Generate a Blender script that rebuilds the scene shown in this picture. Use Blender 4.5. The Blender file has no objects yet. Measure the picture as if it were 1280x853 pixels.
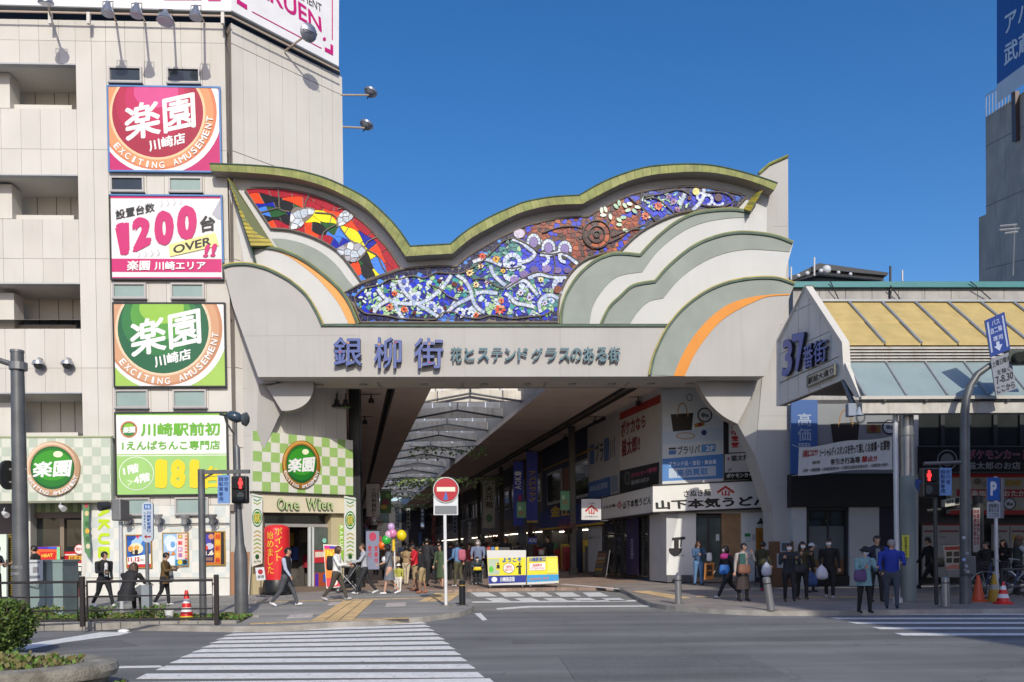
import bpy,bmesh,math,random
import numpy as np
from mathutils import Vector,Matrix,Quaternion
R=math.radians
rnd=random.Random(7)
SC=bpy.context.scene
COL=SC.collection
# ---------------------------------------------------------------- camera, sky, sun
TH=0.013          # roll of the hand-held camera, radians
EYE=1.65
cd=bpy.data.cameras.new('camera'); cam=bpy.data.objects.new('camera',cd); COL.objects.link(cam)
cd.sensor_width=36.0; cd.lens=36.0*1000/1280
cd.shift_x=0.0; cd.shift_y=(683-426.5)/1280
cd.clip_start=0.1; cd.clip_end=3000
cam.matrix_world=Matrix.Translation((0,0,EYE)) @ Matrix.Rotation(R(90),4,'X') @ Matrix.Rotation(-TH,4,'Z')
SC.camera=cam
SC.view_settings.view_transform='Standard'; SC.view_settings.look='None'
SC.view_settings.exposure=0.38; SC.view_settings.gamma=1.0
SUN_EL=math.atan(0.647/math.hypot(1,.2)); SUN_AZ=math.atan2(.2,-1)
world=bpy.data.worlds.new("World"); SC.world=world; world.use_nodes=True
wn=world.node_tree; bg=wn.nodes['Background']
sky=wn.nodes.new('ShaderNodeTexSky'); sky.sky_type='NISHITA'; sky.sun_disc=False
sky.sun_elevation=SUN_EL; sky.sun_rotation=SUN_AZ
sky.altitude=0; sky.air_density=1.0; sky.dust_density=1.6; sky.ozone_density=3.0
hs=wn.nodes.new('ShaderNodeHueSaturation'); hs.inputs['Saturation'].default_value=1.33; hs.inputs['Value'].default_value=1.0
wn.links.new(sky.outputs[0],hs.inputs['Color']); tn=wn.nodes.new('ShaderNodeVectorMath'); tn.operation='MULTIPLY'; tn.inputs[1].default_value=(1.03,.965,1.04)
wn.links.new(hs.outputs[0],tn.inputs[0]); wn.links.new(tn.outputs[0],bg.inputs[0]); bg.inputs[1].default_value=0.115
sl=bpy.data.lights.new('sun','SUN'); sl.energy=2.7; sl.angle=R(0.5); sl.color=(1.0,.945,.81)
sun=bpy.data.objects.new('sun',sl); COL.objects.link(sun)
sun.rotation_euler=Vector((.2,-1,.647)).to_track_quat('Z','Y').to_euler()
sun.location=(10,-30,40)
SC.cycles.max_bounces=6; SC.cycles.diffuse_bounces=4; SC.cycles.glossy_bounces=3; SC.cycles.transmission_bounces=4
SC.cycles.transparent_max_bounces=6
SC.cycles.caustics_reflective=False; SC.cycles.caustics_refractive=False
# ---------------------------------------------------------------- pixel measurements -> places
CT,ST=math.cos(TH),math.sin(TH)
def ab(px,py):
    du,dv=px-640,py-683
    return (du*CT-dv*ST)/1000,(du*ST+dv*CT)/1000
def G(px,py,z=0.0):
    a,b=ab(px,py); k=(EYE-z)/b
    return Vector((a*k,k,z))
def WY(px,py,Y):
    a,b=ab(px,py); return Vector((a*Y,Y,EYE-b*Y))
class Pl:
    """vertical plane through two ground points; at() finds the place on it that a measured picture point belongs to"""
    def __init__(s,p,q):
        s.p=Vector((p[0],p[1])); s.q=Vector((q[0],q[1])); s.t=(s.q-s.p).normalized()
        s.n=Vector((s.t.y,-s.t.x))
        if s.n.dot(s.p)>0:s.n=-s.n
        s.n3=Vector((s.n.x,s.n.y,0)); s.t3=Vector((s.t.x,s.t.y,0))
    def at(s,px,py,off=0.0):
        a,b=ab(px,py); d=s.n.dot(s.p)+off
        k=d/(s.n.x*a+s.n.y)
        return Vector((a*k,k,EYE-b*k))
    def pts(s,L,off=0.0):return [s.at(x,y,off) for x,y in L]
    def mk(s,x,z,off=0.0):# point by its world X and height
        y=s.p.y+(x-s.p.x)*s.t.y/s.t.x
        return Vector((x,y,z))+s.n3*off
# ---------------------------------------------------------------- materials
MATS={}
def M(key,col=None,rough=.6,metal=0.,var=.12,scale=2.0,bump=0.,bscale=40.,streak=0.,emit=0.,spec=.5,trans=0.,alpha=1.,coat=0.,dirt=(.2,.17,.14)):
    if key in MATS:return MATS[key]
    m=bpy.data.materials.new(key); m.use_nodes=True; MATS[key]=m
    nt=m.node_tree; b=nt.nodes['Principled BSDF']; N=nt.nodes.new; L=nt.links.new
    c=(*col,1)
    b.inputs['Roughness'].default_value=rough; b.inputs['Metallic'].default_value=metal
    b.inputs['Specular IOR Level'].default_value=spec
    b.inputs['Coat Weight'].default_value=coat
    b.inputs['Transmission Weight'].default_value=trans
    b.inputs['Base Color'].default_value=c
    if emit:
        b.inputs['Emission Color'].default_value=c; b.inputs['Emission Strength'].default_value=emit
    if var or streak or bump:
        geo=N('ShaderNodeNewGeometry')
        out=None
        if var:
            no=N('ShaderNodeTexNoise'); no.inputs['Scale'].default_value=scale; no.inputs['Detail'].default_value=5
            L(geo.outputs['Position'],no.inputs['Vector'])
            mr=N('ShaderNodeMapRange'); mr.inputs['From Min'].default_value=.3; mr.inputs['From Max'].default_value=.7
            mr.inputs['To Min'].default_value=1-var; mr.inputs['To Max'].default_value=1+var*.6
            L(no.outputs['Fac'],mr.inputs['Value'])
            mx=N('ShaderNodeVectorMath'); mx.operation='SCALE'; mx.inputs[0].default_value=col
            L(mr.outputs[0],mx.inputs['Scale']); out=mx.outputs[0]
        if streak:
            mp=N('ShaderNodeMapping'); mp.inputs['Scale'].default_value=(3.2,3.2,.16); L(geo.outputs['Position'],mp.inputs['Vector'])
            n2=N('ShaderNodeTexNoise'); n2.inputs['Scale'].default_value=1.6; n2.inputs['Detail'].default_value=6; n2.inputs['Roughness'].default_value=.65
            L(mp.outputs[0],n2.inputs['Vector'])
            m2=N('ShaderNodeMapRange'); m2.inputs['From Min'].default_value=.52; m2.inputs['From Max'].default_value=.8
            m2.inputs['To Max'].default_value=streak; L(n2.outputs['Fac'],m2.inputs['Value'])
            mc=N('ShaderNodeMix'); mc.data_type='RGBA'
            L(m2.outputs[0],mc.inputs['Factor'])
            if out:L(out,mc.inputs['A'])
            else:mc.inputs['A'].default_value=c
            mc.inputs['B'].default_value=(*dirt,1); out=mc.outputs['Result']
        if out:L(out,b.inputs['Base Color'])
        if bump:
            n3=N('ShaderNodeTexNoise'); n3.inputs['Scale'].default_value=bscale; n3.inputs['Detail'].default_value=4
            L(geo.outputs['Position'],n3.inputs['Vector'])
            bp=N('ShaderNodeBump'); bp.inputs['Strength'].default_value=bump; bp.inputs['Distance'].default_value=.02
            L(n3.outputs['Fac'],bp.inputs['Height']); L(bp.outputs[0],b.inputs['Normal'])
    return m
def C(h):# sRGB hex -> linear colour
    v=[int(h[i:i+2],16)/255 for i in (0,2,4)]
    return tuple(x/12.92 if x <= .04045 else ((x+.055)/1.055) ** 2.4 for x in v)
def P(h,rough=.5,**k):# flat paint by colour
    return M('paint_'+h+('' if rough == .5 else '_%d'%(rough*100)),tuple(x*.86 for x in C(h)),rough,var=k.pop('var',.05),**k)
# ---------------------------------------------------------------- mesh building
ORIG={}
def org(o):return ORIG.get(o.name,Vector((0,0,0))) if o else Vector((0,0,0))
class MB:
    def __init__(s):s.v=[]; s.f=[]; s.m=[]; s.mats=[]
    def mi(s,m):
        if m not in s.mats:s.mats.append(m)
        return s.mats.index(m)
    def add(s,vs,fs,m):
        b=len(s.v); s.v += [Vector(v) for v in vs]; i=s.mi(m)
        for f in fs:s.f.append([b+k for k in f]); s.m.append(i)
        return s
    def poly(s,pts,m):return s.add(pts,[range(len(pts))],m)
    def prism(s,pts,vec,m,ms=None,back=True):
        n=len(pts); vec=Vector(vec)
        s.add(pts,[list(range(n))],m)
        b=[Vector(p) for p in pts]+[Vector(p)+vec for p in pts]
        s.add(b,[[i,(i+1)%n,n+(i+1)%n,n+i] for i in range(n)],ms or m)
        if back:s.add([Vector(p)+vec for p in pts],[list(range(n))[::-1]],ms or m)
        return s
    def slab(s,pl,L,off,th,m,ms=None,back=True):
        return s.prism(pl.pts(L,off),-pl.n3*th,m,ms,back)
    def rect(s,pl,x0,y0,x1,y1,off,th,m,ms=None):
        return s.slab(pl,[(x0,y0),(x1,y0),(x1,y1),(x0,y1)],off,th,m,ms)
    def box(s,c,d,m,rz=0.,bev=0.,M4=None):
        hx,hy,hz=d[0]/2,d[1]/2,d[2]/2
        T=(M4 if M4 is not None else Matrix.Identity(4)) @ Matrix.Translation(c) @ Matrix.Rotation(rz,4,'Z')
        if not bev:
            v=[(x,y,z) for z in (-hz,hz) for x,y in ((-hx,-hy),(hx,-hy),(hx,hy),(-hx,hy))]
            f=[(0,3,2,1),(4,5,6,7),(0,1,5,4),(1,2,6,5),(2,3,7,6),(3,0,4,7)]
        else:
            bm=bmesh.new(); bmesh.ops.create_cube(bm,size=1)
            for q in bm.verts:q.co=Vector((q.co.x*d[0],q.co.y*d[1],q.co.z*d[2]))
            bmesh.ops.bevel(bm,geom=bm.edges[:],offset=bev,segments=2,affect='EDGES',profile=.5)
            bm.verts.index_update()
            v=[q.co.copy() for q in bm.verts]; f=[[q.index for q in g.verts] for g in bm.faces]; bm.free()
        return s.add([T @ Vector(q) for q in v],f,m)
    def tube(s,pts,r,m,n=8,cap=True,flat=1.):
        pts=[Vector(p) for p in pts]; k=len(pts); rs=r if isinstance(r,(list,tuple)) else [r]*k
        vs=[]; prev=None
        for i,p in enumerate(pts):
            d=(pts[min(i+1,k-1)]-pts[max(i-1,0)]).normalized()
            if prev is None:
                up=Vector((0,0,1)) if abs(d.z)<.9 else Vector((0,1,0)); u=d.cross(up).normalized()
            else:u=(prev-d*prev.dot(d)).normalized()
            prev=u; w=d.cross(u)
            for j in range(n):
                a=2*math.pi*j/n; vs.append(p+u*math.cos(a)*rs[i]+w*math.sin(a)*rs[i]*flat)
        fs=[[i*n+j,i*n+(j+1)%n,(i+1)*n+(j+1)%n,(i+1)*n+j] for i in range(k-1) for j in range(n)]
        if cap:fs += [list(range(n))[::-1],list(range((k-1)*n,k*n))]
        return s.add(vs,fs,m)
    def lathe(s,prof,m,c=(0,0,0),n=16,sx=1.,sy=1.,T=None):
        vs=[]; c=Vector(c)
        for r,z in prof:
            for j in range(n):
                a=2*math.pi*j/n; q=Vector((math.cos(a)*r*sx,math.sin(a)*r*sy,z))
                vs.append((T @ q if T is not None else q)+c)
        k=len(prof)
        fs=[[i*n+j,i*n+(j+1)%n,(i+1)*n+(j+1)%n,(i+1)*n+j] for i in range(k-1) for j in range(n)]
        fs += [list(range(n))[::-1],list(range((k-1)*n,k*n))]
        return s.add(vs,fs,m)
    def ball(s,c,r,m,n=10,k=7,T=None):
        r=r if isinstance(r,(tuple,list)) else (r,r,r)
        prof=[(max(1e-4,math.sin(math.pi*i/k)),-math.cos(math.pi*i/k)) for i in range(k+1)]
        S=Matrix.Diagonal((*r,1)); TT=(T @ S) if T is not None else S
        return s.lathe(prof,m,c,n,T=TT)
    def obj(s,name,parent=None,smooth=False,ang=40,**props):
        me=bpy.data.meshes.new(name); o3=org(parent) if parent else s.origin()
        me.from_pydata([tuple(v-o3) for v in s.v],[],[list(f) for f in s.f])
        for m in s.mats:me.materials.append(m)
        me.polygons.foreach_set('material_index',s.m)
        if smooth:
            me.polygons.foreach_set('use_smooth',[True]*len(s.f)); me.set_sharp_from_angle(angle=R(ang))
        me.update()
        o=bpy.data.objects.new(name,me); COL.objects.link(o)
        if parent:o.parent=parent; ORIG[o.name]=o3.copy()
        else:o.location=o3; ORIG[o.name]=o3.copy()
        for k,v in props.items():o[k]=v
        return o
    def origin(s):
        if not s.v:return Vector((0,0,0))
        xs=[v.x for v in s.v]; ys=[v.y for v in s.v]; zs=[v.z for v in s.v]
        return Vector(((min(xs)+max(xs))/2,(min(ys)+max(ys))/2,min(zs)))
def thing(name,label,cat,loc=(0,0,0),group=None):
    o=bpy.data.objects.new(name,None); COL.objects.link(o); o.location=loc; o.empty_display_size=.2
    o['label']=label; o['category']=cat
    if group:o['group']=group
    ORIG[o.name]=Vector(loc); return o
def tag(o,label,cat,group=None):
    o['label']=label; o['category']=cat
    if group:o['group']=group
    return o
def struct(mb,name,**k):
    o=mb.obj(name,**k); o['kind']='structure'; return o
def copy_tree(o,parent=None,loc=None,label=None):
    c=o.copy(); COL.objects.link(c); c.parent=parent
    if loc is not None:c.location=loc
    if label:c['label']=label
    for ch in o.children:copy_tree(ch,c)
    return c
# ---------------------------------------------------------------- lettering
_tc={}
def glyphs(s,bold=0.,lines=None,sp=1.0):
    key=(s,bold,sp)
    if key in _tc:return _tc[key]
    cu=bpy.data.curves.new('t','FONT'); cu.body=s; cu.resolution_u=3; cu.offset=bold; cu.space_line=sp; cu.align_x='CENTER'
    cu.fill_mode='FRONT'
    o=bpy.data.objects.new('t',cu)
    me=bpy.data.meshes.new_from_object(o)
    v=np.array([tuple(q.co) for q in me.vertices]).reshape(-1,3); f=[tuple(p.vertices) for p in me.polygons]
    ed={}
    for p in f:
        for i in range(len(p)):
            a,b=p[i],p[(i+1)%len(p)]; k=(min(a,b),max(a,b)); ed[k]=None if k in ed else (a,b)
    ed=[e for e in ed.values() if e]
    bpy.data.objects.remove(o); bpy.data.curves.remove(cu); bpy.data.meshes.remove(me)
    _tc[key]=(v,f,ed); return _tc[key]
def text(mb,s,pl,quad,off,m,bold=.0,th=0.,ms=None,sp=1.0,pad=True):
    """flat (or raised by th) lettering fitted to four measured corners TL TR BR BL; th > 0 gives raised letters.
    Heavier strokes: the same outline laid down a few more times, each a hair to the side and a hair higher."""
    v,f,ed=glyphs(s,0.,sp=sp)
    if not len(v):return mb
    lo,hi=v.min(0)-bold,v.max(0)+bold; d=np.maximum(hi-lo,1e-6)
    if len(quad) == 2:(x0,y0),(x1,y1)=quad; quad=[(x0,y0),(x1,y0),(x1,y1),(x0,y1)]
    sh=[(0,0)] if not bold else [(1,.4),(-1,-.4),(.4,-1),(-.4,1)] if bold<.03 else [(1,.3),(.7,-.7),(-1,-.3),(-.7,.7),(.3,-1),(-.3,1),(.6,.6),(-.6,-.6)]
    c0=[pl.at(x,y,off) for x,y in quad]
    for k,(sx,sy) in enumerate(sh):
        o=pl.n3*(k*.00012)
        TL,TR,BR,BL=[p+o for p in c0]; bot=[]
        for q in v:
            u,w=(q[0]+sx*bold-lo[0])/d[0],(q[1]+sy*bold-lo[1])/d[1]
            bot.append(TL.lerp(TR,u)*w+BL.lerp(BR,u)*(1-w))
        top=[p+pl.n3*th for p in bot]; mb.add(top,f,m)
        if th:
            n=len(top); mb.add(top+bot,[[a,b,b+n,a+n] for a,b in ed],ms or m)
    return mb
def vtext(mb,s,pl,quad,off,m,bold=.0,th=0.,ms=None):
    if len(quad) == 2:(x0,y0),(x1,y1)=quad; quad=[(x0,y0),(x1,y0),(x1,y1),(x0,y1)]
    n=len(s); TL,TR,BR,BL=[Vector(q) for q in quad]
    for i,ch in enumerate(s):
        if ch == ' ':continue
        a,b=i/n+.04/n,(i+1)/n-.1/n
        if ch == 'ー':# long mark stands upright in a column
            k=.38; q=[TL.lerp(TR,k).lerp(BL.lerp(BR,k),a),TL.lerp(TR,1-k).lerp(BL.lerp(BR,1-k),a),TL.lerp(TR,1-k).lerp(BL.lerp(BR,1-k),b),TL.lerp(TR,k).lerp(BL.lerp(BR,k),b)]
            text(mb,'I',pl,[tuple(p) for p in q],off,m,bold,th,ms); continue
        q=[TL.lerp(BL,a),TR.lerp(BR,a),TR.lerp(BR,b),TL.lerp(BL,b)]
        text(mb,ch,pl,[tuple(p) for p in q],off,m,bold,th,ms)
    return mb
def disc(cx,cy,rx,ry=None,n=36,a0=0,a1=360):
    ry=rx if ry is None else ry
    k=n if abs(a1-a0) >= 360 else n+1
    return [(cx+rx*math.cos(R(a0+(a1-a0)*i/n)),cy-ry*math.sin(R(a0+(a1-a0)*i/n))) for i in range(k)]
def resample(L,step):
    out=[Vector(L[0])]; L=[Vector(p) for p in L]; acc=0
    tot=sum((L[i+1]-L[i]).length for i in range(len(L)-1)); n=max(1,round(tot/step))
    ds=[0]
    for i in range(len(L)-1):ds.append(ds[-1]+(L[i+1]-L[i]).length)
    res=[]
    for k in range(n+1):
        t=tot*k/n; i=0
        while i<len(L)-2 and ds[i+1]<t:i += 1
        u=(t-ds[i])/max(1e-9,ds[i+1]-ds[i]); res.append(tuple(L[i].lerp(L[i+1],min(1,u))))
    return res
def smoothc(L,step=4.,it=1):# Catmull-Rom through measured points
    L=[Vector(p) for p in L]; out=[]
    for i in range(len(L)-1):
        p0,p1,p2,p3=L[max(i-1,0)],L[i],L[i+1],L[min(i+2,len(L)-1)]
        n=max(1,round((p2-p1).length/step))
        for k in range(n):
            t=k/n
            out.append(tuple(.5*((2*p1)+(p2-p0)*t+(2*p0-5*p1+4*p2-p3)*t*t+(3*p1-p0-3*p2+p3)*t ** 3)))
    out.append(tuple(L[-1])); return out
def offs(L,d):# polyline offset to its right-hand side in picture axes
    out=[]
    for i,p in enumerate(L):
        a=Vector(L[max(i-1,0)]); b=Vector(L[min(i+1,len(L)-1)]); t=(b-a).normalized()
        out.append((p[0]-t.y*d,p[1]+t.x*d))
    return out
# shared planes: m = .05 is the small turn of all street fronts
def front(y0,m=.05):return Pl((0,y0),(1,y0+m))
ARC=front(26.8)                 # front of the gateway
LB=Pl((-9.2,26.9),(-8.2,26.95))      # left building front
CH=Pl((-9.2,26.9),(-6.17,30.06))     # its chamfered corner
SWZ=.12                         # pavement height
# ================================================================ GROUND
def asphalt(key,col,crack=True):
    m=M(key,col,.9,var=.16,scale=.6,bump=.6,bscale=160)
    nt=m.node_tree; N=nt.nodes.new; L=nt.links.new; b=nt.nodes['Principled BSDF']
    src=b.inputs['Base Color'].links[0].from_socket; geo=N('ShaderNodeNewGeometry')
    g=N('ShaderNodeTexNoise'); g.inputs['Scale'].default_value=70; g.inputs['Detail'].default_value=3; L(geo.outputs['Position'],g.inputs['Vector'])
    mr=N('ShaderNodeMapRange'); mr.inputs['From Min'].default_value=.3; mr.inputs['From Max'].default_value=.72; mr.inputs['To Min'].default_value=.66; mr.inputs['To Max'].default_value=1.4
    L(g.outputs['Fac'],mr.inputs['Value'])
    mp=N('ShaderNodeMapping'); mp.inputs['Scale'].default_value=(.12,1.5,1); L(geo.outputs['Position'],mp.inputs['Vector'])
    w=N('ShaderNodeTexNoise'); w.inputs['Scale'].default_value=1.1; w.inputs['Detail'].default_value=4; L(mp.outputs[0],w.inputs['Vector'])
    mw=N('ShaderNodeMapRange'); mw.inputs['From Min'].default_value=.35; mw.inputs['From Max'].default_value=.65; mw.inputs['To Min'].default_value=.8; mw.inputs['To Max'].default_value=1.14
    L(w.outputs['Fac'],mw.inputs['Value'])
    mul=N('ShaderNodeMath'); mul.operation='MULTIPLY'; L(mr.outputs[0],mul.inputs[0]); L(mw.outputs[0],mul.inputs[1])
    sc=N('ShaderNodeVectorMath'); sc.operation='SCALE'; L(src,sc.inputs[0]); L(mul.outputs[0],sc.inputs['Scale'])
    last=sc.outputs[0]
    if crack:
        vo=N('ShaderNodeTexVoronoi'); vo.feature='DISTANCE_TO_EDGE'; vo.inputs['Scale'].default_value=.28
        ad=N('ShaderNodeVectorMath'); ad.operation='ADD'; n3=N('ShaderNodeTexNoise'); n3.inputs['Scale'].default_value=1.3; n3.inputs['Detail'].default_value=6
        L(geo.outputs['Position'],n3.inputs['Vector']); L(geo.outputs['Position'],ad.inputs[0]); L(n3.outputs['Color'],ad.inputs[1]); L(ad.outputs[0],vo.inputs['Vector'])
        cr=N('ShaderNodeMapRange'); cr.inputs['From Min'].default_value=0.0; cr.inputs['From Max'].default_value=.006; cr.inputs['To Min'].default_value=.72; cr.inputs['To Max'].default_value=1.
        L(vo.outputs['Distance'],cr.inputs['Value']); s2=N('ShaderNodeVectorMath'); s2.operation='SCALE'; L(last,s2.inputs[0]); L(cr.outputs[0],s2.inputs['Scale']); last=s2.outputs[0]
    L(last,b.inputs['Base Color']); return m
ASPH=asphalt('asphalt',(.185,.185,.188)); ASPH2=asphalt('old_asphalt',(.235,.228,.215))
def wornpaint(key,col):
    m=M(key,col,.7,var=.1,scale=5,bump=.3,bscale=120)
    nt=m.node_tree; N=nt.nodes.new; L=nt.links.new; b=nt.nodes['Principled BSDF']; src=b.inputs['Base Color'].links[0].from_socket
    geo=N('ShaderNodeNewGeometry'); n=N('ShaderNodeTexNoise'); n.inputs['Scale'].default_value=14; n.inputs['Detail'].default_value=8; n.inputs['Roughness'].default_value=.75
    L(geo.outputs['Position'],n.inputs['Vector']); mr=N('ShaderNodeMapRange'); mr.inputs['From Min'].default_value=.56; mr.inputs['From Max'].default_value=.68
    L(n.outputs['Fac'],mr.inputs['Value']); mx=N('ShaderNodeMix'); mx.data_type='RGBA'; L(mr.outputs[0],mx.inputs['Factor']); L(src,mx.inputs['A']); mx.inputs['B'].default_value=(.12,.12,.12,1)
    L(mx.outputs['Result'],b.inputs['Base Color']); return m
WPAINT=wornpaint('road_paint',(.74,.74,.73))
PAVE=asphalt('pavement_grey',(.29,.278,.262),False)
KERB=M('kerb_concrete',(.33,.31,.28),.85,var=.3,scale=3,bump=.5,bscale=50,streak=.4)
YTILE=M('tactile_tile',(.47,.345,.19),.8,var=.25,scale=2.5,bump=.3)
def brickmat():
    m=M('paving_brick',(.34,.25,.2),.85,var=.2,scale=1.2,bump=.2)
    nt=m.node_tree; N=nt.nodes.new; L=nt.links.new; b=nt.nodes['Principled BSDF']; src=b.inputs['Base Color'].links[0].from_socket
    geo=N('ShaderNodeNewGeometry'); br=N('ShaderNodeTexBrick'); br.inputs['Scale'].default_value=1.; br.inputs['Brick Width'].default_value=.22; br.inputs['Row Height'].default_value=.11; br.inputs['Mortar Size'].default_value=.006
    br.inputs['Color1'].default_value=(1.1,1.1,1.1,1); br.inputs['Color2'].default_value=(.78,.74,.72,1); br.inputs['Mortar'].default_value=(.6,.6,.6,1)
    L(geo.outputs['Position'],br.inputs['Vector']); mu=N('ShaderNodeVectorMath'); mu.operation='MULTIPLY'; L(src,mu.inputs[0]); L(br.outputs['Color'],mu.inputs[1]); L(mu.outputs[0],b.inputs['Base Color']); return m
BRICK=brickmat()
def flat(L,z,m,name,th=0,up=None):
    mb=MB(); P3=[G(x,y,z) if not isinstance(p,Vector) else p for p in L for x,y in [(p[0],p[1])]]
    return P3
g=MB(); g.poly([(-900,-120,0),(900,-120,0),(900,1500,0),(-900,1500,0)],ASPH); struct(g,'ground')
g=MB(); q=[G(590,764),G(700,766),G(860,765),G(860,735),G(585,732)]; g.poly([v+Vector((0,0,.004)) for v in q],ASPH2); struct(g,'road')
def pavement(L3,z,m,name,kerb=None):
    mb=MB(); top=[Vector((v.x,v.y,z)) for v in L3]; mb.prism(top,(0,0,-z-.02),m,kerb or m,back=False)
    return struct(mb,name)
ZP=SWZ
lk=[(-60,776),(297,783),(420,778),(520,772),(546,769),(575,765),(588,761),(592,757),(589,750),(575,744),(556,739)]
lp=[G(x,y,ZP) for x,y in smoothc(lk,12)]
lp=[Vector((-60,lp[0].y,ZP))]+lp+[Vector((-6.6,29.5,0)),Vector((-9,29.5,0)),Vector((-60,27,0))]
pav=pavement(lp,ZP,PAVE,'pavement',KERB)
rk=[(783,739),(800,748),(815,754),(860,759),(965,763.5),(1160,762),(1330,760)]
rp=[G(x,y,ZP) for x,y in smoothc(rk,12)]
rp=rp+[Vector((60,rp[-1].y,0)),Vector((60,32,0)),Vector((6.5,33.5,0)),Vector((3.6,31,0))]
rpav=pavement(rp,ZP,M('pavement_brown',(.27,.235,.21),.85,var=.25,scale=1.,bump=.3),'pavement',KERB)
g=MB(); bk=[G(592,738.5,.05),G(690,737,.05),G(783,736.5,.05)]
bl=[Vector((-6.9,26.5,0))]+bk+[Vector((6.6,26.5,0)),Vector((9,34,0)),Vector((-8,127,0)),Vector((-27,127,0)),Vector((-8.2,33,0)),Vector((-6.9,29,0))]
g.prism([Vector((v.x,v.y,ZP-.006)) for v in bl],(0,0,-.12),BRICK,back=False); struct(g,'arcade_floor')
# tactile tiles, each a piece of the pavement
tile_me={}
def tiles(p,q,wid,parent,z,s=.3,m=YTILE):
    p=Vector((p.x,p.y)); q=Vector((q.x,q.y)); d=q-p; n=max(1,round(d.length/s)); t=d.normalized(); u=Vector((-t.y,t.x)); ang=math.atan2(t.y,t.x)
    if 'me' not in tile_me:
        mb=MB(); mb.box((0,0,0),(.288,.288,.012),m,bev=.004)
        for i in range(4):
            mb.box(((i-1.5)*.066,0,.008),(.03,.25,.006),m)
        o=mb.obj('tile'); tile_me['me']=o.data; o.data.transform(Matrix.Translation(o.location)); bpy.data.objects.remove(o)
    for i in range(n):
        for j in range(wid):
            c=p+t*(s*(i+.5))+u*((j-(wid-1)/2)*s)
            o=bpy.data.objects.new('tile',tile_me['me']); COL.objects.link(o); o.parent=parent
            o.location=Vector((c.x,c.y,z+.006))-org(parent); o.rotation_euler=(0,0,ang+rnd.uniform(-.01,.01))
ORG0={}
tiles(G(312,780,ZP),G(520,772.5,ZP),1,pav,ZP)
tiles(G(415,776,ZP),G(448,751.5,ZP),3,pav,ZP)
tiles(G(318,753,ZP),G(560,747,ZP),1,pav,ZP)
tiles(G(543,752,ZP),G(560,742,ZP),3,pav,ZP)
tiles(G(800,739.5,ZP),G(850,748,ZP),2,rpav,ZP)
tiles(G(870,746,ZP),G(1140,747,ZP),1,rpav,ZP)
# inspection covers
for a in ([(413,753.2),(437,752.2),(434,755.5),(409,756.5)],[(363,768.5),(392,767),(390,771),(358,772.5)],[(483,754),(508,753),(507,757),(482,758)]):
    mb=MB(); mb.prism([G(x,y,ZP+.008) for x,y in a],(0,0,-.02),M('cover_stone',(.5,.44,.42),.7,var=.25,scale=12)); tag(mb.obj('manhole_cover'),{413:'small pale cover in the pavement near the brown tiled crossing path',363:'pale inscribed cover in the pavement nearest the grey street lamp',483:'pale flat cover in the pavement in front of the woman in the grey dress'}[a[0][0]],'manhole cover','covers in the pavement')
# painted markings
def mark(L,name='road_marking',m=WPAINT,z=.009):
    mb=MB(); mb.prism([G(x,y,z) for x,y in L],(0,0,-.004),m,back=False); return struct(mb,name)
edgeL=[(170,845.5),(195,835),(212,826.5),(226,819.5),(240,813.5),(252,807.8),(262,802.5),(270,798),(280,793.4),(290,789.2),(299,785.4)]
edgeR=[(605,843.5),(594,833),(584,824),(576,816.3),(569,809.5),(562,803.3),(556,797.7),(549,792.2),(543,787),(538,782.3),(533,778.2)]
for i,((xa,ya),(xb,yb)) in enumerate(zip(edgeL,edgeR)):
    h=[7.2,5.9,5.3,4.8,4.3,3.9,3.5,3.2,3.0,2.7,2.4][i]*.93
    mark([(xa,ya+h*.45),(xb,yb+h*.45),(xb-8,yb-h*.5),(xa+13,ya-h*.5)],'crossing_stripe')
mark([(140,861),(620,855),(612,848),(158,853)],'crossing_stripe')
mark([(0,818),(-2,811),(125,790.5),(165,790.5),(150,794),(80,803)],'road_marking')
mark([(112,833.5),(200,832),(204,834),(112,835.8)],'road_marking')
for k in range(5):# small crossing at the arcade mouth
    x=588+k*35
    mark([(x+8,745.8),(x+33,745.4),(x+22,740.6),(x,740.9)],'crossing_stripe')
for k in range(5):
    x=606+k*36.5
    mark([(x+10,751.6),(x+32,751),(x+22,747.6),(x,748)],'crossing_stripe')
mark([(590,752),(810,750),(811,751.5),(590,753.4)],'road_marking'); mark([(620,760.5),(660,757.5),(810,757),(818,758.2),(665,759.2),(622,762)],'road_marking')
mark([(593,767),(601,766.5),(609,775),(603,775.5)],'road_marking')
mark([(700,730.5),(775,737),(782,736.4),(706,730)],'road_marking',z=ZP)
for k,(y,xa,xb) in enumerate([(768,1005,1300),(773.2,1047,1310),(778.8,1070,1320),(785.4,1100,1330),(793,1128,1340)]):
    h=[1.6,1.9,2.2,2.6,3][k]; mark([(xa,y+h*.4),(xb,y+h*.4),(xb,y-h*.5),(xa-10,y-h*.5)],'crossing_stripe')
for L,m in (([(640,800),(1290,793),(1290,797),(640,805)],asphalt('asphalt_seam',(.14,.14,.145),False)),([(700,822),(930,818),(990,846),(720,852)],asphalt('asphalt_repair',(.155,.155,.162))),([(30,806),(150,800),(175,808),(30,816)],MATS['asphalt_seam'])):mark(L,'asphalt_patch',m,.006)
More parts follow.
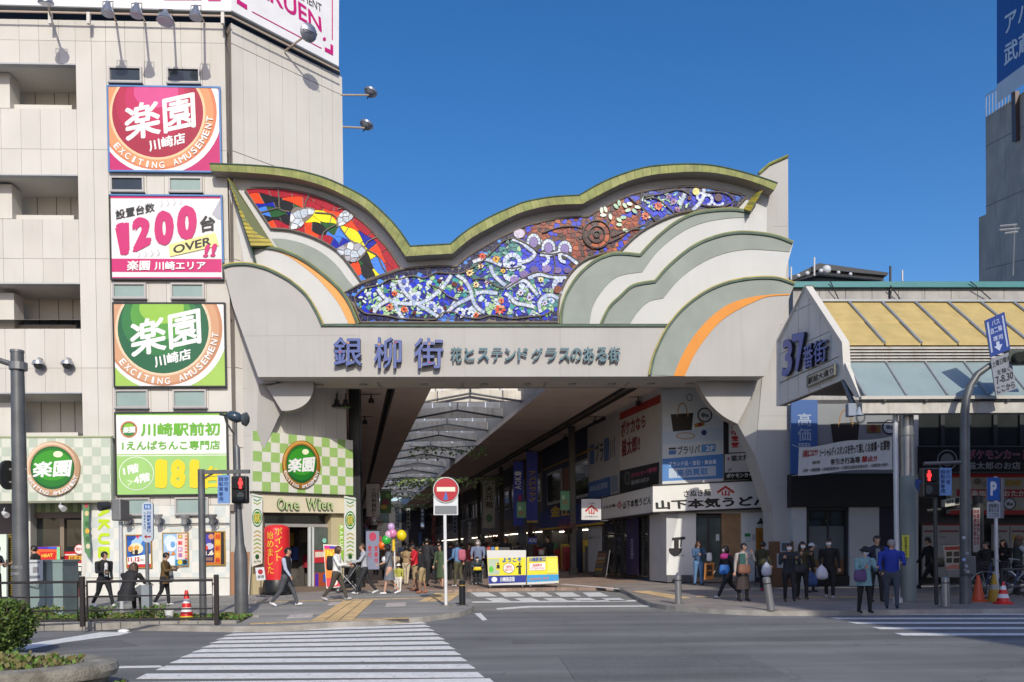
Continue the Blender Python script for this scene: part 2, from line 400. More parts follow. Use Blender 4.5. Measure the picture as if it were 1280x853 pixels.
# raised kerb of the verge, in stones
kb=MB(); K0=G(-40,790); K1=G(296,787)
verge_t=(K1-K0).normalized(); n=14
kp=thing('kerb','rough concrete kerb along the planted verge under the railing','kerb',(K0+K1)/2)
del kp['label'],kp['category']; kp['kind']='structure'
for i in range(n):
    a=K0.lerp(K1,i/n); b=K0.lerp(K1,(i+1)/n); mb=MB(); c=(a+b)/2
    mb.box((c.x,c.y+.1,.085),((b-a).length-.012,.2,.19+rnd.uniform(-.006,.006)),KERB,rz=math.atan2(verge_t.y,verge_t.x),bev=.02); mb.obj('kerb_stone',kp)
VZ=.17
g=MB(); q=[K0+Vector((0,.2,0)),K1+Vector((0,.2,0)),K1+Vector((-.2,1.35,0)),K0+Vector((0,1.5,0))]
g.prism([Vector((v.x,v.y,VZ-.03)) for v in q],(0,0,-.2),M('soil',(.11,.08,.05),.95,var=.4,scale=6,bump=1,bscale=30),back=False); struct(g,'verge')
g=MB(); q2=[K0+Vector((0,1.5,0)),K1+Vector((-.2,1.35,0)),K1+Vector((.0,1.45,0)),K0+Vector((0,1.62,0))]
g.prism([Vector((v.x,v.y,VZ)) for v in q2],(0,0,-.2),KERB,back=False); struct(g,'kerb_edging')
# grass and weeds on the verge
def leafpatch(n,place,size,mats,name,lab=None,cat=None,kind=None,tall=1.):
    mb=MB()
    for i in range(n):
        c,nv=place(); a=rnd.uniform(0,6.28); s=size*rnd.uniform(.6,1.4)
        d=Vector((math.cos(a),math.sin(a),rnd.uniform(.1,1.0)*tall)).normalized()
        if nv is not None:d=(d+nv*.8).normalized()
        w=d.cross(Vector((rnd.uniform(-1,1),rnd.uniform(-1,1),rnd.uniform(-1,1)))).normalized()*s*.38
        mb.add([c,c+d*s*.5+w,c+d*s,c+d*s*.5-w],[(0,1,2,3)],mats[int(rnd.random() ** 1.3*len(mats))])
    o=mb.obj(name)
    if lab:tag(o,lab,cat)
    if kind:o['kind']=kind
    return o
LEAF=[M('leaf_a',(.07,.13,.02),.6,var=.3),M('leaf_b',(.12,.19,.035),.6,var=.3),M('leaf_c',(.04,.075,.015),.6,var=.3)]
WEED=[M('weed_a',(.08,.16,.02),.6),M('weed_b',(.12,.2,.03),.7),M('weed_c',(.16,.14,.05),.8)]
def vp():
    u=rnd.random(); v=rnd.random(); p=K0.lerp(K1,.12+.86*u)+Vector((0,.24+v*1.1,0)); dens=math.sin(u*23)*.5+math.sin(u*57+1)*.3
    return Vector((p.x,p.y,VZ+rnd.random()*(.16 if dens>.1 else .04)*(1.6 if u<.62 else .4))),None
leafpatch(3800,vp,.07,WEED,'grass',kind='stuff')
# near planter with concrete rim, and its clipped shrub
pc=G(20,862); px1=G(127,838)
rim=M('planter_concrete',(.27,.25,.21),.9,var=.45,scale=5,bump=1.,bscale=40,streak=.8,dirt=(.09,.085,.06))
pt=thing('planter','round weathered concrete planter rim at the near road edge','planter',(pc.x-.9,pc.y+.15,0))
mb=MB(); cc=Vector((-6.6,9.35,0)); rx,ry=1.85,.95
prof=[(1.0,0),(1.02,.04),(.98,.12),(.985,.17),(1.03,.2),(1.045,.27),(1.03,.34),(.97,.37),(.86,.365),(.83,.34),(.82,.28)]
mb.lathe([(r,z) for r,z in prof],rim,cc,48,sx=rx,sy=ry); mb.obj('rim',pt,smooth=True)
mb=MB(); mb.lathe([(.84,.25),(.84,.3),(.5,.34),(.01,.35)],MATS['soil'],cc,24,sx=rx,sy=ry); mb.obj('soil',pt,smooth=True)
def pp():
    a=rnd.uniform(0,6.28); r=math.sqrt(rnd.random())*.82; return cc+Vector((math.cos(a)*r*rx,math.sin(a)*r*ry,.31+rnd.random()*.06)),None
leafpatch(1500,pp,.06,[WEED[2],WEED[1],WEED[0],WEED[2]],'weeds',kind='stuff',tall=2)
def wp():
    a=rnd.uniform(-.6,.3); return cc+Vector((math.cos(a)*rx*1.05,math.sin(a)*ry*1.1,0.01+rnd.random()*.05)),None
leafpatch(220,wp,.08,[WEED[0],WEED[2],WEED[2]],'weeds',kind='stuff',tall=1.5)
def bush(name,c,r,n,lab,cat,size=.045):
    t=thing(name,lab,cat,(c[0],c[1],c[2]-r[2]))
    def bp():
        while True:
            d=Vector((rnd.gauss(0,1),rnd.gauss(0,1),rnd.gauss(0,1))).normalized()
            k=rnd.random() ** .33; wob=1+.09*math.sin(d.x*9+1)*math.cos(d.z*8)+.05*math.sin(d.y*17)
            q=Vector((d.x*r[0],d.y*r[1],d.z*r[2]))*k*wob
            q.z=max(min(q.z,r[2]*.8),-r[2]*.9); q.x=max(min(q.x,r[0]*.88),-r[0]*.88)
            return Vector(c)+q,d
    o=leafpatch(n,bp,size,LEAF,'foliage'); o.parent=t; o.location=o.location-Vector(t.location)
    mb=MB()
    for i in range(46):
        a=rnd.uniform(0,6.28); e=rnd.uniform(.2,1.15); mb.tube([Vector((c[0]+math.cos(a)*r[0]*.4,c[1]+math.sin(a)*r[1]*.4,c[2]-r[2]*.3)),Vector((c[0]+math.cos(a)*r[0]*.95,c[1]+math.sin(a)*r[1]*.95,c[2]+r[2]*(e-.35))),Vector((c[0]+math.cos(a)*r[0]*1.08,c[1]+math.sin(a)*r[1]*1.05,c[2]+r[2]*(e-.2)))],[.01,.005,.002],M('twig',(.12,.085,.06),.9),4)
    for i in range(9):
        a=i*.7; mb.tube([Vector((c[0],c[1],c[2]-r[2]-.2)),Vector((c[0]+math.cos(a)*r[0]*.5,c[1]+math.sin(a)*r[1]*.5,c[2])),Vector((c[0]+math.cos(a)*r[0]*.7,c[1]+math.sin(a)*r[1]*.7,c[2]+r[2]*.5))],[.02,.012,.005],M('twig',(.12,.085,.06),.9),5)
    mb.obj('stem',t,True); return t
bc=WY(-8,783,12.6)
bush('shrub',(bc.x,bc.y,bc.z),(.6,.55,.48),13000,'dense clipped green shrub at the road edge beside the planter','shrub')
# ================================================================ GATEWAY
CREAM=M('gate_render',(.42,.41,.395),.75,var=.06,scale=.8,bump=.15,bscale=30,streak=.32,dirt=(.31,.285,.25))
WHITE=M('gate_white',(.53,.535,.53),.7,var=.04,scale=1,streak=.2,dirt=(.42,.4,.37))
SAGE=M('gate_sage',(.27,.305,.275),.75,var=.1,scale=1.4,streak=.28,dirt=(.25,.26,.24))
ORANGE=M('gate_orange',(.66,.24,.02),.6,var=.08,scale=1.5,streak=.1)
ORANGE2=M('gate_orange_pale',(.72,.33,.08),.6,var=.08,scale=1.5)
COPPER=M('copper_green',(.22,.24,.055),.6,var=.35,scale=3,streak=.55,dirt=(.12,.2,.09))
COPDK=M('copper_dark',(.055,.1,.07),.6,var=.3,scale=3)
COPYEL=M('copper_yellow',(.42,.34,.05),.55,var=.3,scale=3,streak=.4,dirt=(.2,.22,.06))
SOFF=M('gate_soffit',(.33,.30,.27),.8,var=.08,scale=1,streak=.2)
LEAD=M('lead',(.17,.145,.125),.6,var=.2)
gate=thing('arcade_gateway','cream gateway spanning the arcade mouth with curved stained glass panels above its beam','gateway',(0,27,0))
def add(fn,name,mats=None,parent=gate,smooth=False,**k):
    mb=MB(); fn(mb); return mb.obj(name,parent,smooth,**k)
capT=[(262,205.5),(303,207),(345,210),(376.6,215),(408,224),(440,238.5),(461,251),(482,269.5),(499.5,289),(512.7,308.7),(563,306),(584,288.7),(614.5,271),(640,259.7),(657,253),(690.6,247),(724,245),(752.5,229),(780.6,217.6),(808.7,209.7),(837,206.8),(865,206),(893,208),(921,214),(949,222),(972,230)]
capB=[(263.5,214),(303,215.5),(345,219),(376.6,224.5),(408,234),(433.5,246),(452.5,257),(471.5,274),(488.4,294),(507,320.5),(566,317),(588.7,298),(618,281.7),(642,269.5),(660,263),(690.6,256.5),(728,255),(758,239),(784,227),(814,219),(842.5,216),(868,214.7),(893,216.3),(921,221.5),(948,229.5),(968,238)]
WO=-.62       # main wall offset behind the front of the beam
CF=-.08       # cap front
def capseg(a,b,n):# matching samples along top and bottom of the fascia
    out=[]
    for i in range(len(a)-1):
        for k in range(n):out.append((Vector(a[i]).lerp(Vector(a[i+1]),k/n),Vector(b[i]).lerp(Vector(b[i+1]),k/n)))
    out.append((Vector(a[-1]),Vector(b[-1]))); return out
T=smoothc(capT[:10],5)[:-1]+smoothc(capT[9:11],8)[:-1]+smoothc(capT[10:17],5)[:-1]+smoothc(capT[16:],5)
B=smoothc(capB[:10],5)[:-1]+smoothc(capB[9:11],8)[:-1]+smoothc(capB[10:17],5)[:-1]+smoothc(capB[16:],5)
def samp(L,n):
    L=[Vector(p) for p in L]; return L
def rs(L,n):
    L=[Vector(p) for p in L]; ds=[0]
    for i in range(len(L)-1):ds.append(ds[-1]+(L[i+1]-L[i]).length)
    out=[]
    for k in range(n+1):
        t=ds[-1]*k/n; i=0
        while i<len(L)-2 and ds[i+1]<t:i += 1
        out.append(L[i].lerp(L[i+1],min(1,(t-ds[i])/max(1e-9,ds[i+1]-ds[i]))))
    return out
def section(a,b,n):return list(zip(rs(smoothc(a,4),n),rs(smoothc(b,4),n)))
CS=section(capT[:10],capB[:10],25)+section(capT[9:11],capB[9:11],5)[1:]+section(capT[10:17],capB[10:17],17)[1:]+section(capT[16:],capB[16:],24)[1:]
cap=thing('x','x','x'); bpy.data.objects.remove(cap)
mb=MB()
for (a0,b0),(a1,b1) in zip(CS[:-1],CS[1:]):
    A0,A1,B0,B1=ARC.at(*a0,CF),ARC.at(*a1,CF),ARC.at(*b0,CF),ARC.at(*b1,CF); bk=-ARC.n3*1.9
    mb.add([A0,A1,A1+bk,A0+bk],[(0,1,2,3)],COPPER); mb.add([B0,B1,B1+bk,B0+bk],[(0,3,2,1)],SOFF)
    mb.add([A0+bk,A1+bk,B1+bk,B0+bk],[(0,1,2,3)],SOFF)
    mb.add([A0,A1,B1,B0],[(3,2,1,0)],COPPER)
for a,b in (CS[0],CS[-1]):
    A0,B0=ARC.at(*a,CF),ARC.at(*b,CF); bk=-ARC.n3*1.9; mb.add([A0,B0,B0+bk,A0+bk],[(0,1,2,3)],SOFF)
capo=mb.obj('roof_cap',gate)
fas_m=[COPPER,M('copper_green_b',(.25,.26,.075),.6,var=.35,scale=3,streak=.5,dirt=(.13,.2,.1)),M('copper_green_c',(.19,.22,.05),.6,var=.35,scale=3,streak=.5,dirt=(.3,.3,.12))]
for i,((a0,b0),(a1,b1)) in enumerate(zip(CS[:-1],CS[1:])):# fascia sheets with seams
    mb=MB(); e=.03
    q=[a0.lerp(a1,e),a1,b1,b0.lerp(b1,e)]
    mb.prism([ARC.at(p.x,p.y,CF+.02) for p in q],-ARC.n3*.019,fas_m[rnd.randrange(3)]); mb.obj('fascia_sheet',capo)
mb=MB(); mb.tube([ARC.at(a.x,a.y,CF+.015)+Vector((0,0,.02)) for a,b in CS],.03,COPDK,6); mb.obj('edge_trim',capo)
# main wall under the cap
low=[((a.x*.25+b.x*.75),(a.y*.25+b.y*.75)) for a,b in CS]
low=[p for p in low if 283<p[0]<962]
def solidwall(mb,L,off,th,m,ms=None):mb.slab(ARC,L,off,th,m,ms)
wl=[(low[0][0],low[0][1])]+low+[(958,300),(958,404),(318,404),(300,300),(286,240)]
add(lambda mb:solidwall(mb,wl,WO,1.2,WHITE,CREAM),'wall')
# sage band on the wall, and the layers
sg=smoothc([(340,298.5),(354,298.8),(374,303),(391.9,310),(408,320),(423,334),(434.5,349.7),(441,357)],4)
L1o=smoothc([(314,308),(329.5,308),(344,309.8),(360.7,315),(378.7,324),(395,335),(410,347),(424.7,361),(437.6,380),(448,404.5)],4)
add(lambda mb:solidwall(mb,sg+[(450,404),(438,382),(424.7,363),(410,349),(395,337),(378.7,326),(350,312),(344,305)],WO+.02,.02,SAGE),'sage_band')
add(lambda mb:solidwall(mb,L1o+[(400,405),(314,330)],WO+.16,.2,WHITE),'cloud_layer')
oi=smoothc([(436,405),(424,381),(411.6,364.5),(396.8,348),(378.7,333),(360.7,320.8),(341,312.8),(314.8,308.9)],4)
add(lambda mb:solidwall(mb,L1o+oi,WO+.175,.014,ORANGE2),'orange_band')
R1o=smoothc([(700.5,405),(702.4,384),(709,364),(724,342),(744,325),(763.7,317),(780.6,316),(800,318)],4)[:-1]+smoothc([(800,318),(820,297),(842.5,278.6),(865,267),(887.5,262.5),(915.6,260.9),(938,263.7)],4)
add(lambda mb:solidwall(mb,R1o+[(952,275),(958,405)],WO+.12,.15,WHITE),'cloud_layer')
R1i=smoothc([(936.7,272),(910,273),(879,278.6),(851,291),(822.8,313.7),(803,340)],4)[:-1]+smoothc([(803,340),(772,346),(752.5,364),(741,384),(737,405)],4)
add(lambda mb:solidwall(mb,R1o+R1i,WO+.14,.018,SAGE),'sage_band')
R2o=smoothc([(751,405),(761,384),(775,370),(791.9,356),(818.6,351)],4)[:-1]+smoothc([(818.6,351),(836.9,330.6),(865,308),(893,295.5),(921,289.8),(949,290.7),(972,294.8),(992,302.5)],4)
add(lambda mb:solidwall(mb,R2o+[(983,335),(978,405)],WO+.3,.3,WHITE),'cloud_layer')
R2i=smoothc([(987,315),(963,313),(935,312),(907,316.5),(879,327.8),(851,347.5),(829,373)],4)[:-1]+smoothc([(829,373),(811.5,377),(797.5,389.7),(787.6,405)],4)
add(lambda mb:solidwall(mb,R2o+R2i,WO+.32,.018,SAGE),'sage_band')
R3o=smoothc([(812,468.7),(815,452.5),(821,435),(835,407.5),(855,383.7),(880,365),(905,353.7),(930,348),(955,346),(975,347.5),(994,354)],4)
add(lambda mb:mb.slab(ARC,R3o+[(988,368),(956,470.4),(812,470.6)],.0,.75,CREAM),'cloud_panel')
oo=smoothc([(842,470.2),(852.5,445),(867.5,420),(887.5,397.5),(910,381),(935,372.5),(960,368.7),(987,367.3)],4)
oi2=smoothc([(987,369),(960,371),(942.5,377.5),(920,388.7),(900,402.5),(882.5,422.5),(867.5,445),(856,470.2)],4)
add(lambda mb:mb.slab(ARC,oo+oi2,.022,.02,ORANGE),'orange_band')
add(lambda mb:mb.slab(ARC,R3o+[(988,366)]+oo[::-1],.018,.016,SAGE),'sage_band')
L2o=smoothc([(278.5,332.5),(288,329.6),(309,329),(330,333.5),(345,340),(364,351),(383,368),(396,389),(404,407)],4)
add(lambda mb:mb.slab(ARC,L2o+[(835,407),(812,470.8),(322.8,471.4),(291,383)],-.06,.85,CREAM,CREAM),'beam_panel')
def strip(L,off,w,depth,m,name,side=1):
    o2=offs(L,w*side); add(lambda mb:mb.slab(ARC,L+o2[::-1],off,depth,m),name)
for L,off in ((L1o,WO+.16),(R1o,WO+.12),(R2o,WO+.3),(R3o,0),(L2o,-.06)):
    strip(L,off+.07,2.6,.3,COPDK,'copper_edge',-1 if False else 1)
    strip(offs(L,-1.2),off+.05,1.6,.28,COPYEL if L in (R3o,L2o) else COPPER,'copper_edge')
strip([(404,405.2),(560,405.6),(700,405.6),(836,405.6)],.0,2.6,.6,COPDK,'copper_edge')
# fins
def fin(quad,offA,offB,m,seams,name='side_fin'):
    f=thing('x','x','x'); bpy.data.objects.remove(f)
    a,b,c,d=quad; mb=MB()
    A,Bq,Cq,D=ARC.at(*a,offA),ARC.at(*b,offB),ARC.at(*c,offB),ARC.at(*d,offA)
    mb.prism([A,Bq,Cq,D],-ARC.n3*.12,M('fin_back',(.12,.14,.06),.7)); o=mb.obj(name,gate)
    for i in range(seams):
        u0,u1=i/seams+.008,(i+1)/seams-.004; mb=MB()
        q=[A.lerp(D,u0),Bq.lerp(Cq,u0),Bq.lerp(Cq,u1),A.lerp(D,u1)]
        mb.prism([p+ARC.n3*.03 for p in q],-ARC.n3*.025,[COPYEL,fas_m[1],COPYEL][i%3] if rnd.random()<.6 else COPYEL); mb.obj('copper_sheet',o)
fin([(284.5,222),(292,229),(342.5,308),(314,308)],WO+.5,WO+.16,COPYEL,17)
add(lambda mb:mb.prism([ARC.at(284.5,222,WO+.5),ARC.at(314,308,WO+.5),ARC.at(319,330,WO+.45),ARC.at(285,225,WO+.3)],-ARC.n3*.3,COPDK),'fin_edge_shadow')  # dark fin edge; its lower tip stands for the shadow below the fin
fin([(953.5,238),(943,242),(929,262),(938,264.5)],WO+.5,WO+.14,COPYEL,7)
# pylons
PO=-.72
pyl=thing('x','x','x'); bpy.data.objects.remove(pyl)
def pylL(mb):
    mb.slab(ARC,[(283,223),(345,223),(345,478),(323,480),(319,585),(315,690),(311,751),(286.5,751),(285,620)],PO,1.0,CREAM)
    a,b,c=ARC.at(323,479,PO),ARC.at(352,513,PO-.55),ARC.at(319,586,PO); bk=-ARC.n3*.6; t=ARC.at(352,478,PO-.55)
    mb.add([a,t,b,c,a+bk,t+bk,b+bk,c+bk],[(0,1,2,3),(1,5,6,2),(3,2,6,7),(0,4,5,1)],CREAM)
add(pylL,'pylon')
add(lambda mb:mb.slab(ARC,[(286.5,690),(312,690),(309,750.5),(287.5,750.5)],PO+.03,.02,M('brown_board',(.33,.17,.09),.7,streak=.3)),'base_board')
def pylR(mb):
    mb.slab(ARC,[(948.5,216),(962,204),(985,194.5),(986,415),(991,510),(992,642),(992,748),(968,748),(966.7,640),(944,570),(953,470),(948,400)],PO,1.0,CREAM)
    a,b,c=ARC.at(955,470,PO),ARC.at(922,530,PO-.5),ARC.at(945,572,PO); bk=-ARC.n3*.6; t=ARC.at(922,470,PO-.5)
    mb.add([a,t,b,c,a+bk,t+bk,b+bk,c+bk],[(0,1,2,3),(1,5,6,2),(3,2,6,7)],CREAM)
add(pylR,'pylon')
add(lambda mb:mb.tube([ARC.at(x,y,PO+.04) for x,y in ((948.5,217),(962,205),(985,195))],.05,COPPER,6),'copper_edge')
arcL=smoothc([(388,470),(391.5,478),(391,490),(385,502),(374,510),(361,513.5),(352,513.5)],3)
add(lambda mb:mb.slab(ARC,[(333,483)]+arcL,PO-.12,.45,CREAM,SOFF),'bracket')
arcR=smoothc([(922,530),(905,521),(887.5,505),(875,485),(869.5,469)],3)
add(lambda mb:mb.slab(ARC,[(953,469)]+arcR,PO-.12,.45,CREAM,SOFF),'bracket')
for L in ([(449,409),(449.3,409),(450.6,471),(450.3,471)],[(580,408.6),(580.3,408.6),(581,471),(580.7,471)],[(700,408.4),(700.3,408.4),(700.7,471),(700.4,471)],[(305,420),(448,419),(448,419.3),(305,420.3)]):add(lambda mb:mb.slab(ARC,L,-.057,.01,M('fine_joint',(.3,.29,.275),.8)),'joint')
for L in ([(284.5,414),(300,413.8),(300,414.2),(284.5,414.4)],[(285,545),(321,544.6),(321,545),(285,545.4)],[(285.5,486),(310,485.7),(310,486.1),(285.5,486.4)],[(950,520),(991,519.6),(991,520),(950,520.4)],[(962,610),(992,609.6),(992,610),(962,610.4)],[(966,283),(985,282.7),(985,283.1),(966,283.4)]):add(lambda mb:mb.slab(ARC,L,PO+.003,.01,MATS['fine_joint']),'joint')
# beam soffit with panels and fittings
def beam(mb):
    f=[ARC.at(x,y,-.1) for x,y in ((324,471.6),(955,470.6))]; zt=f[0].z+.02
    L=[Vector((f[0].x,f[0].y,zt)),Vector((f[1].x,f[1].y,zt)),Vector((f[1].x,f[1].y,zt+1.6)),Vector((f[0].x,f[0].y,zt+1.6))]
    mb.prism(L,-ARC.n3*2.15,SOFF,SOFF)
add(beam,'beam')
bz=ARC.at(600,471,-.1).z+.02
for xa,xb in ((-7.4,-4.6),(-4.5,-1.7),(-1.6,1.2),(1.3,4.1),(4.2,7.6)):
    mb=MB(); mb.box(((xa+xb)/2,26.8+.05*(xa+xb)/2+1.22,bz-.012),(xb-xa,1.3,.022),M('soffit_panel',(.45,.41,.37),.8,var=.1),rz=.05); mb.obj('soffit_panel',gate)
for x in (-6.6,-5.1,-3.,-.9,.6,2.2,3.6,5.0,6.4):
    mb=MB(); mb.lathe([(.14,-.03),(.15,0),(.15,.02)],M('downlight_rim',(.3,.28,.26),.5),(x,28.1+.05*x,bz-.03),14); mb.obj('downlight',gate,True)
# raised characters
BLU=M('letter_blue',(.06,.095,.29),.45,var=.08); BLUD=M('letter_side',(.03,.035,.06),.6); TEAL=M('letter_teal',(.045,.13,.17),.45,var=.1)
def rletter(ch,q,m,nm='letter',th=.16,bold=.012,off=-.06):
    mb=MB(); text(mb,ch,ARC,q,off+.09,m,bold,th,BLUD,pad=False)
    c=((q[0][0]+q[1][0])/2,(q[0][1]+q[1][1])/2)
    o=mb.obj(nm,gate)
    return o
for ch,q in (('銀',[(417.5,423),(453,459)]),('柳',[(468,423),(502.5,462)]),('街',[(518,424),(554.5,462)])):rletter(ch,q,BLU,bold=.012)
DOT=P('D89030'); DOTR=P('B02848')
for x,y,m in ((435,428.5,DOT),(425.5,440,DOTR),(474,430.5,DOT),(494.5,428,DOTR),(536.5,430,DOT),(537,453,DOTR)):
    add(lambda mb:mb.slab(ARC,disc(x,y,1.4,n=8),.2,.02,m),'letter_stud')
sub='花とステンドグラスのある街'; xs=[563.5,580.7,597.3,614.4,631,647.5,664.5,682,699,713.5,729,745.2,761]
for i,ch in enumerate(sub):
    w=14 if ch not in 'とド' else 12.5
    y0,y1=(434.5,453) if ch in '花街ある' else (435.5,451.5)
    rletter(ch,[(xs[i],y0),(xs[i]+w,y1)],TEAL,th=.07,bold=.02)
# ---------------------------------------------------------------- stained glass
def clip(poly,a,b,c):# keep a*x + b*y <= c
    out=[]
    for i in range(len(poly)):
        p,q=poly[i],poly[(i+1)%len(poly)]; dp=a*p[0]+b*p[1]-c; dq=a*q[0]+b*q[1]-c
        if dp <= 0:out.append(p)
        if dp*dq<0:t=dp/(dp-dq); out.append((p[0]+(q[0]-p[0])*t,p[1]+(q[1]-p[1])*t))
    return out
def inside(poly,x,y):
    r=False; j=len(poly)-1
    for i in range(len(poly)):
        xi,yi=poly[i]; xj,yj=poly[j]
        if (yi>y) != (yj>y) and x<(xj-xi)*(y-yi)/(yj-yi)+xi:r=not r
        j=i
    return r
def edist(poly,x,y):
    best=(1e9,None)
    for i in range(len(poly)):
        a,b=poly[i],poly[(i+1)%len(poly)]; dx,dy=b[0]-a[0],b[1]-a[1]; l=dx*dx+dy*dy or 1e-9
        t=max(0,min(1,((x-a[0])*dx+(y-a[1])*dy)/l)); d=math.hypot(a[0]+t*dx-x,a[1]+t*dy-y)
        if d<best[0]:best=(d,i)
    return best
def area(p):return abs(sum(p[i][0]*p[(i+1)%len(p)][1]-p[(i+1)%len(p)][0]*p[i][1] for i in range(len(p))))/2
def shrink(p,d):
    c=(sum(q[0] for q in p)/len(p),sum(q[1] for q in p)/len(p)); r=math.sqrt(area(p)/math.pi)+1e-6; k=max(.3,1-d/r)
    return [(c[0]+(q[0]-c[0])*k,c[1]+(q[1]-c[1])*k) for q in p]
def GL(h,r=.3):return M('glass_'+h,tuple(x*.88 for x in C(h)),r,var=.28,scale=14,bump=.12,bscale=25,spec=.2)
GO=WO+.06
def cells(poly,s,jit=.42,dens=None):
    xs=[p[0] for p in poly]; ys=[p[1] for p in poly]; out=[]; pts=[]
    j=0; y=min(ys)-s
    while y<max(ys)+s:
        x=min(xs)-s+(s/2 if j%2 else 0)
        while x<max(xs)+s:pts.append((x+rnd.uniform(-jit,jit)*s,y+rnd.uniform(-jit,jit)*s)); x += s
        y += s*.9; j += 1
    for i,p in enumerate(pts):
        if not inside(poly,*p):continue
        c=[(p[0]-s*1.6,p[1]-s*1.6),(p[0]+s*1.6,p[1]-s*1.6),(p[0]+s*1.6,p[1]+s*1.6),(p[0]-s*1.6,p[1]+s*1.6)]
        for q in pts:
            if q is p or abs(q[0]-p[0])>3*s or abs(q[1]-p[1])>3*s:continue
            a,b=q[0]-p[0],q[1]-p[1]; c=clip(c,a,b,(q[0] ** 2+q[1] ** 2-p[0] ** 2-p[1] ** 2)/2)
            if not c:break
        # trim against near panel border
        d,i2=edist(poly,*p)
        if d<1.5*s and c:
            n=len(poly)
            for k in range(n):
                a,b=poly[k],poly[(k+1)%n]
                dx,dy=b[0]-a[0],b[1]-a[1]; l=math.hypot(dx,dy)
                if l<1e-6:continue
                t=((p[0]-a[0])*dx+(p[1]-a[1])*dy)/l
                if t<-s*.6 or t>l+s*.6:continue
                nx,ny=dy/l,-dx/l; dd=(p[0]-a[0])*nx+(p[1]-a[1])*ny
                if abs(dd)>1.5*s:continue
                if dd>0:nx,ny=-nx,-ny
                c=clip(c,nx,ny,a[0]*nx+a[1]*ny)
                if not c:break
        if c and len(c)>2 and area(c)>3:out.append((p,c))
    return out
gl=smoothc([(305.7,236.5),(321,235),(347.6,235.7),(365.6,238),(387,242.7),(406.6,249.6),(428,259.5),(444.4,271),(459,282.4),(472,297),(485.4,312),(501,335.7)],6)
glb=smoothc([(338.6,285.7),(360.7,287.3),(382,293),(401.7,301.3),(421.4,313.6),(436,330),(451.8,352.6)],6)
panL=gl+glb[::-1]
pan1=add(lambda mb:mb.slab(ARC,panL,GO-.015,.05,LEAD),'stained_glass')
def rpt(u,t):
    a=rs_cache[0]; b=rs_cache[1]
    k=u*(len(a)-1); i=min(int(k),len(a)-2); f=k-i
    return a[i].lerp(a[i+1],f).lerp(b[i].lerp(b[i+1],f),t)
rs_cache=(rs(gl,60),rs(glb,60))
RED,ORG_,NAV,BLK,GRN,YEL,SKY_,WHI='B0142C','FF4A14','0A1EA8','14181E','1E5A2A','FFF020','4488F0','C8D4E2'
rows,NU=6,8; pat=[
    [RED,RED,RED,RED,RED,RED,RED,RED,RED,RED,RED,RED],[ORG_,BLK,ORG_,RED,ORG_,ORG_,NAV,ORG_,RED,NAV,RED,ORG_],
    [NAV,BLK,GRN,YEL,YEL,YEL,YEL,SKY_,NAV,YEL,SKY_,YEL],[SKY_,GRN,NAV,YEL,GRN,SKY_,NAV,BLK,YEL,SKY_,NAV,ORG_],
    [BLK,BLK,ORG_,BLK,SKY_,NAV,GRN,BLK,GRN,NAV,YEL,YEL],[ORG_,RED,RED,ORG_,RED,NAV,BLK,ORG_,SKY_,GRN,BLK,ORG_]]
def bt(r,u):
    if r <= 0:return 0.
    if r >= rows:return 1.
    return (r+.33*math.sin(u*NU*math.pi+(math.pi if r%2 else 0)+.5*math.sin(u*7+r)))/rows
npc=0
for r in range(rows):
    for k in range(NU+1):
        ua,ub=(k-.5*(r%2))/NU,(k+1-.5*(r%2))/NU; ua,ub=max(0,ua)+.002,min(1,ub)-.002
        if ub-ua<.015:continue
        n=12; top=[rpt(ua+(ub-ua)*i/n,max(.0,bt(r,ua+(ub-ua)*i/n))+.004) for i in range(n+1)]
        sl_=.012*math.sin(k*2.1+r); bot=[rpt(ua+(ub-ua)*i/n,bt(r+1,ua+(ub-ua)*i/n)-.004) for i in range(n+1)]
        mb=MB(); L=[(p.x,p.y) for p in top+bot[::-1]]; cx=sum(p[0] for p in L)/len(L); cy=sum(p[1] for p in L)/len(L)
        L=[(cx+(x-cx)*.985,cy+(y-cy)*.985) for x,y in L]
        c=pat[r][min(k,11)]
        mb.slab(ARC,L,GO+rnd.uniform(.005,.015),.02,GL(c)); mb.obj('glass_piece',pan1)
def blob(par,outline,s,col,off=.04,nm='glass_piece'):
    add(lambda mb:mb.slab(ARC,outline,GO+off-.012,.02,LEAD),'lead_frame',parent=par)
    for p,c in cells(outline,s):
        c=shrink(c,.45)
        if len(c)>2:add(lambda mb:mb.slab(ARC,c,GO+off+rnd.uniform(0,.01),.02,GL(col[rnd.randrange(len(col))])),nm,parent=par)
WH=['D4DEEA','C2CEDC','E4EAF0','B0B0BC']
blob(pan1,smoothc([(362,282),(364,264),(370,259),(378,260),(384,259),(394,262),(390,270),(382,277),(375,285),(362,287),(361,284)],4),8.5,WH)
blob(pan1,smoothc([(421,283),(421,273),(431,263),(441,268),(440,274),(430,281),(421,284)],4),7,WH)
blob(pan1,smoothc([(420,311),(432,305),(441,302),(453,306),(458,314),(452,322),(444,328),(432,325),(420,313)],4),8.5,WH)
def lead(par,L,r=.025,off=.03,m=LEAD):
    add(lambda mb:mb.tube([ARC.at(x,y,GO+off) for x,y in smoothc(L,5)],r,m,5),'lead_line',parent=par,smooth=True)
for L in ([(347.6,236),(349,250),(350,262),(362,265)],[(387,243),(382,254),(381,260)],[(394,266),(415,268),(421,273)],[(428,260),(422,262)],[(326,266),(340,262),(350,260)],[(402,301),(405,290),(420,281)],[(441,304),(432,294),(425,284)],[(472,296),(460,302),(456,308)],[(458,312),(472,320),(478,334),(484,341)],[(444,328),(450,320)]):
    lead(pan1,L)
add(lambda mb:mb.tube([ARC.at(x,y,GO+.02) for x,y in panL+panL[:1]],.035,LEAD,5),'lead_frame',parent=pan1)
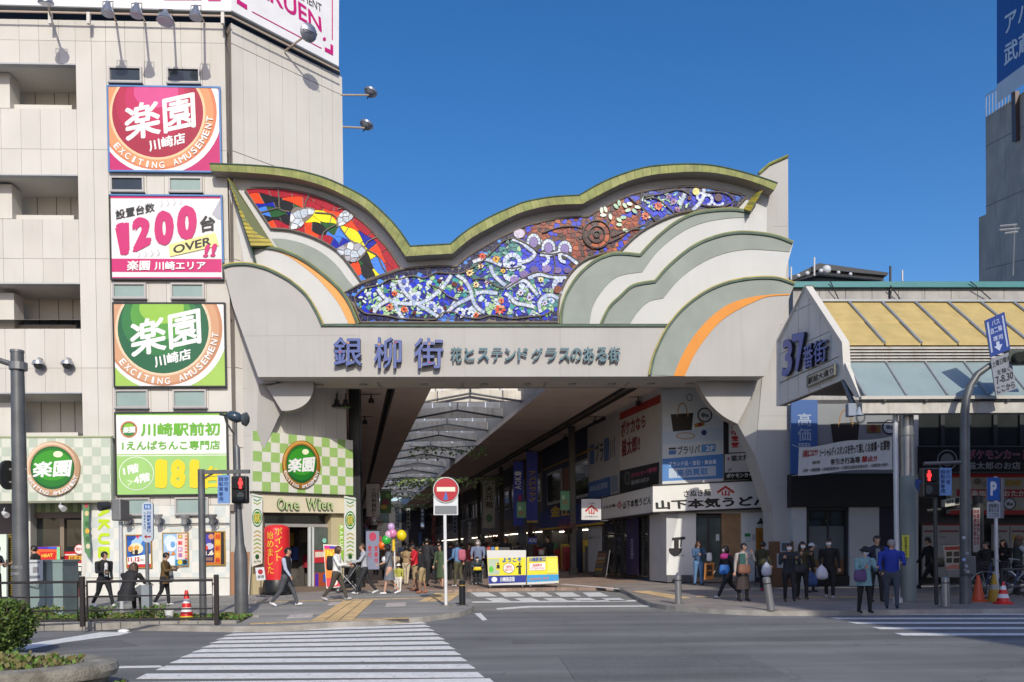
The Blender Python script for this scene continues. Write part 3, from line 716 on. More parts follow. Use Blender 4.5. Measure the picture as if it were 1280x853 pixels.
# main panel
gt=smoothc([(451.5,354.5),(483.4,343),(501.7,337.2),(528.4,333.6),(549.5,332.7),(570.6,333.4)],7)[:-1]+smoothc([(570.6,333.4),(583.4,322),(599,312),(614.7,302.7),(633.4,293.3),(655.6,283.2),(671,279),(694.7,273.8),(718,271.4),(735.3,271)],7)[:-1]+smoothc([(735.3,271),(743,266),(765,254.7),(780.6,246.9),(802.5,239.8),(836,234.6),(858.8,233),(878.5,234),(899.5,237),(920.6,241.9),(933.3,245.8)],7)
gb=smoothc([(920.6,260),(901,261),(878.5,263),(864,263.7),(843,268.6),(815,281),(794,295.3),(774.4,314.8)],7)[:-1]+smoothc([(774.4,314.8),(755.6,317),(736.6,322),(722,331.5),(710,345.6),(701.5,364.4),(698,383),(697,403)],7)
gz=[(640,403.2),(580,403.2),(520,403.2),(451,403.2),(443,384),(431,366)]
panM=gt+gb+gz
pan2=add(lambda mb:mb.slab(ARC,panM,GO-.015,.05,LEAD),'stained_glass')
DN,DB,MBL,LB_,TE,GP,PU,LA='10184A','08188C','0A2CD0','4C90E8','3E8C8C','A8D0A0','6A4C8E','9C86C4'
RB,RR,DR='8C3410','7C1C10','380C16'
leafspots=[]
def colour(x,y):
    d,i=edist(panM,x,y); w=10 if x<660 else 6
    redz=(x>646 and y<300+(x-646)*.55 and x<800 and not (x>770 and y>330)) and (y<296+(x-650)*.28 if x<712 else True)
    if 800 <= x<812:redz=False
    if redz:return rnd.choice([RB,'A8481C',RR,DR,RB,'B85A28','5A1A20',RR,MBL,'8C2A14',MBL])
    if d<w and (y>392 or x<690 or x>800):return rnd.choice([DN,DN,LB_,DN,'1C2A66','3A62B8',DN])
    if x>800:return rnd.choice([MBL,MBL,DB,MBL,'1040E0',MBL]) if x<850 else rnd.choice([MBL,DB,MBL])
    if 655<x<735 and 312<y<345:return rnd.choice([MBL,'0A30D8',MBL])
    if 590<x<645 and y<372:return rnd.choice([TE,MBL,TE,DB,'2A6A78',MBL])
    return rnd.choice([MBL,DB,MBL,TE,GP,DB,MBL,'1040E0','C8D8F0','2C9CA0'])
allc=[]
for p,c in cells(panM,6.3):
    c=shrink(c,.36)
    if len(c)>2:allc.append((area(c),c,colour(*p)))
allc.sort(key=lambda t:-t[0])
for a,c,k in allc[:290]:add(lambda mb:mb.slab(ARC,c,GO+rnd.uniform(.002,.014),.02,GL(k)),'glass_piece',parent=pan2)
mb=MB()
for a,c,k in allc[290:]:mb.slab(ARC,c,GO+rnd.uniform(.002,.014),.02,GL(k))
mb.obj('glass_mosaic',pan2,kind='stuff')
# white ribbons: short white tiles along curves, edged with lead
RIB=[[(472,361),(480,372),(494,378),(508,380),(520,380)],[(498,350),(503,361),(512,372),(522,380),(535,388),(549,397)],[(521,380),(533,376),(545,367),(556,356),(564,344)],[(467,391),(474,382),(485,376)],[(494,379),(497,388),(504,399)],[(571,344),(580,350),(587,360),(590,370),(593,380),(600,388),(606,391)],[(559,391),(567,383),(578,377),(590,371)],[(591,328),(602,324),(614,326),(627,332)],[(613,332),(616,342),(624,351),(632,357)],[(594,367),(606,365),(622,367)],[(631,367),(638,371),(644,379),(656,381),(668,384)],[(633,361),(645,353),(656,351),(663,358),(672,369)],[(660,348),(674,343),(688,346),(708,347)],[(640,299),(652,303),(660,310),(669,317),(662,325),(652,328)],[(675,318),(686,319),(697,316),(708,319),(722,330)],[(676,391),(674,380),(680,371),(690,369),(698,374)],[(856,242),(853,249),(850,257)],[(880,236),(879,247),(873,256),(866,263)]]
WG=GL('C4D2EC'); ribm=[WG,GL('B0C2E4'),GL('D2DCF0')]
for L in RIB:
    S=resample(smoothc(L,3),5.2); w=2.05
    pa=offs(S,w); pb=offs(S,-w)
    add(lambda mb:mb.slab(ARC,offs(S,w+.8)+offs(S,-w-.8)[::-1],GO+.03,.02,LEAD),'lead_line',parent=pan2)
    for i in range(len(S)-1):
        q=shrink([pa[i],pa[i+1],pb[i+1],pb[i]],.18); add(lambda mb:mb.slab(ARC,q,GO+.042+rnd.uniform(0,.004),.02,ribm[rnd.randrange(3)]),'ribbon_piece',parent=pan2)
# borders of the inner field and long lead lines
for L in ([(443,372),(455,361),(475,356),(487,349),(500,349),(515,345),(530,348),(545,341),(560,342),(575,342),(590,335),(605,325),(618,312),(630,301),(641,298)],[(443,372),(446,382),(455,391),(468,393),(485,395),(500,398),(520,399),(545,399),(552,392),(566,390),(580,396),(600,398),(615,394),(640,398),(662,396),(680,394),(690,388)],[(536,356),(548,360),(560,370),(572,375)],[(590,350),(605,349),(620,358),(630,361)],[(632,361),(655,347),(672,340),(690,344),(712,344)],[(627,334),(640,336),(652,333)],[(641,297),(660,306),(675,316),(690,318),(706,316),(726,329)],[(678,291),(700,284),(718,283),(732,287)],[(759,304),(775,297),(790,287),(806,281)],[(765,296),(785,288),(800,286)],[(802,240),(802,247),(800,258),(812,268),(820,277)],[(805,246),(825,243),(848,237),(862,243)],[(806,249),(820,248),(836,260),(844,268)],[(882,240),(905,241),(917,250),(908,257),(890,258),(877,256)],[(744,276),(745,267)],[(786,246),(795,254),(806,262)],[(692,318),(694,330),(692,343)]):
    lead(pan2,L,.024,.05)
# arches, spirals, wheel
def ring(cx,cy,r0,r1,a0,a1,n,cols,off=.045,ky=1.):
    for i in range(n):
        b0,b1=a0+(a1-a0)*(i+.06)/n,a0+(a1-a0)*(i+.94)/n
        L=disc(cx,cy,r1,r1*ky,3,b0,b1)+disc(cx,cy,r0,r0*ky,3,b0,b1)[::-1]
        add(lambda mb:mb.slab(ARC,L,GO+off+rnd.uniform(0,.006),.02,GL(rnd.choice(cols))),'ring_piece',parent=pan2)
def dsc(cx,cy,rx,ry,col,off=.05,n=12,rot=0.,nm='glass_piece'):
    L=[(cx+(x*math.cos(rot)-y*math.sin(rot)),cy+(x*math.sin(rot)+y*math.cos(rot))) for x,y in disc(0,0,rx,ry,n)]
    add(lambda mb:mb.slab(ARC,L,GO+off,.02,GL(col)),nm,parent=pan2)
for cx,cy,r in ((667,303,9),(685.5,310,9),(706,312,9)):
    dsc(cx,cy,r+1,(r+1)*1.25,'241C18',.035); ring(cx,cy,r*.62,r*.95,-20,200,8,['C2D0E8','D6E0F0'],ky=1.25); dsc(cx,cy,r*.55,r*.75,['4A5CC0','8070B0','6A66A8'][int(cx)%3])
dsc(649,292,7,6,'C8C0D8',.04)
ring(640.5,328,6.5,12,-60,240,10,['D0DAEE','BECCE6'],.04); ring(640,333,2.5,6,40,360,7,['D0DAEE'],.045); ring(638,343,3,9,180,350,5,['D8E2F2'],.045)
for cx,cy,a in ((679,324,-100),(706,321,60)):ring(cx,cy,4.5,8.5,a,a+220,7,['CCD8EE','DCE4F2'],.045)
for x,y,r in ((668,337,5.5),(683,336,6),(697,338,5),(709,338,4.5),(643,350,6),(655,343,6)):dsc(x,y,r,r*.8,rnd.choice(['5A4A86','74609C','8A74B0','3C3A66']),.05)
ring(700,357,4,10,60,290,7,['CAD6EA','B8C8E0']); dsc(697,362,5,5,'7C3A22',.055)
for x,y in ((500,352),(504,362),(513,372),(534,383),(544,389)):ring(x+5,y,3.2,6.4,-60,200,6,['C4D0EA','DAE2F2'],.048); dsc(x+5,y,3,3,'5A6CC8',.05)
for x,y,r in ((575,391,6.5),(584,389,4),(589,393,4)):ring(x,y,r*.4,r,-90,200,5,['DCE6F0'],.05)
dsc(746,293,17.5,17.5,'2C2420',.03,28); ring(746,293,10.5,16,0,360,9,[RB,DR,RR,'B4501E',DR],.045); ring(746,293,4,9.8,0,360,6,[DR,RR,RB],.045); dsc(746,293,3.2,3.2,'2A1418',.05)
for r_ in (17.2,10.2,3.8):add(lambda mb:mb.tube([ARC.at(x,y,GO+.075) for x,y in disc(746,293,r_,n=28)]+[ARC.at(746+r_,293,GO+.075)],.03,P('5C524A'),5),'lead_line',parent=pan2)
for a in range(0,360,24):# rays round the wheel
    x,y=746+20.5*math.cos(R(a)),293+20*math.sin(R(a))
    if inside(panM,x,y) and edist(panM,x,y)[0]>3:dsc(x,y,3.3,2.6,rnd.choice([DR,RR,'5A1A22']),.03,6,R(a))
def flower(cx,cy,r,cols,n=8,ctr='6A2018'):
    a0=rnd.random()*6
    for i in range(n):
        a=a0+i*2*math.pi/n; k_=rnd.uniform(.48,.72); dsc(cx+math.cos(a)*r*k_,cy+math.sin(a)*r*k_,r*rnd.uniform(.3,.5),r*rnd.uniform(.18,.28),rnd.choice(cols),.055+.004*(i%2),7,a,'petal')
    dsc(cx,cy,r*.3,r*.3,ctr,.065,7,nm='petal')
OR=['E0653A','D84A28','F0906A']; CRM=['F0DCA0','E8C878','F4E8C4']; DKR=['5A1A20','7A2428','301016']
for x,y,r,c in ((493,367,5,OR),(487,384,6,OR),(505,387,6,OR),(518,391,3.5,DKR),(549,351,3.5,DKR),(464,388,3.5,DKR),(556,385,3.5,DKR),(568,355,4.5,DKR),(576,361,5,OR+DKR),(603,320,6,OR),(620,324,6,['F0C040','E8A828']),(601,333,5,CRM+DKR),(587,341,7,CRM),(629,339,4,['F0C040']),(595,356,5.5,CRM),(609,353,4,['D8D0E0','B04860']),(627,376,5,OR),(625,387,8.5,['E85A30','D84420','F0A080']),(595,394,5,OR),(651,366,6,['D8D8F0','C8C8E8']),(662,372,6,['E0E0F4','B8B8E0']),(676,350,4.5,['E8D880','F0F0C0']),(681,379,5,['D0D0F0','A0A8D8']),(823,258,7,OR),(807,270,6.5,OR),(842,252,6,['9070A8','B8A0C8']),(836,246,5,['7A5CA0','A890C0']),(847,262,5,['8A5A90','C8A8C0'])):flower(x,y,r*.78,c)
dsc(870,239.5,4.5,4.5,'E8DC8C',.06); dsc(898,247,5,5,'5C4450',.06); ring(884,250,4.5,8,-90,180,6,['D4DEF2']); ring(876,246,3,6,60,270,5,['D4DEF2']); ring(898,251,5,8,200,340,4,['D4DEF2'])
dsc(862,248,2.5,2.5,'5A1418',.06)
def leaves(n,box,cols,r=(1.6,3.4)):
    mb=MB(); k=0
    while k<n:
        x,y=rnd.uniform(box[0],box[2]),rnd.uniform(box[1],box[3])
        if not inside(panM,x,y) or edist(panM,x,y)[0]<7:k += 1; continue
        a=rnd.uniform(0,3.14); rr=rnd.uniform(*r); c,s_=math.cos(a),math.sin(a)
        mb.slab(ARC,[(x+(u*c-v*s_),y+(u*s_+v*c)) for u,v in disc(0,0,rr,rr*.48,6)],GO+.038,.015,GL(rnd.choice(cols))); k += 1
    o=mb.obj('leaf_mosaic',pan2); o['kind']='stuff'
leaves(140,(450,345,556,398),['B4DCA4','9CC890','D0E8C0','6CA070','E0F0E0'])
leaves(100,(556,300,640,372),['3E8C84','5AA49A','2C7078','94BCA8'])
leaves(85,(590,355,696,398),['A8CC8C','6CA060','D0E4D0','B8C8E8'])
leaves(75,(802,240,862,285),['A8D4B0','C8E4C8','80B090','E0F0E8'])
leaves(40,(650,345,710,385),['A8B8E8','6C90D8','88B088'])
for x,y,a in ((757,262,1.2),(754,269,0),(763,271,1.3),(770,258,.8),(774,254,1.4),(781,257,.9),(787,255,.3),(785,263,-.3),(779,272,0),(774,275,.6),(774,281,.1),(782,288,.4),(797,259,.2),(793,264,.8),(752,263,1.5)):
    dsc(x,y,4,2.2,rnd.choice(['C0DCC0','A4CCB0','DCECDC']),.06,8,a,'leaf')
add(lambda mb:mb.tube([ARC.at(x,y,GO+.02) for x,y in panM+panM[:1]],.035,LEAD,5),'lead_frame',parent=pan2)
# ================================================================ LEFT BUILDING
LW=M('precast_cream',(.575,.555,.515),.8,var=.06,scale=.7,bump=.15,bscale=40,streak=.3,dirt=(.45,.40,.33))
LW2=M('precast_cream_b',(.555,.53,.49),.8,var=.06,scale=.7,bump=.15,bscale=40,streak=.35,dirt=(.42,.37,.3))
LW3=M('precast_cream_c',(.59,.57,.53),.8,var=.06,scale=.7,streak=.25,dirt=(.5,.44,.36))
JOINT=M('joint',(.22,.19,.17),.9)
ALU=M('aluminium',(.42,.40,.385),.45,metal=.3,var=.05); DKMET=M('dark_metal',(.035,.037,.04),.5,metal=.2,var=.1); GREYMET=M('grey_metal',(.2,.205,.21),.45,metal=.4,var=.12)
DGLASS=M('dark_glass',(.03,.04,.045),.08,var=.2,spec=.8); GGLASS=M('frosted_green_glass',(.27,.36,.34),.35,var=.08); SHOPGLASS=M('shop_glass',(.03,.035,.035),.06,var=.3,scale=1.2,spec=.7)
GALV=M('galvanised',(.45,.46,.47),.4,metal=.6,var=.15)
def q(x,y):return (x+.0195*(y-360),y+(x-200)*(-.013+4.65e-5*(683-y)))
def qr(x0,y0,x1,y1):return [q(x0,y0),q(x1,y0),q(x1,y1),q(x0,y1)]
lb=thing('corner_building','cream panelled corner building with open galleries and stacked signboards beside the gateway','building',(-14,28,0))
def addL(fn,name,parent=lb,smooth=False,**k):
    mb=MB(); fn(mb); return mb.obj(name,parent,smooth,**k)
openings=[(-60,82,100,138),(-60,220,100,275),(-60,354.7,100,411),(-60,490.7,100,545)]
xb=[-45,-20,5,30,54.5,79.5,100,120,138,162,186,208,232,258,287]
yb=[27,53,82,138,188,220,275,324,354.7,411,460,490.7,545]
for i in range(len(xb)-1):
    ys=yb if xb[i]<100 else [27,53,188,324,460,545,632]
    for j in range(len(ys)-1):
        cx,cy=(xb[i]+xb[i+1])/2,(ys[j]+ys[j+1])/2
        if any(o[0]<cx<o[2] and o[1]<cy<o[3] for o in openings):continue
        gp=.22
        addL(lambda mb:mb.slab(LB,qr(xb[i]+gp,ys[j]+gp,xb[i+1]-gp,ys[j+1]-gp),rnd.uniform(-.003,.003),.2,rnd.choice([LW,LW2,LW3,LW])),'wall_panel')
for y0,y1 in ((27,82),(138,220),(275,354.7),(411,490.7)):addL(lambda mb:mb.slab(LB,qr(-45,y0+.3,101,y1-.3),-.018,1.9,JOINT if False else LW2),'storey_band')
addL(lambda mb:mb.slab(LB,qr(100.6,27.5,287,640),-.02,2.,JOINT),'wall_core')
for k,(x0,y0,x1,y1) in enumerate(openings):# gallery back walls, drip edges, piers, ledges
    bw=addL(lambda mb:mb.slab(LB,qr(-45,y0-8,112,y1+8),-1.75,.2,LW2),'gallery_wall')
    for xs in (-12,24,48,72,90):addL(lambda mb:mb.slab(LB,qr(xs,y0-4,xs+.9,y1+6),-1.74,.01,JOINT),'seam',parent=bw)
    addL(lambda mb:mb.slab(LB,qr(-4,y0+12,17,y1-.5),-.55,.6,LW),'pier')
    addL(lambda mb:mb.slab(LB,qr(20,y1-5,94,y1+1),-.8,.7,LW3),'ledge')
    if k:addL(lambda mb:mb.prism([LB.at(*q(xx,y0),-oo)+Vector((0,0,-.012)) for xx,oo in ((30,.5),(52,.5),(58,1.2),(36,1.2))],(0,0,.01),JOINT),'ceiling_hatch')
    addL(lambda mb:mb.slab(LB,[q(-45,y0-1.0),q(100,y0-1.0),q(100,y0+.8),q(-45,y0+.8)],.012,.2,M('drip_edge',(.42,.43,.45),.6)),'drip_edge')
addL(lambda mb:mb.prism([LB.at(*q(-45,400),-.02),LB.at(*q(286,400),-.02),CH.at(431,400,-.05),LB.at(*q(360,400),-9),LB.at(*q(-45,400),-9)][::-1],(0,0,0.01),JOINT),'floor_slab')
# chamfer panels: columns by picture x, rows by height
def atz(pl,px,z,off=0.):
    y=400.
    for _ in range(4):
        p=pl.at(px+.013*(y-400) ,y,off); a,b=ab(px+.013*(y-400),y); k=p.y; b=(EYE-z)/k; y=683+(b*1000-ST*(px-640))/CT
    p=pl.at(px+.013*(y-400),y,off); return Vector((p.x,p.y,z))
zr=[LB.at(*q(286,y)).z for y in (27,53,188,324,460,560,620)]
cx_=[293.5,308,325,341,357,374,390,406,419,431.5]
for i in range(len(cx_)-1):
    for j in range(len(zr)-1):
        z1,z0=zr[j]-.012,zr[j+1]+.012
        L=[atz(CH,cx_[i]+.15,z1),atz(CH,cx_[i+1]-.15,z1),atz(CH,cx_[i+1]-.15,z0),atz(CH,cx_[i]+.15,z0)]
        addL(lambda mb:mb.prism(L,-CH.n3*.2,rnd.choice([LW,LW3,LW3])),'wall_panel')
L=[atz(CH,293.5,zr[0]-.02),atz(CH,431.5,zr[0]-.02),atz(CH,431.5,3.05),atz(CH,293.5,3.05)]
addL(lambda mb:mb.prism([p-CH.n3*.02 for p in L],-CH.n3*1.5,JOINT),'wall_core')
addL(lambda mb:mb.prism([Vector((-9.3,27.2,zr[0]-.1)),Vector((-6.3,30.2,zr[0]-.1)),Vector((-7.5,36,zr[0]-.1)),Vector((-30,36,zr[0]-.1)),Vector((-30,26.2,zr[0]-.1))],(0,0,-.3),JOINT),'roof')
addL(lambda mb:mb.prism([Vector((-6.35,30.15,0)),Vector((-6.35,30.15,zr[0]-.1)),Vector((-7.9,36,zr[0]-.1)),Vector((-7.9,36,0))],(-.3,0,0),LW2),'side_wall')
# small windows
def window(pl,L,glass,parent=lb,off=.075,fr=2.2,sill=True):
    (x0,y0),(x1,_),(x1b,y1),(x0b,_)=L[0],L[1],L[2],L[3]
    o=addL(lambda mb:(mb.slab(pl,[L[0],L[1],(L[1][0]-fr,L[1][1]+fr),(L[0][0]+fr,L[0][1]+fr)],off,.1,ALU),mb.slab(pl,[L[3],L[2],(L[2][0]-fr,L[2][1]-fr),(L[3][0]+fr,L[3][1]-fr)],off+.01,.1,ALU),mb.slab(pl,[L[0],(L[0][0]+fr,L[0][1]+fr),(L[3][0]+fr,L[3][1]-fr),L[3]],off,.1,ALU),mb.slab(pl,[L[1],(L[1][0]-fr,L[1][1]+fr),(L[2][0]-fr,L[2][1]-fr),L[2]],off,.1,ALU)),'window',parent)
    g=[(L[0][0]+fr,L[0][1]+fr),(L[1][0]-fr,L[1][1]+fr),(L[2][0]-fr,L[2][1]-fr),(L[3][0]+fr,L[3][1]-fr)]
    addL(lambda mb:mb.slab(pl,g,off-.055,.03,glass),'pane',o)
    if sill:addL(lambda mb:mb.slab(pl,[(L[3][0]-.5,L[3][1]-.2),(L[2][0]+.5,L[2][1]-.2),(L[2][0]+.5,L[2][1]+1.3),(L[3][0]-.5,L[3][1]+1.3)],off+.05,.14,GREYMET),'sill',o)
for y0,y1,g1,g2 in ((83.5,103,DGLASS,DGLASS),(220.5,239.5,DGLASS,GGLASS),(353.5,373,GGLASS,GGLASS),(487,510,GGLASS,GGLASS),(622,644,GGLASS,GGLASS)):
    window(LB,qr(140,y0,182,y1),g1); window(LB,qr(213,y0,255,y1),g2)
# ---------------------------------------------------------------- signboards
def signbox(name,label,pl,L,frame,face,off=.12,th=.14,fr=2.,group=None):
    c=pl.at(*L[3],off); t=thing(name,label,'signboard',c,group)
    inn=[(L[0][0]+fr,L[0][1]+fr),(L[1][0]-fr,L[1][1]+fr),(L[2][0]-fr,L[2][1]-fr),(L[3][0]+fr,L[3][1]-fr)]
    mb=MB(); mb.slab(pl,L,off-.03,th,frame)
    for i in range(4):
        j=(i+1)%4; mb.slab(pl,[L[i],L[j],inn[j],inn[i]],off+.02,.07,frame)
    mb.obj('frame',t); mb=MB(); mb.slab(pl,inn,off-.005,.02,face); mb.obj('panel',t); return t,inn
def clipq(L,quad):
    n=len(quad)
    for i in range(n):
        a,b=quad[i],quad[(i+1)%n]; dx,dy=b[0]-a[0],b[1]-a[1]; nx,ny=dy,-dx
        cx=sum(p[0] for p in quad)/n; cy=sum(p[1] for p in quad)/n
        if nx*cx+ny*cy>nx*a[0]+ny*a[1]:nx,ny=-nx,-ny
        L=clip(L,nx,ny,nx*a[0]+ny*a[1])
        if len(L)<3:return []
    return L
class Print:# flat print on a board, layer on layer
    def __init__(s,pl,off,clipto=None):s.pl=pl; s.off=off; s.mb=MB(); s.k=0; s.cl=clipto
    def sh(s,L,m):
        if s.cl:L=clipq(L,s.cl)
        s.k += 1
        if len(L)>2:s.mb.poly(s.pl.pts(L,s.off+s.k*.0012),m if not isinstance(m,str) else P(m))
        return s
    def tx(s,t,quad,m,bold=.01,vert=False,sp=1.):
        s.k += 1; m=m if not isinstance(m,str) else P(m)
        (vtext if vert else text)(s.mb,t,s.pl,quad,s.off+s.k*.0012,m,bold) if vert else text(s.mb,t,s.pl,quad,s.off+s.k*.0012,m,bold,sp=sp)
        return s
    def done(s,parent,name='print'):return s.mb.obj(name,parent)
def arctext(pr,s,cx,cy,r,a0,a1,h,m,ky=1.,kx=1.,bold=.02):
    n=len(s)-1
    for i,ch in enumerate(s):
        if ch == ' ':continue
        a=R(a0+(a1-a0)*i/n); ux,uy=-math.sin(a),-math.cos(a)       # reading direction, counter-clockwise along the bottom
        rx_,ry_=math.cos(a),-math.sin(a); w=h*(.35 if ch == 'I' else .8 if ch != 'M' else 1.05)/2
        def pt(u,v):x=rx_*(r+v)+ux*u; y=ry_*(r+v)+uy*u; return (cx+x*kx,cy+y*ky)
        pr.tx(ch,[pt(-w,-h/2),pt(w,-h/2),pt(w,h/2),pt(-w,h/2)],m,bold)
def rakuen(pr,dx,dy,ring,cols,white='F2F2F0'):
    cx,cy=197+dx,141+dy
    pr.sh(disc(cx+2,cy,79,78,48),white); pr.sh(disc(cx,cy,74,71.5,48),ring[0]); pr.sh(disc(cx-1,cy,71,68.5,48),ring[1]); pr.sh(disc(cx,cy,60,59,44),ring[2]); pr.sh(disc(cx,cy,57,56,44),cols[0])
    for i,c in enumerate(cols[1:]):pr.sh(disc(cx-4+i,cy-10-8*i,48-10*i,44-12*i,32),c)
    pr.sh(disc(cx+2,cy-40,22,11,20),cols[-1])
    pr.tx('楽園',[(154+dx,133+dy),(243+dx,113+dy),(245+dx,159+dy),(157+dx,178+dy)],'F4F4F2',.024)
    pr.tx('川崎店',[(184.5+dx,176+dy),(231+dx,165+dy),(232+dx,179+dy),(187+dx,190+dy)],'F4F4F2',.03)
    arctext(pr,'EXCITING AMUSEMENT',cx,cy,65.5,219.5,353,8.2,P('F4F4F2'))
BLUF=P('5A86C0',.4); BLKF=P('2A2C30',.4)
t,inn=signbox('signboard','magenta signboard with white characters in an orange ring, topmost on the cream building',LB,qr(138,107,280,215),BLUF,P('C81E6E'))
pr=Print(LB,.12,inn); rakuen(pr,0,0,['DC8058','E49A68','F4CCA0'],['A8143C','B81848','C8205E','DC4C90']); pr.done(t)
t,inn=signbox('signboard','white signboard with big magenta 1200 and a yellow OVER patch',LB,qr(138,243,280,350),BLKF,P('EDEBEC'))
o=addL(lambda mb:[mb.slab(LB,s_,.15,.03,BLUF) for s_ in ([inn[0],inn[1],(inn[1][0]+2,inn[1][1]-2),(inn[0][0]-2,inn[0][1]-2)],[inn[1],(inn[1][0]+2,inn[1][1]-2),(inn[2][0]+2,inn[2][1]-20),(inn[2][0],inn[2][1]-20)])],'frame_trim',t)
pr=Print(LB,.12,inn); MG='D02874'
pr.sh([(138,245),(280,245),(280,248.3),(138,248)],MG).sh([(139,323.5),(277,324),(277,340.5),(139,340)],MG).sh([(139,346.5),(277,346.5),(277,349),(139,348.6)],MG)
pr.sh([(265,268),(277,246),(277,275),(272,274)],'B8B8C4')
for k,(x,y) in enumerate([(200,255),(208,254),(216,253),(224,252),(172,318),(180,317.5),(188,317),(196,316)]):pr.sh([(x,y-4),(x+2.5,y),(x,y+4),(x+1.5,y+4),(x+4,y),(x+1.5,y-4)],'D8D8DC')
pr.tx('設置台数',[(144,263),(193,253),(193.5,264.5),(145,275)],'303030',.02)
for ch,qd in (('1',[(143,281),(161,276),(162,317),(151,321)]),('2',[(164.5,273),(189,269.5),(189,305),(165.5,317.5)]),('0',[(192,264),(217,262),(217.5,305),(193.5,309.5)]),('0',[(220.5,258),(246,255),(246,299),(221.5,302)])):pr.tx(ch,qd,MG,.07)
pr.tx('台',[(249,271),(269,268),(269,288),(251,291)],'383838',.03)
pr.sh([(211,306),(269,291),(274,307),(212,321)],'F2E89A'); pr.tx('OVER',[(216,307.5),(264,295.5),(264,306.5),(217,318)],'303030',.03)
pr.tx('!!',[(257,306),(272,304),(269,321),(253,322)],MG,.04)
pr.tx('楽園',[(159,326),(188,325.5),(187,338),(158.5,338.5)],'F4F4F2',.03); pr.tx('川崎エリア',[(193,327),(257,326.5),(257,337.5),(193,338)],'F4F4F2',.03); pr.done(t)
t,inn=signbox('signboard','green signboard with white characters in a copper ring, third from the top',LB,qr(139.5,378,281,484.5),BLKF,P('A6CC5C'))
pr=Print(LB,.12,inn); rakuen(pr,7,270,['C88C68','D4A27C','F0D0B0'],['1C6440','2F7C42','58A040','98C84C']); pr.done(t)
t,inn=signbox('signboard','white and green signboard with a yellow 181 above the wall posters',LB,qr(139.5,515,281,620),BLKF,P('F0F2EE'))
pr=Print(LB,.12,inn); GN='6CB82E'
pr.sh([(140,515),(285,515),(285,519),(140,519)],'8CCC48').sh([(140,568),(285,567),(285,568.2),(140,569.2)],'A8D470').sh([(140,570.5),(285,569.5),(285,622),(140,622)],'A2D07A')
pr.sh(disc(161,537,10.6,10.4,24),'C07850').sh(disc(161,537,8.6,8.4,22),'2A8038').sh(disc(161,533.5,6,4),'8CC438').tx('楽園',[(153.5,534),(169,533),(169,541),(153.5,542)],'F4F4F2',.04)
pr.tx('川崎駅前初',[(176,529),(275,528),(275,544.5),(176,545.5)],GN,.03); pr.tx('1えんぱちんこ専門店',[(152.5,551.5),(275,550.5),(275,562),(152.5,563)],GN,.02)
pr.sh(disc(170.5,592,22,21,30),'F0F2EE').sh(disc(170.5,592,21.2,20.2,30),'A2D07A'); pr.tx('1階',[(153,584),(173,578.5),(174,590),(155,595)],'F4F4F2',.03); pr.tx('>',[(159,600),(166,598),(166,606),(160,608)],'D0E8B8',.03); pr.tx('4階',[(166,595),(187,590),(188,601),(168,607)],'F4F4F2',.03)
for ch,a,b in (('1',194,209),('8',213,232),('1',237,249)):pr.tx(ch,[(a,575),(b,574),(b,610),(a,611)],'F6D81E',.06)
pr.tx('台',[(254,583),(278,582),(278,610),(254,611)],'F6D81E',.045); pr.done(t)
# roof billboards
GM=P('F0F0F2',.4)
bb=thing('rooftop_billboard','white rooftop billboard with magenta capital letters, wrapping the building corner','billboard',LB.at(150,10))
mb=MB(); mb.slab(LB,[(-60,-60),(290,-60),(289,13.5),(-60,4)],.25,.25,GM); mb.obj('panel',bb)
mb=MB(); mb.slab(CH,[(289.5,-120),(424,-80),(423.5,83),(289.5,13)],.25,.25,GM); mb.obj('panel',bb)
mb=MB(); mb.slab(LB,[(-60,4),(289,13.5),(289,15),(-60,5.5)],.27,.3,GREYMET); mb.slab(CH,[(289.5,13),(423.5,83),(423.5,85),(289.5,15)],.27,.3,GREYMET); mb.obj('frame',bb)
pr=Print(LB,.26); pr.sh([(205,-8),(252,-8),(252,.5),(205,.5)],'C8147A').sh([(260,-8),(276,-8),(276,1.5),(260,1.5)],'C8147A'); pr.done(bb)
pr=Print(CH,.26)
pr.tx('RAKUEN',[(303,-50),(401,22),(402.5,41),(303,-18)],'C8147A',.02); pr.tx('EXCITING AMUSEMENT',[(303,-58),(402,6),(402.3,16),(303,-46)],'404048',.01)
pr.sh([(315,14),(402,60),(402,61.2),(315,15.2)],'C8147A').sh(disc(405.5,49,2,2.4,10),'C8147A').sh([(296,-10),(300,-8),(300,1),(309,6.5),(309,12.5),(296,4)],'C8147A').sh([(413,55),(416.5,57),(416.5,69.5),(406,64),(406,59),(413,62.5)],'C8147A').sh([(414.8,-60),(416,-60),(416,50),(414.8,49.5)],'C8147A'); pr.done(bb)
# dark service gap with rail
addL(lambda mb:mb.slab(LB,[(-60,6),(288,15),(288,33),(-60,24)],-.6,.3,M('dark_gap',(.06,.06,.065),.8)),'parapet_back')
addL(lambda mb:mb.slab(CH,[(289,15),(424,85),(426,98),(289,33)],-.5,.3,MATS['dark_gap']),'parapet_back')
rail=thing('parapet_rail','rusty white pipe rail running along the roof edge under the billboard','rail',LB.at(100,30,.3))
mb=MB(); mb.tube([LB.at(-60,13,.35),LB.at(288,20.5,.35)],.03,P('C8B4A4',.6),6); mb.tube([CH.at(288,20.5,.35),CH.at(424,89,.35)],.03,P('C8B4A4',.6),6); mb.obj('rail',rail)
for x in (62,110,278):mb=MB(); mb.slab(LB,[(x-2,15),(x+2,15),(x+2,29),(x-2,29)],.38,.1,P('D8D4CC')); mb.obj('post',rail)
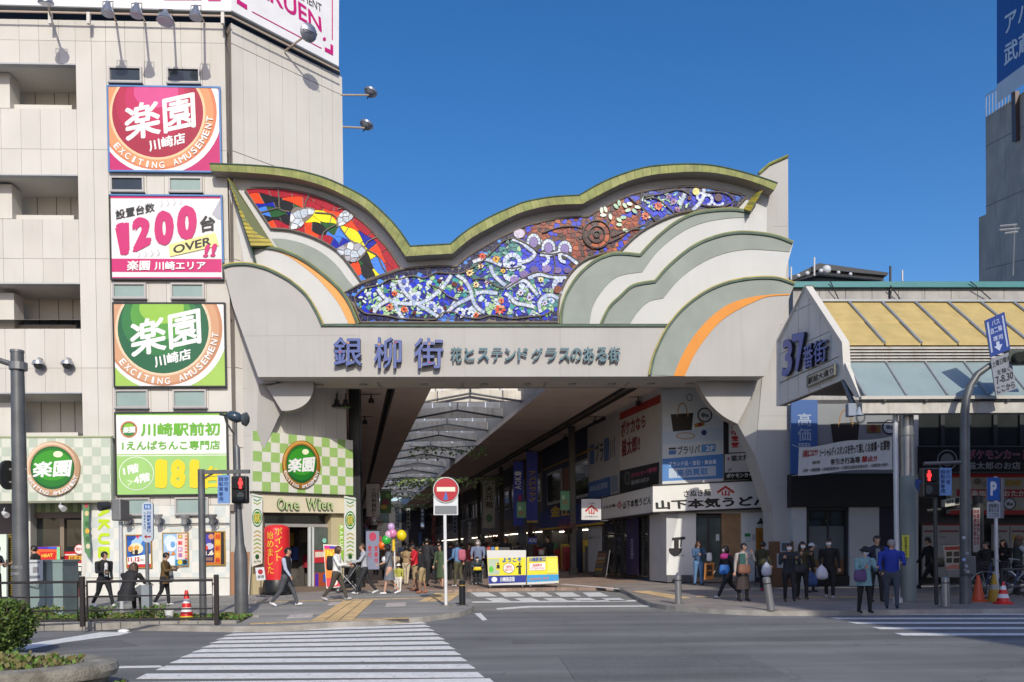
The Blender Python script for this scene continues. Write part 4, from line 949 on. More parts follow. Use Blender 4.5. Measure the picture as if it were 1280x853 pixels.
# floodlights
LAMPM=M('lamp_shell',(.28,.3,.36),.35,metal=.6,var=.1); LAMPG=M('lamp_glass',(.5,.55,.66),.15,var=0)
def flood(label,base,head,aim,r=.22,kind='bowl'):
    t=thing('floodlight',label,'floodlight',base,'floodlights on the roof edge')
    base,head,aim=Vector(base),Vector(head),Vector(aim)
    mb=MB(); mb.tube([base,head],.035,P('B8A898',.6),6); mb.obj('arm',t,True)
    d=(aim-head).normalized(); Q=d.to_track_quat('Z','Y').to_matrix().to_4x4()
    mb=MB(); prof=[(.02,-.12),(.07,-.11),(.09,0),(r*.8,.12),(r,.27),(r*.97,.28),(.01,.265)] if kind == 'bowl' else [(.02,-.1),(r*.6,-.07),(r,.03),(r,.1),(r*.95,.12),(.01,.11)]
    mb.lathe(prof,LAMPM,head+d*.08,14,T=Q); mb.obj('housing',t,True,30)
    mb=MB(); mb.lathe([(.01,0),(r*.94,0),(r*.9,.01),(.01,.02)],LAMPG,head+d*(.08+(.285 if kind == 'bowl' else .12)),14,T=Q); mb.obj('lens',t)
    mb=MB(); s=d.cross(Vector((0,0,1))).normalized()*(r*.8); mb.tube([head+s+d*.15,head+s-d*.05,head-s-d*.05,head-s+d*.15],.014,DKMET,5); mb.obj('bracket',t)
lab=['floodlight with no lamp over it, leaning out at the building far end','bowl floodlight above the magenta sign, first of four','bowl floodlight above the magenta sign, second of four','large bell floodlight above the magenta sign','bowl floodlight next to the building corner']
for k,(x,y,big) in enumerate(((55,-12,.24),(135,4,.2),(171,6,.2),(207,14,.27),(245,9,.2))):
    hd=LB.at(x,y,1.5); bs=LB.at(*((x+10,27)),.05); flood(lab[k],bs,hd,hd+Vector((0,-.1,-1)) if k else hd+Vector((0,.3,-1)),big)
hd=CH.at(388,40,1.3); flood('round floodlight on a rusty arm over the chamfered corner wall',CH.at(356,64,.05),hd,hd+Vector((-.6,.7,.25)),.3,'disc')
for k,(x,y,xa,ya) in enumerate(((462,114,425,119),(457,155,428,159))):
    hd=CH.at(x,y+2,.1); flood(['upper','lower'][k]+' floodlight on a thin arm against the blue sky',CH.at(xa,ya,-.02),hd-Vector((0,0,.1)),hd+Vector((.3,.2,1.)),.26,'disc')
mb=MB(); mb.tube([LB.at(x,y,.04) for x,y in ((279,24),(282,50),(285,60),(286,110),(287,200),(288,225))],.012,GREYMET,5); tag(mb.obj('cable'),'thin grey cable running down the cream wall beside the magenta signboard','cable')
for k,(x,y) in enumerate(((48,454),(84,454))):
    t=thing('dome_camera','silver dome camera on the cream wall, '+['nearer the tall grey pole','further from the tall grey pole'][k],'camera',LB.at(x,y,.2),'dome cameras on the cream wall')
    mb=MB(); c=LB.at(x,y+1,.22); mb.lathe([(.01,.12),(.16,.1),(.2,.0),(.2,-.03),(.01,-.04)],GALV,c,14); mb.obj('housing',t,True)
    mb=MB(); mb.ball(c+Vector((0,0,-.04)),(.15,.15,.14),DKMET,12,8); mb.obj('dome',t,True)
    mb=MB(); mb.tube([c+Vector((0,0,.1)),c+Vector((0,0,.2)),c+Vector((0,.25,.2))],.03,GALV,6); mb.obj('bracket',t)
# ---------------------------------------------------------------- ground floor, street side
def checker(pl,poly,x0,y0,s,cols,rows,m,off,parent,name='checker_print',qf=lambda x,y:(x,y)):
    mb=MB()
    for i in range(cols):
        for j in range(rows):
            if (i+j)%2:continue
            L=clipq([qf(x0+i*s,y0+j*s),qf(x0+(i+1)*s,y0+j*s),qf(x0+(i+1)*s,y0+(j+1)*s),qf(x0+i*s,y0+(j+1)*s)],poly)
            if len(L)>2:mb.poly(pl.pts(L,off),m)
    return mb.obj(name,parent)
PALE=M('pale_panel',(.60,.62,.54),.5,var=.06,streak=.25,dirt=(.4,.36,.25)); PSAGE=M('pale_sage',(.44,.50,.41),.5,var=.05)
t=thing('shop_fascia','pale checkered fascia with a round green and gold badge above the street entrance','signboard',LB.at(60,628))
fL=[(-50,547),(138,546.5),(139,627),(-50,629)]
mb=MB(); mb.slab(LB,fL,.35,.5,PALE); mb.obj('panel',t); mb=MB(); mb.slab(LB,[(-50,545.5),(139,545),(139,547),(-50,547.5)],.38,.2,P('A8B48C')); mb.slab(LB,[(-50,627),(139,625.5),(139,628),(-50,630)],.38,.2,P('8C8C78')); mb.obj('edge_trim',t)
checker(LB,fL,-32,548,11.3,16,7,PSAGE,.353,t)
def badge(pl,cx,cy,rx,ry,off,t,gold=('C8A07C','E8CCB0')):
    mb=MB(); n3=-pl.n3
    mb.slab(pl,disc(cx,cy,rx,ry,40),off,.1,P(gold[0],.35,metal=.3)); mb.obj('badge_ring',t)
    pr=Print(pl,off+.004); k=rx/34; ky=ry/34
    pr.sh(disc(cx-1.5*k,cy-2*ky,31.5*k,31*ky,36),gold[1]).sh(disc(cx,cy,30*k,30*ky,36),gold[0])
    pr.sh(disc(cx,cy-1*ky,27.5*k,27*ky,36),'0F5A28').sh(disc(cx,cy-2*ky,26*k,24.5*ky,36),'1F7A22').sh(disc(cx,cy-4*ky,24*k,19*ky,36),'3A9C22').sh(disc(cx+7*k,cy-18*ky,6*k,4*ky,18),'F4F8D0')
    pr.tx('楽園',[(cx-24*k,cy-8*ky),(cx+25*k,cy-12*ky),(cx+22*k,cy+10*ky),(cx-25*k,cy+11*ky)],'F4F4F2',.035)
    arctext(pr,'EXCITING AMUSEMENT',cx,cy,31 ,200,340,5.,P('F4F4F2'),ky,k); pr.done(t)
badge(LB,65.5,586,34,34,.44,t)
# wall of the poster side
pwall=[(107,632),(287,632),(287,746),(107,746)]
addL(lambda mb:mb.slab(LB,pwall,.0,.4,M('poster_wall',(.66,.65,.60),.6,var=.05,streak=.15)),'ground_floor_wall')
checker(LB,[(107,632),(287,632),(287,722),(107,722)],100,632,14,14,7,M('pale_blue_sage',(.56,.60,.58),.6),.004,lb)
addL(lambda mb:mb.slab(LB,[(107,722),(287,722),(287,723),(107,723)],.01,.02,P('B8B0A0')),'trim')
pr=Print(LB,.012)
for i,ch in enumerate('RAKUEN'):
    y=615+i*17.2; pr.tx(ch,[(137,y),(137,y+14),(122.5,y+14),(122.5,y)],'C4E020',.05)
pr.done(lb,'lettering')
# entrance recess
ent=thing('street_entrance','glazed street entrance under the pale checkered fascia behind the grey utility box','entrance',LB.at(60,748,-1))
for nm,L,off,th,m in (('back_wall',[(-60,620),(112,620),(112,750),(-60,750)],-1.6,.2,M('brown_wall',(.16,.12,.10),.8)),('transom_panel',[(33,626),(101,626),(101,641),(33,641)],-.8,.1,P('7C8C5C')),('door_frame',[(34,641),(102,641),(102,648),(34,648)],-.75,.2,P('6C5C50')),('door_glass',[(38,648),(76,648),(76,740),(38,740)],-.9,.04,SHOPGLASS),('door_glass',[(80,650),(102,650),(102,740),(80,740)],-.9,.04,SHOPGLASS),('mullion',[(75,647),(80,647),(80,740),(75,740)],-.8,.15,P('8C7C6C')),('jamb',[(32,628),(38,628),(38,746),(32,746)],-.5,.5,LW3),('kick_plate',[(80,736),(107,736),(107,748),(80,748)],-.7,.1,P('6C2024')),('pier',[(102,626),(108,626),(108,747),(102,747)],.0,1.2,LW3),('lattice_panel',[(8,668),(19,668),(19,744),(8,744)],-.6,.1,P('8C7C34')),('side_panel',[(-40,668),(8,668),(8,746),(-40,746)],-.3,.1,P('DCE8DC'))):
    mb=MB(); mb.slab(LB,L,off,th,m); mb.obj(nm,ent)
mb=MB()
for i in range(26):mb.slab(LB,[(8,670+i*3),(19,668+i*3),(19,669.2+i*3),(8,671.2+i*3)],-.585,.01,P('3C3418'))
mb.obj('lattice_slats',ent)
mb=MB()
for i in range(6):mb.slab(LB,[(34+i*11.5,627),(39.5+i*11.5,627),(39.5+i*11.5,640),(34+i*11.5,640)],-.79,.01,P('A8B080'))
mb.obj('transom_squares',ent)
mb=MB(); mb.slab(LB,[(44,684),(75,683),(75,703),(44,703)],-.2,.06,P('E8642C')); t=tag(mb.obj('poster_board'),'rainbow edged orange poster board behind the grey utility box','poster')
pr=Print(LB,-.19); pr.sh([(39,684),(46,684),(46,686.5),(39,686.5)],'C03090').sh([(46,684),(60,683.6),(60,686.5),(46,686.5)],'5030B0').sh([(60,683.6),(73,683.6),(73,686.5),(60,686.5)],'3060D0').sh([(50,690),(70,690),(68,700),(50,701)],'D8281E').tx('HEAT',[(52,693),(66,692),(66,696),(52,697)],'F8D848',.03).sh([(71,684),(75,684),(75,702),(71,702)],'90D8A0'); pr.done(t)
t=thing('notice_board','red and white notice with small icons beside the sliding doors','notice',LB.at(92,740,-.6))
pr=Print(LB,-.62); pr.sh([(80,690),(107,689.5),(107,704),(80,704.5)],'C8202C').sh([(80,693),(107,692.5),(107,694),(80,694.5)],'F0ECE8').sh([(86,695),(106,694.5),(106,700),(86,700.5)],'E8C83C').tx('楽園川崎イン',[(87,695.5),(105,695),(105,699.5),(87,700)],'A01820',.02).sh([(80,704.5),(107,704),(107,727),(80,727)],'282C2C').sh([(92,704.5),(105,704.3),(105,707.5),(92,708)],'F0F0E8').sh([(92,709),(97,709),(97,714),(92,714)],'F0F0E8').sh([(98,709),(101.5,709),(101.5,714),(98,714)],'F0F0E8').sh([(102.5,709),(106,709),(106,714),(102.5,714)],'F0F0E8').sh([(86,719),(97,719),(97,726),(86,726)],'A8B8A8').sh([(99,720),(106,720),(106,727),(99,727)],'A8B8A8'); pr.done(t)
pr=Print(LB,-.52); pr.sh(disc(99,687,6.3,n=20),'C8202C').sh(disc(99,687,5.5,n=20),'F4F0EC').tx('開放中',[(95,684.5),(103,684.5),(103,689),(95,689)],'C8202C',.02); pr.done(t)
mb=MB(); n=10; L=[(103+.25*i+.6*math.sin(i*.9),627+i*7) for i in range(n)]; Rr=[(110.5+.2*i+.8*math.sin(i*.8+1),627+i*7) for i in range(n)]
mb.slab(LB,L+[(112.5,699)]+Rr[::-1],.25,.02,P('5C8C5C')); fl=tag(mb.obj('banner_flag'),'green hanging banner flag beside the RAKUEN lettering','banner')
pr=Print(LB,.255)
for i,(y,c) in enumerate(((632,'B05058'),(642,'D8C890'),(655,'3C6C3C'),(664,'E0B040'),(674,'406C40'),(683,'D8D0B0'))):pr.sh(disc(108+i*.4,y,2.8,3.4,9),c)
pr.done(fl)
for k,(x,y) in enumerate(((4,641),(75,633))):
    c=LB.at(x,y,.5); t=thing('spotlight',['white tube spotlight beside the tall grey pole base of the fascia','small white spotlight hanging below the checkered fascia'][k],'spotlight',c,'spotlights below the fascia')
    mb=MB(); mb.tube([c,c+Vector((.18,-.1,-.1))],[.06,.1],P('D0D0D0'),10); mb.obj('housing',t,True); mb=MB(); mb.tube([c,c+Vector((-.05,.15,.16))],.02,P('B0B0B0'),6); mb.obj('bracket',t)
# uplights and wall posters
for k,x in enumerate((158,197,230.5,265)):
    c=LB.at(x,652,.35); t=thing('wall_uplight',['wall lamp above the blue poster with 11.12','wall lamp above the gap between the blue and pale posters','wall lamp above the pale poster','wall lamp above the dark orange poster'][k],'wall lamp',c,'wall lamps on the cable above the posters')
    big=k in (1,2); mm=GALV if big else GREYMET
    mb=MB(); mb.lathe([(.02,-.1),(.08,-.08),(.09,.05),(.1,.08),(.17,.2),(.17,.23),(.01,.22)],mm,c,12); mb.obj('housing',t,True)
    mb=MB(); mb.tube([c+Vector((.12,0,.1)),c+Vector((.16,.05,0)),c+Vector((.05,.1,-.12)),c+Vector((0,.33,-.06))],.018,DKMET,6); mb.obj('bracket',t)
mb=MB(); mb.tube([LB.at(x,y,.08) for x,y in ((150,656),(180,654),(215,656),(240,654.5),(270,654),(287,654.5))],.018,DKMET,6); tag(mb.obj('cable'),'black power cable joining the wall lamps above the posters','cable')
WOOD=P('A8842C',.5)
def poster(label,L,face,art):
    t,inn=signbox('wall_poster',label,LB,L,WOOD,P(face,.3),.05,.06,1.2); pr=Print(LB,.05,inn); art(pr); pr.done(t)
def art1(p):
    p.sh([(158,668),(190,668),(190,692),(158,697)],'2060B8').sh(disc(176,680,12,9),'A8D0F0').sh(disc(182,684,6,10),'3C78C8').sh(disc(163,672,6,4),'1848A0').sh([(168,668),(176,668),(172,674)],'D83060')
    p.sh(disc(170,686,9,7),'F4E8C0').tx('新台',[(160,683),(174,681),(174,688),(160,690)],'F0A020',.05).tx('大量',[(162,688),(173,687),(173,694),(162,695)],'201810',.04).tx('11.12',[(160,697),(174.5,696.5),(174.5,702),(160,702.5)],'C82828',.04).tx('(土)',[(175,698),(180,698),(180,702),(175,702)],'907070',.01).sh([(158,706),(190,705),(190,711),(158,711)],'C8303C')
def art2(p):
    p.sh([(204,667),(221,667),(221,700),(204,700)],'9CC4E8').sh(disc(213,677,8,8),'D8E8F4').sh(disc(214,684,6,5),'F0F4F8').sh(disc(216,681,3,4),'6CA4D8').sh([(221,667),(236,667),(236,708),(221,708)],'F0DCD0')
    for i,(y,c) in enumerate(((671,'8020A0'),(679,'D83030'),(687,'A020A0'),(694,'20A0E0'))):p.sh([(222.5,y-2.6),(228,y-2.6),(228,y+2.6),(222.5,y+2.6)],'F090A0' if i%2 else '9A2C8C').tx('激新熱注'[i],[(222.8,y-2.2),(227.6,y-2.2),(227.6,y+2.2),(222.8,y+2.2)],['F0E040','D02020','F8D8F0','1060C0'][i],.03)
    for i in range(8):p.sh([(231,669+i*4),(234.5,669+i*4),(234.5,671.5+i*4),(231,671.5+i*4)],'D86050' if i%2 else 'E0A090')
    p.tx('11.6',[(206,690),(219,689),(219,694),(206,695)],'E08A20',.06).sh([(208,695),(218.5,695),(218.5,707),(208,707)],'E4F0F4').sh([(219,700),(236,699),(236,709),(219,709)],'2088B8').sh(disc(225,703,3),'E8C820').sh(disc(231,703,3),'202010')
def art3(p):
    p.sh([(254,666),(268,666),(268,708),(254,708)],'30205C').sh(disc(259,675,5,7),'4840A8').sh(disc(264,671,3.5,3.5),'D88C60').sh(disc(262,683,5,4),'C8C8E0').sh(disc(257,685,3,3),'E04028').sh([(268,666),(276,666),(276,708),(268,708)],'E88C14').sh([(276,666),(282,666),(282,708),(276,708)],'201814').sh([(254,703),(276,703),(276,709),(254,709)],'C87020')
    for i in range(5):p.tx('超熱新台祭'[i],[(269,668+i*7.4),(275.5,668+i*7.4),(275.5,674+i*7.4),(269,674+i*7.4)],'F8C030' if i%2 else 'C83010',.03)
    p.tx('1.6',[(256,689),(267,688),(267,694),(256,695)],'F4E8D0',.06).sh([(257,697),(266,697),(266,701),(257,701)],'907060')
poster('blue wall poster with the date 11.12 printed large in red',qr(151,668,183,710),'F4F4F0',art1)
poster('pale blue wall poster with an orange 11.6 behind the person in a brown coat',qr(196.5,666,229,708.5),'F0F0F4',art2)
poster('dark wall poster with an orange character column behind the thin dark pole',qr(247.5,665,275,708),'181C3C',art3)
# ---------------------------------------------------------------- corner shop on the chamfer
cs=thing('corner_shop_front','chamfered pachinko shop front with green checkered board, gold badge and cream One Wien fascia','shop front',CH.at(380,738))
def addS(fn,name,parent=cs,smooth=False,**k):
    mb=MB(); fn(mb); return mb.obj(name,parent,smooth,**k)
ckL=[(316,538.5),(441,550.8),(441.5,619.3),(316,614.3)]
addS(lambda mb:mb.slab(CH,ckL,.3,.4,M('check_white',(.66,.66,.58),.5,var=.06,streak=.3,dirt=(.45,.38,.2))),'checker_board')
GCHK=M('check_green',(.30,.48,.14),.5,var=.08)
nc,nr=12,6; TLc,TRc,BRc,BLc=[CH.at(*p_,.304) for p_ in ckL]; mb=MB()
for i in range(nc):
    for j in range(nr):
        if (i+j)%2:continue
        def bl(u,v):return TLc.lerp(TRc,u).lerp(BLc.lerp(BRc,u),v)
        mb.poly([bl(i/nc,j/nr),bl((i+1)/nc,j/nr),bl((i+1)/nc,(j+1)/nr),bl(i/nc,(j+1)/nr)],GCHK)
mb.obj('checker_print',cs)
addS(lambda mb:mb.slab(CH,[(316,613.8),(441.5,619),(441.5,621),(316,616)],.34,.3,P('3C4034')),'trim')
badge(CH,377,581,23.6,30.2,.36,cs,('A87020','D8A450'))
addS(lambda mb:mb.slab(CH,[(316,616.5),(443,621.5),(443,642),(316,640.5)],.25,.4,M('cream_fascia',(.66,.60,.44),.5,var=.04)),'fascia')
for ch,a,b in (('O',346,355),('n',356,364.5),('e',366,373),('W',382,395.5),('i',396.5,400),('e',401,406.5),('n',408,415)):
    up=ch in 'OWi'; mb=MB(); text(mb,ch,CH,[(a,623+(0 if up else 5)),(b,623+(0 if up else 5)),(b,638),(a,637.5)],.27,P('B8CC94'),.02,.07,P('3C4A2C')); mb.obj('letter',cs)
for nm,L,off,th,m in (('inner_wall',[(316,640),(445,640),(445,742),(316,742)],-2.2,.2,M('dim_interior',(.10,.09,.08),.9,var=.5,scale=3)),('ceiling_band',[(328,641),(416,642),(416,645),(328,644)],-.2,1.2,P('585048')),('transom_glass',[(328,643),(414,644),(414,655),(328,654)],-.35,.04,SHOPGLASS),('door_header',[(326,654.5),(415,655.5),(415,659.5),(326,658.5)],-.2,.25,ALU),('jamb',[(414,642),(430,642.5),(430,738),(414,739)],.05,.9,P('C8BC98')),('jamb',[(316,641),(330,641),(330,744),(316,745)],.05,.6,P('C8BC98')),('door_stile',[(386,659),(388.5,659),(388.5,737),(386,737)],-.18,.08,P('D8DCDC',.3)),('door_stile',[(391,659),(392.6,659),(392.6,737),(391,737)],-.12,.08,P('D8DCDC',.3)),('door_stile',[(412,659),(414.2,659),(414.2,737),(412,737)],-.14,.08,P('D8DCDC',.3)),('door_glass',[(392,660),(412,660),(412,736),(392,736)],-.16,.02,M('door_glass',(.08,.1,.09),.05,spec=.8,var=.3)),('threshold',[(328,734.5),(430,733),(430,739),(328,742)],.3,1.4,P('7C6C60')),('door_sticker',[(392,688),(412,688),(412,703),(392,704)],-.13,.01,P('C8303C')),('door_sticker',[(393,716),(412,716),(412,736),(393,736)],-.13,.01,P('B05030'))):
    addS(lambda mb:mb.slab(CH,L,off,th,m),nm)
pr=Print(CH,-.13); pr.sh(disc(405.5,676,2.6,3),'90D8C8').sh([(394,690),(410,690),(410,696),(394,697)],'E8D8C8').sh([(394,717),(398,717),(398,735),(394,735)],'5030B0').sh([(404,718),(411,718),(411,728),(404,728)],'3058C0'); pr.done(cs,'sticker')
# coloured machines inside
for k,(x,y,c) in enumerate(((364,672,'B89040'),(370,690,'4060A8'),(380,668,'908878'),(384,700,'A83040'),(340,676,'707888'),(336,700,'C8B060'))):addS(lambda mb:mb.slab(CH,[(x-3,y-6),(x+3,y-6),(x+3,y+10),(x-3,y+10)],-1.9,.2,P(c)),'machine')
for side,(x0,x1) in enumerate(((315,328),(430.5,445))):
    t=thing('side_banner',['white banner with green badge and arrows between the pylon and the red balloon','white banner with green badge and arrows beside the dark arcade column'][side],'banner',CH.at(x0,708,.35),'white arrow banners flanking the corner shop')
    yo=0 if side else -3; mb=MB(); mb.slab(CH,[(x0,620+yo),(x1,623+yo),(x1,704.5),(x0,708.5)],.4,.03,P('E8ECE4')); mb.obj('cloth',t)
    pr=Print(CH,.402); cx=(x0+x1)/2
    for y,c in ((629,'2C8C30'),(633,'A0B020'),(666,'B0A020'),(671,'C8A818'),(676,'88A828'),(681,'78B030'),(686,'B8B020'),(691,'A0B028')):
        y += yo; d=2.4 if y<650 else -2.4; pr.sh([(cx-4.5,y-d),(cx,y),(cx+4.5,y-d),(cx+4.5,y+1.4-d),(cx,y+1.4),(cx-4.5,y+1.4-d)],c)
    y=650.5+yo; pr.sh(disc(cx,y,6.3,11.3),'2C8038').sh(disc(cx,y,5.4,9.6),'E8F0E0').sh(disc(cx,y,4.8,8),'3C9040').tx('昭和',[(cx-3.4,y-6),(cx+3.4,y-6),(cx+3.4,y+6),(cx-3.4,y+6)],'E8D060',.03)
    pr.sh([(x0,622.3+yo),(x1,625.2+yo),(x1,626+yo),(x0,623+yo)],'2C8C30').sh(disc(cx,696,2.5,3),'286030').tx('One Wien',[(x0+2,701),(x1-2,700),(x1-2,702.5),(x0+2,703.5)],'3C6040',.01); pr.done(t)
pr=Print(CH,.1)
pr.sh([(424,656),(429.5,656),(429.5,700),(424,701)],'9CD048')
for i,ch in enumerate('RAKUE'):pr.tx(ch,[(429,657+i*6.6),(429,662+i*6.6),(424.6,662+i*6.6),(424.6,657+i*6.6)],'F0F8E0',.04)
pr.done(cs,'lettering')
# red inflatable column
c=G(347,744,SWZ); t=thing('advertising_balloon','tall red inflatable advertising column with yellow characters on a black fan base','balloon',c)
r=.42; h0,h1=.5,2.3
mb=MB(); mb.lathe([(.02,.06),(.40,.06),(.47,.12),(.48,.3),(.44,.48),(.43,.52),(.01,.52)],P('1C1E20',.4),c,24); mb.obj('fan_base',t,True)
mb=MB(); mb.lathe([(.02,.5),(r,.52),(r*1.01,1),(r,1.6),(r,2.15),(r*.96,2.24),(r*.8,2.31),(r*.4,2.35),(.01,2.36)],M('red_nylon',(.62,.02,.025),.4,var=.1,bump=.1,bscale=8),c,28); mb.obj('balloon_skin',t,True)
mb=MB(); m=P('F0D040')
for s_,a0,z0,hh in (('始めました',-104,2.0,.25),('ポイント',-66,2.12,.25)):
    for i,ch in enumerate(s_):
        v,f,e=glyphs(ch); lo,hi=v.min(0),v.max(0); d=hi-lo; base=len(mb.v); w=.25
        vs=[]
        for p_ in v:
            u,k_=(p_[0]-(lo[0]+hi[0])/2)/max(d[0],d[1]),(p_[1]-(lo[1]+hi[1])/2)/max(d[0],d[1])
            a=R(a0)+u*w*.9/r; vs.append(c+Vector((math.cos(a)*(r+.012),math.sin(a)*(r+.012),z0-i*.285+k_*hh)))
        mb.add(vs,f,m)
mb.obj('lettering',t)
for k in range(3):
    a=k*2.1+.5; mb=MB(); mb.tube([c+Vector((math.cos(a)*.3,math.sin(a)*.3,.1)),c+Vector((math.cos(a)*.5,math.sin(a)*.5,.0))],.02,DKMET,6); mb.obj('foot',t)
# rainbow A-board by the door
c=G(416,740,SWZ); pa=Pl((c.x-.28,c.y-.12),(c.x+.3,c.y))
t=thing('advertising_board','rainbow coloured standing board leaning by the shop door behind the stroller','sign',c)
mb=MB(); mb.slab(pa,[(404,680.5),(426,682),(427,734),(408,736)],.0,.06,P('E8ECE0')); mb.obj('panel',t)
pr=Print(pa,.004); pr.sh([(405,682),(412,682.5),(412,686),(405.4,686)],'D8208C').sh([(412,682.5),(425,683.5),(425,686.5),(412,686)],'5028B8').sh([(405.4,686),(425,686.5),(426,722),(407.6,723)],'F0902C').sh([(407,700),(425,700),(425,712),(408,712)],'E83C28').sh([(407.6,723),(426,722),(426,733),(408.6,734)],'E04858').tx('1PACHI',[(406.4,687.5),(424.5,688),(424.5,697),(407,697)],'F8E838',.04).sh(disc(418,728,4),'F4F0E8'); pr.done(t)
for dx in (0,.5):mb=MB(); mb.tube([c+Vector((-.2+dx,.05,1.2)),c+Vector((-.2+dx,.5,0))],.015,GREYMET,5); mb.obj('leg',t)
# lamps under the gateway by the corner
for k,x in enumerate((432,421)):
    c=ARC.at(x,506,-3.2); t=thing('spotlight',['green glassed spotlight under the gateway ceiling','grey spotlight under the gateway ceiling beside the green one'][k],'spotlight',c,'spotlights under the gateway ceiling')
    mb=MB(); mb.lathe([(.04,.2),(.08,.18),(.1,.05),(.2,-.08),(.2,-.1),(.01,-.09)],DKMET,c,14); mb.obj('housing',t,True); mb=MB(); mb.lathe([(.01,-.11),(.18,-.11),(.01,-.13)],P('7CB060') if k == 0 else P('8C9088'),c,14); mb.obj('lens',t); mb=MB(); mb.tube([c+Vector((0,0,.18)),c+Vector((0,.1,.45))],.025,DKMET,6); mb.obj('bracket',t)
# small stand sign by the pylon
c=G(326,746,SWZ); t=thing('stand_sign','small white stand sign leaning beside the red inflatable column','sign',c); pa=Pl((c.x-.2,c.y),(c.x+.2,c.y+.03))
mb=MB(); mb.slab(pa,[(319,710),(330,709),(332,725),(321,726)],.0,.04,P('D8DCE0')); mb.obj('panel',t); mb=MB(); mb.tube([c+Vector((0,.04,.5)),c],.015,DKMET,6); mb.tube([c+Vector((-.15,0,.01)),c+Vector((.15,0,.01))],.02,DKMET,6); mb.obj('stand',t)
pr=Print(pa,.003); pr.sh(disc(325.5,715,3.2),'B02030').tx('禁煙',[(322,719.5),(330,719),(330,723),(322,723.5)],'202428',.01); pr.done(t)
# ================================================================ ARCADE BEHIND THE GATEWAY
def ax(x,Y,k=-.2,y0=32.):return x+k*(Y-y0)
CEIL=M('arcade_ceiling',(.66,.58,.52),.7,var=.1,scale=.8,streak=.2); CURB=M('arcade_curb',(.42,.41,.40),.6,var=.15,streak=.3); DARKC=M('dark_column',(.02,.024,.026),.4,var=.1)
def pane_m():
    if 'roof_pane' in MATS:return MATS['roof_pane']
    m=bpy.data.materials.new('roof_pane'); MATS['roof_pane']=m; m.use_nodes=True; nt=m.node_tree; nt.nodes.clear(); N=nt.nodes.new
    o=N('ShaderNodeOutputMaterial'); a=N('ShaderNodeBsdfTranslucent'); a.inputs[0].default_value=(.95,.95,.95,1); b=N('ShaderNodeBsdfTransparent'); c=N('ShaderNodeMixShader'); c.inputs[0].default_value=.1
    nt.links.new(a.outputs[0],c.inputs[1]); nt.links.new(b.outputs[0],c.inputs[2]); nt.links.new(c.outputs[0],o.inputs[0]); return m
SHOPFILL=M('added_shop_light',(1.,.86,.68),.5,var=0,emit=5.)  # for tubes added inside the arcade shops to raise the ambient light
RPAN=M('roof_white',(.78,.76,.72),.6,var=.12,scale=1.2,streak=.6,dirt=(.42,.30,.2))
def rw(Y,off=0):return Vector((6.01-.19*(Y-31.2)-off,Y,0))
def lw(Y,off=0):return Vector((-6.35-.19*(Y-30.4)+off,Y,0))
arc=thing('arcade_roof','dark arcade ceiling with an open white skylight strip running back behind the gateway','arcade roof',(-3,60,7.9))
def addA(fn,name,parent=arc,smooth=False,**k):
    mb=MB(); fn(mb); return mb.obj(name,parent,smooth,**k)
ZC=7.9; Y0,Y1=28.98,108.
bays=[29.0,36,43,50,57,64,72,80,90,108,128]
for a,b in zip(bays[:-1],bays[1:]):
    g_=.03
    def q4(x0,x1,f0=None,f1=None):
        A=f0(a+g_) if f0 else Vector((ax(x0,a+g_),a+g_,0)); B=f1(a+g_) if f1 else Vector((ax(x1,a+g_),a+g_,0))
        Cc=f1(b-g_) if f1 else Vector((ax(x1,b-g_),b-g_,0)); D=f0(b-g_) if f0 else Vector((ax(x0,b-g_),b-g_,0))
        return [Vector((p.x,p.y,ZC)) for p in (A,B,Cc,D)]
    addA(lambda mb:mb.prism(q4(0,-4.95,lambda Y:lw(Y,-1.2)),(0,0,.25),CEIL),'ceiling_panel'); addA(lambda mb:mb.prism(q4(-4.62,-3.2),(0,0,.25),CEIL),'ceiling_panel')
    addA(lambda mb:mb.prism([p+Vector((0,0,.14)) for p in q4(-4.95,-4.62)],(0,0,.2),DKMET),'service_slot')
    addA(lambda mb:mb.prism(q4(1.43,4.4),(0,0,.25),CEIL),'ceiling_panel'); addA(lambda mb:mb.prism(q4(5.05,0,None,lambda Y:rw(Y,-4.5)),(0,0,.25),CEIL),'ceiling_panel')
    addA(lambda mb:mb.prism([p+Vector((0,0,.14)) for p in q4(4.4,5.05)],(0,0,.2),CEIL),'service_slot')
    [addA(lambda mb:mb.prism([p+Vector((0,0,.26)) for p in q4(xa_,xa_+.2)],(0,0,1.25),CURB),'skylight_curb') for xa_ in (-3.4,1.44)]
for x,r in ((-4.72,.07),(4.5,.07),(4.95,.07)):
    addA(lambda mb:mb.tube([(ax(x,29),29.1,ZC-.02),(ax(x,127),127,ZC-.02)],r,DKMET,8),'service_pipe')
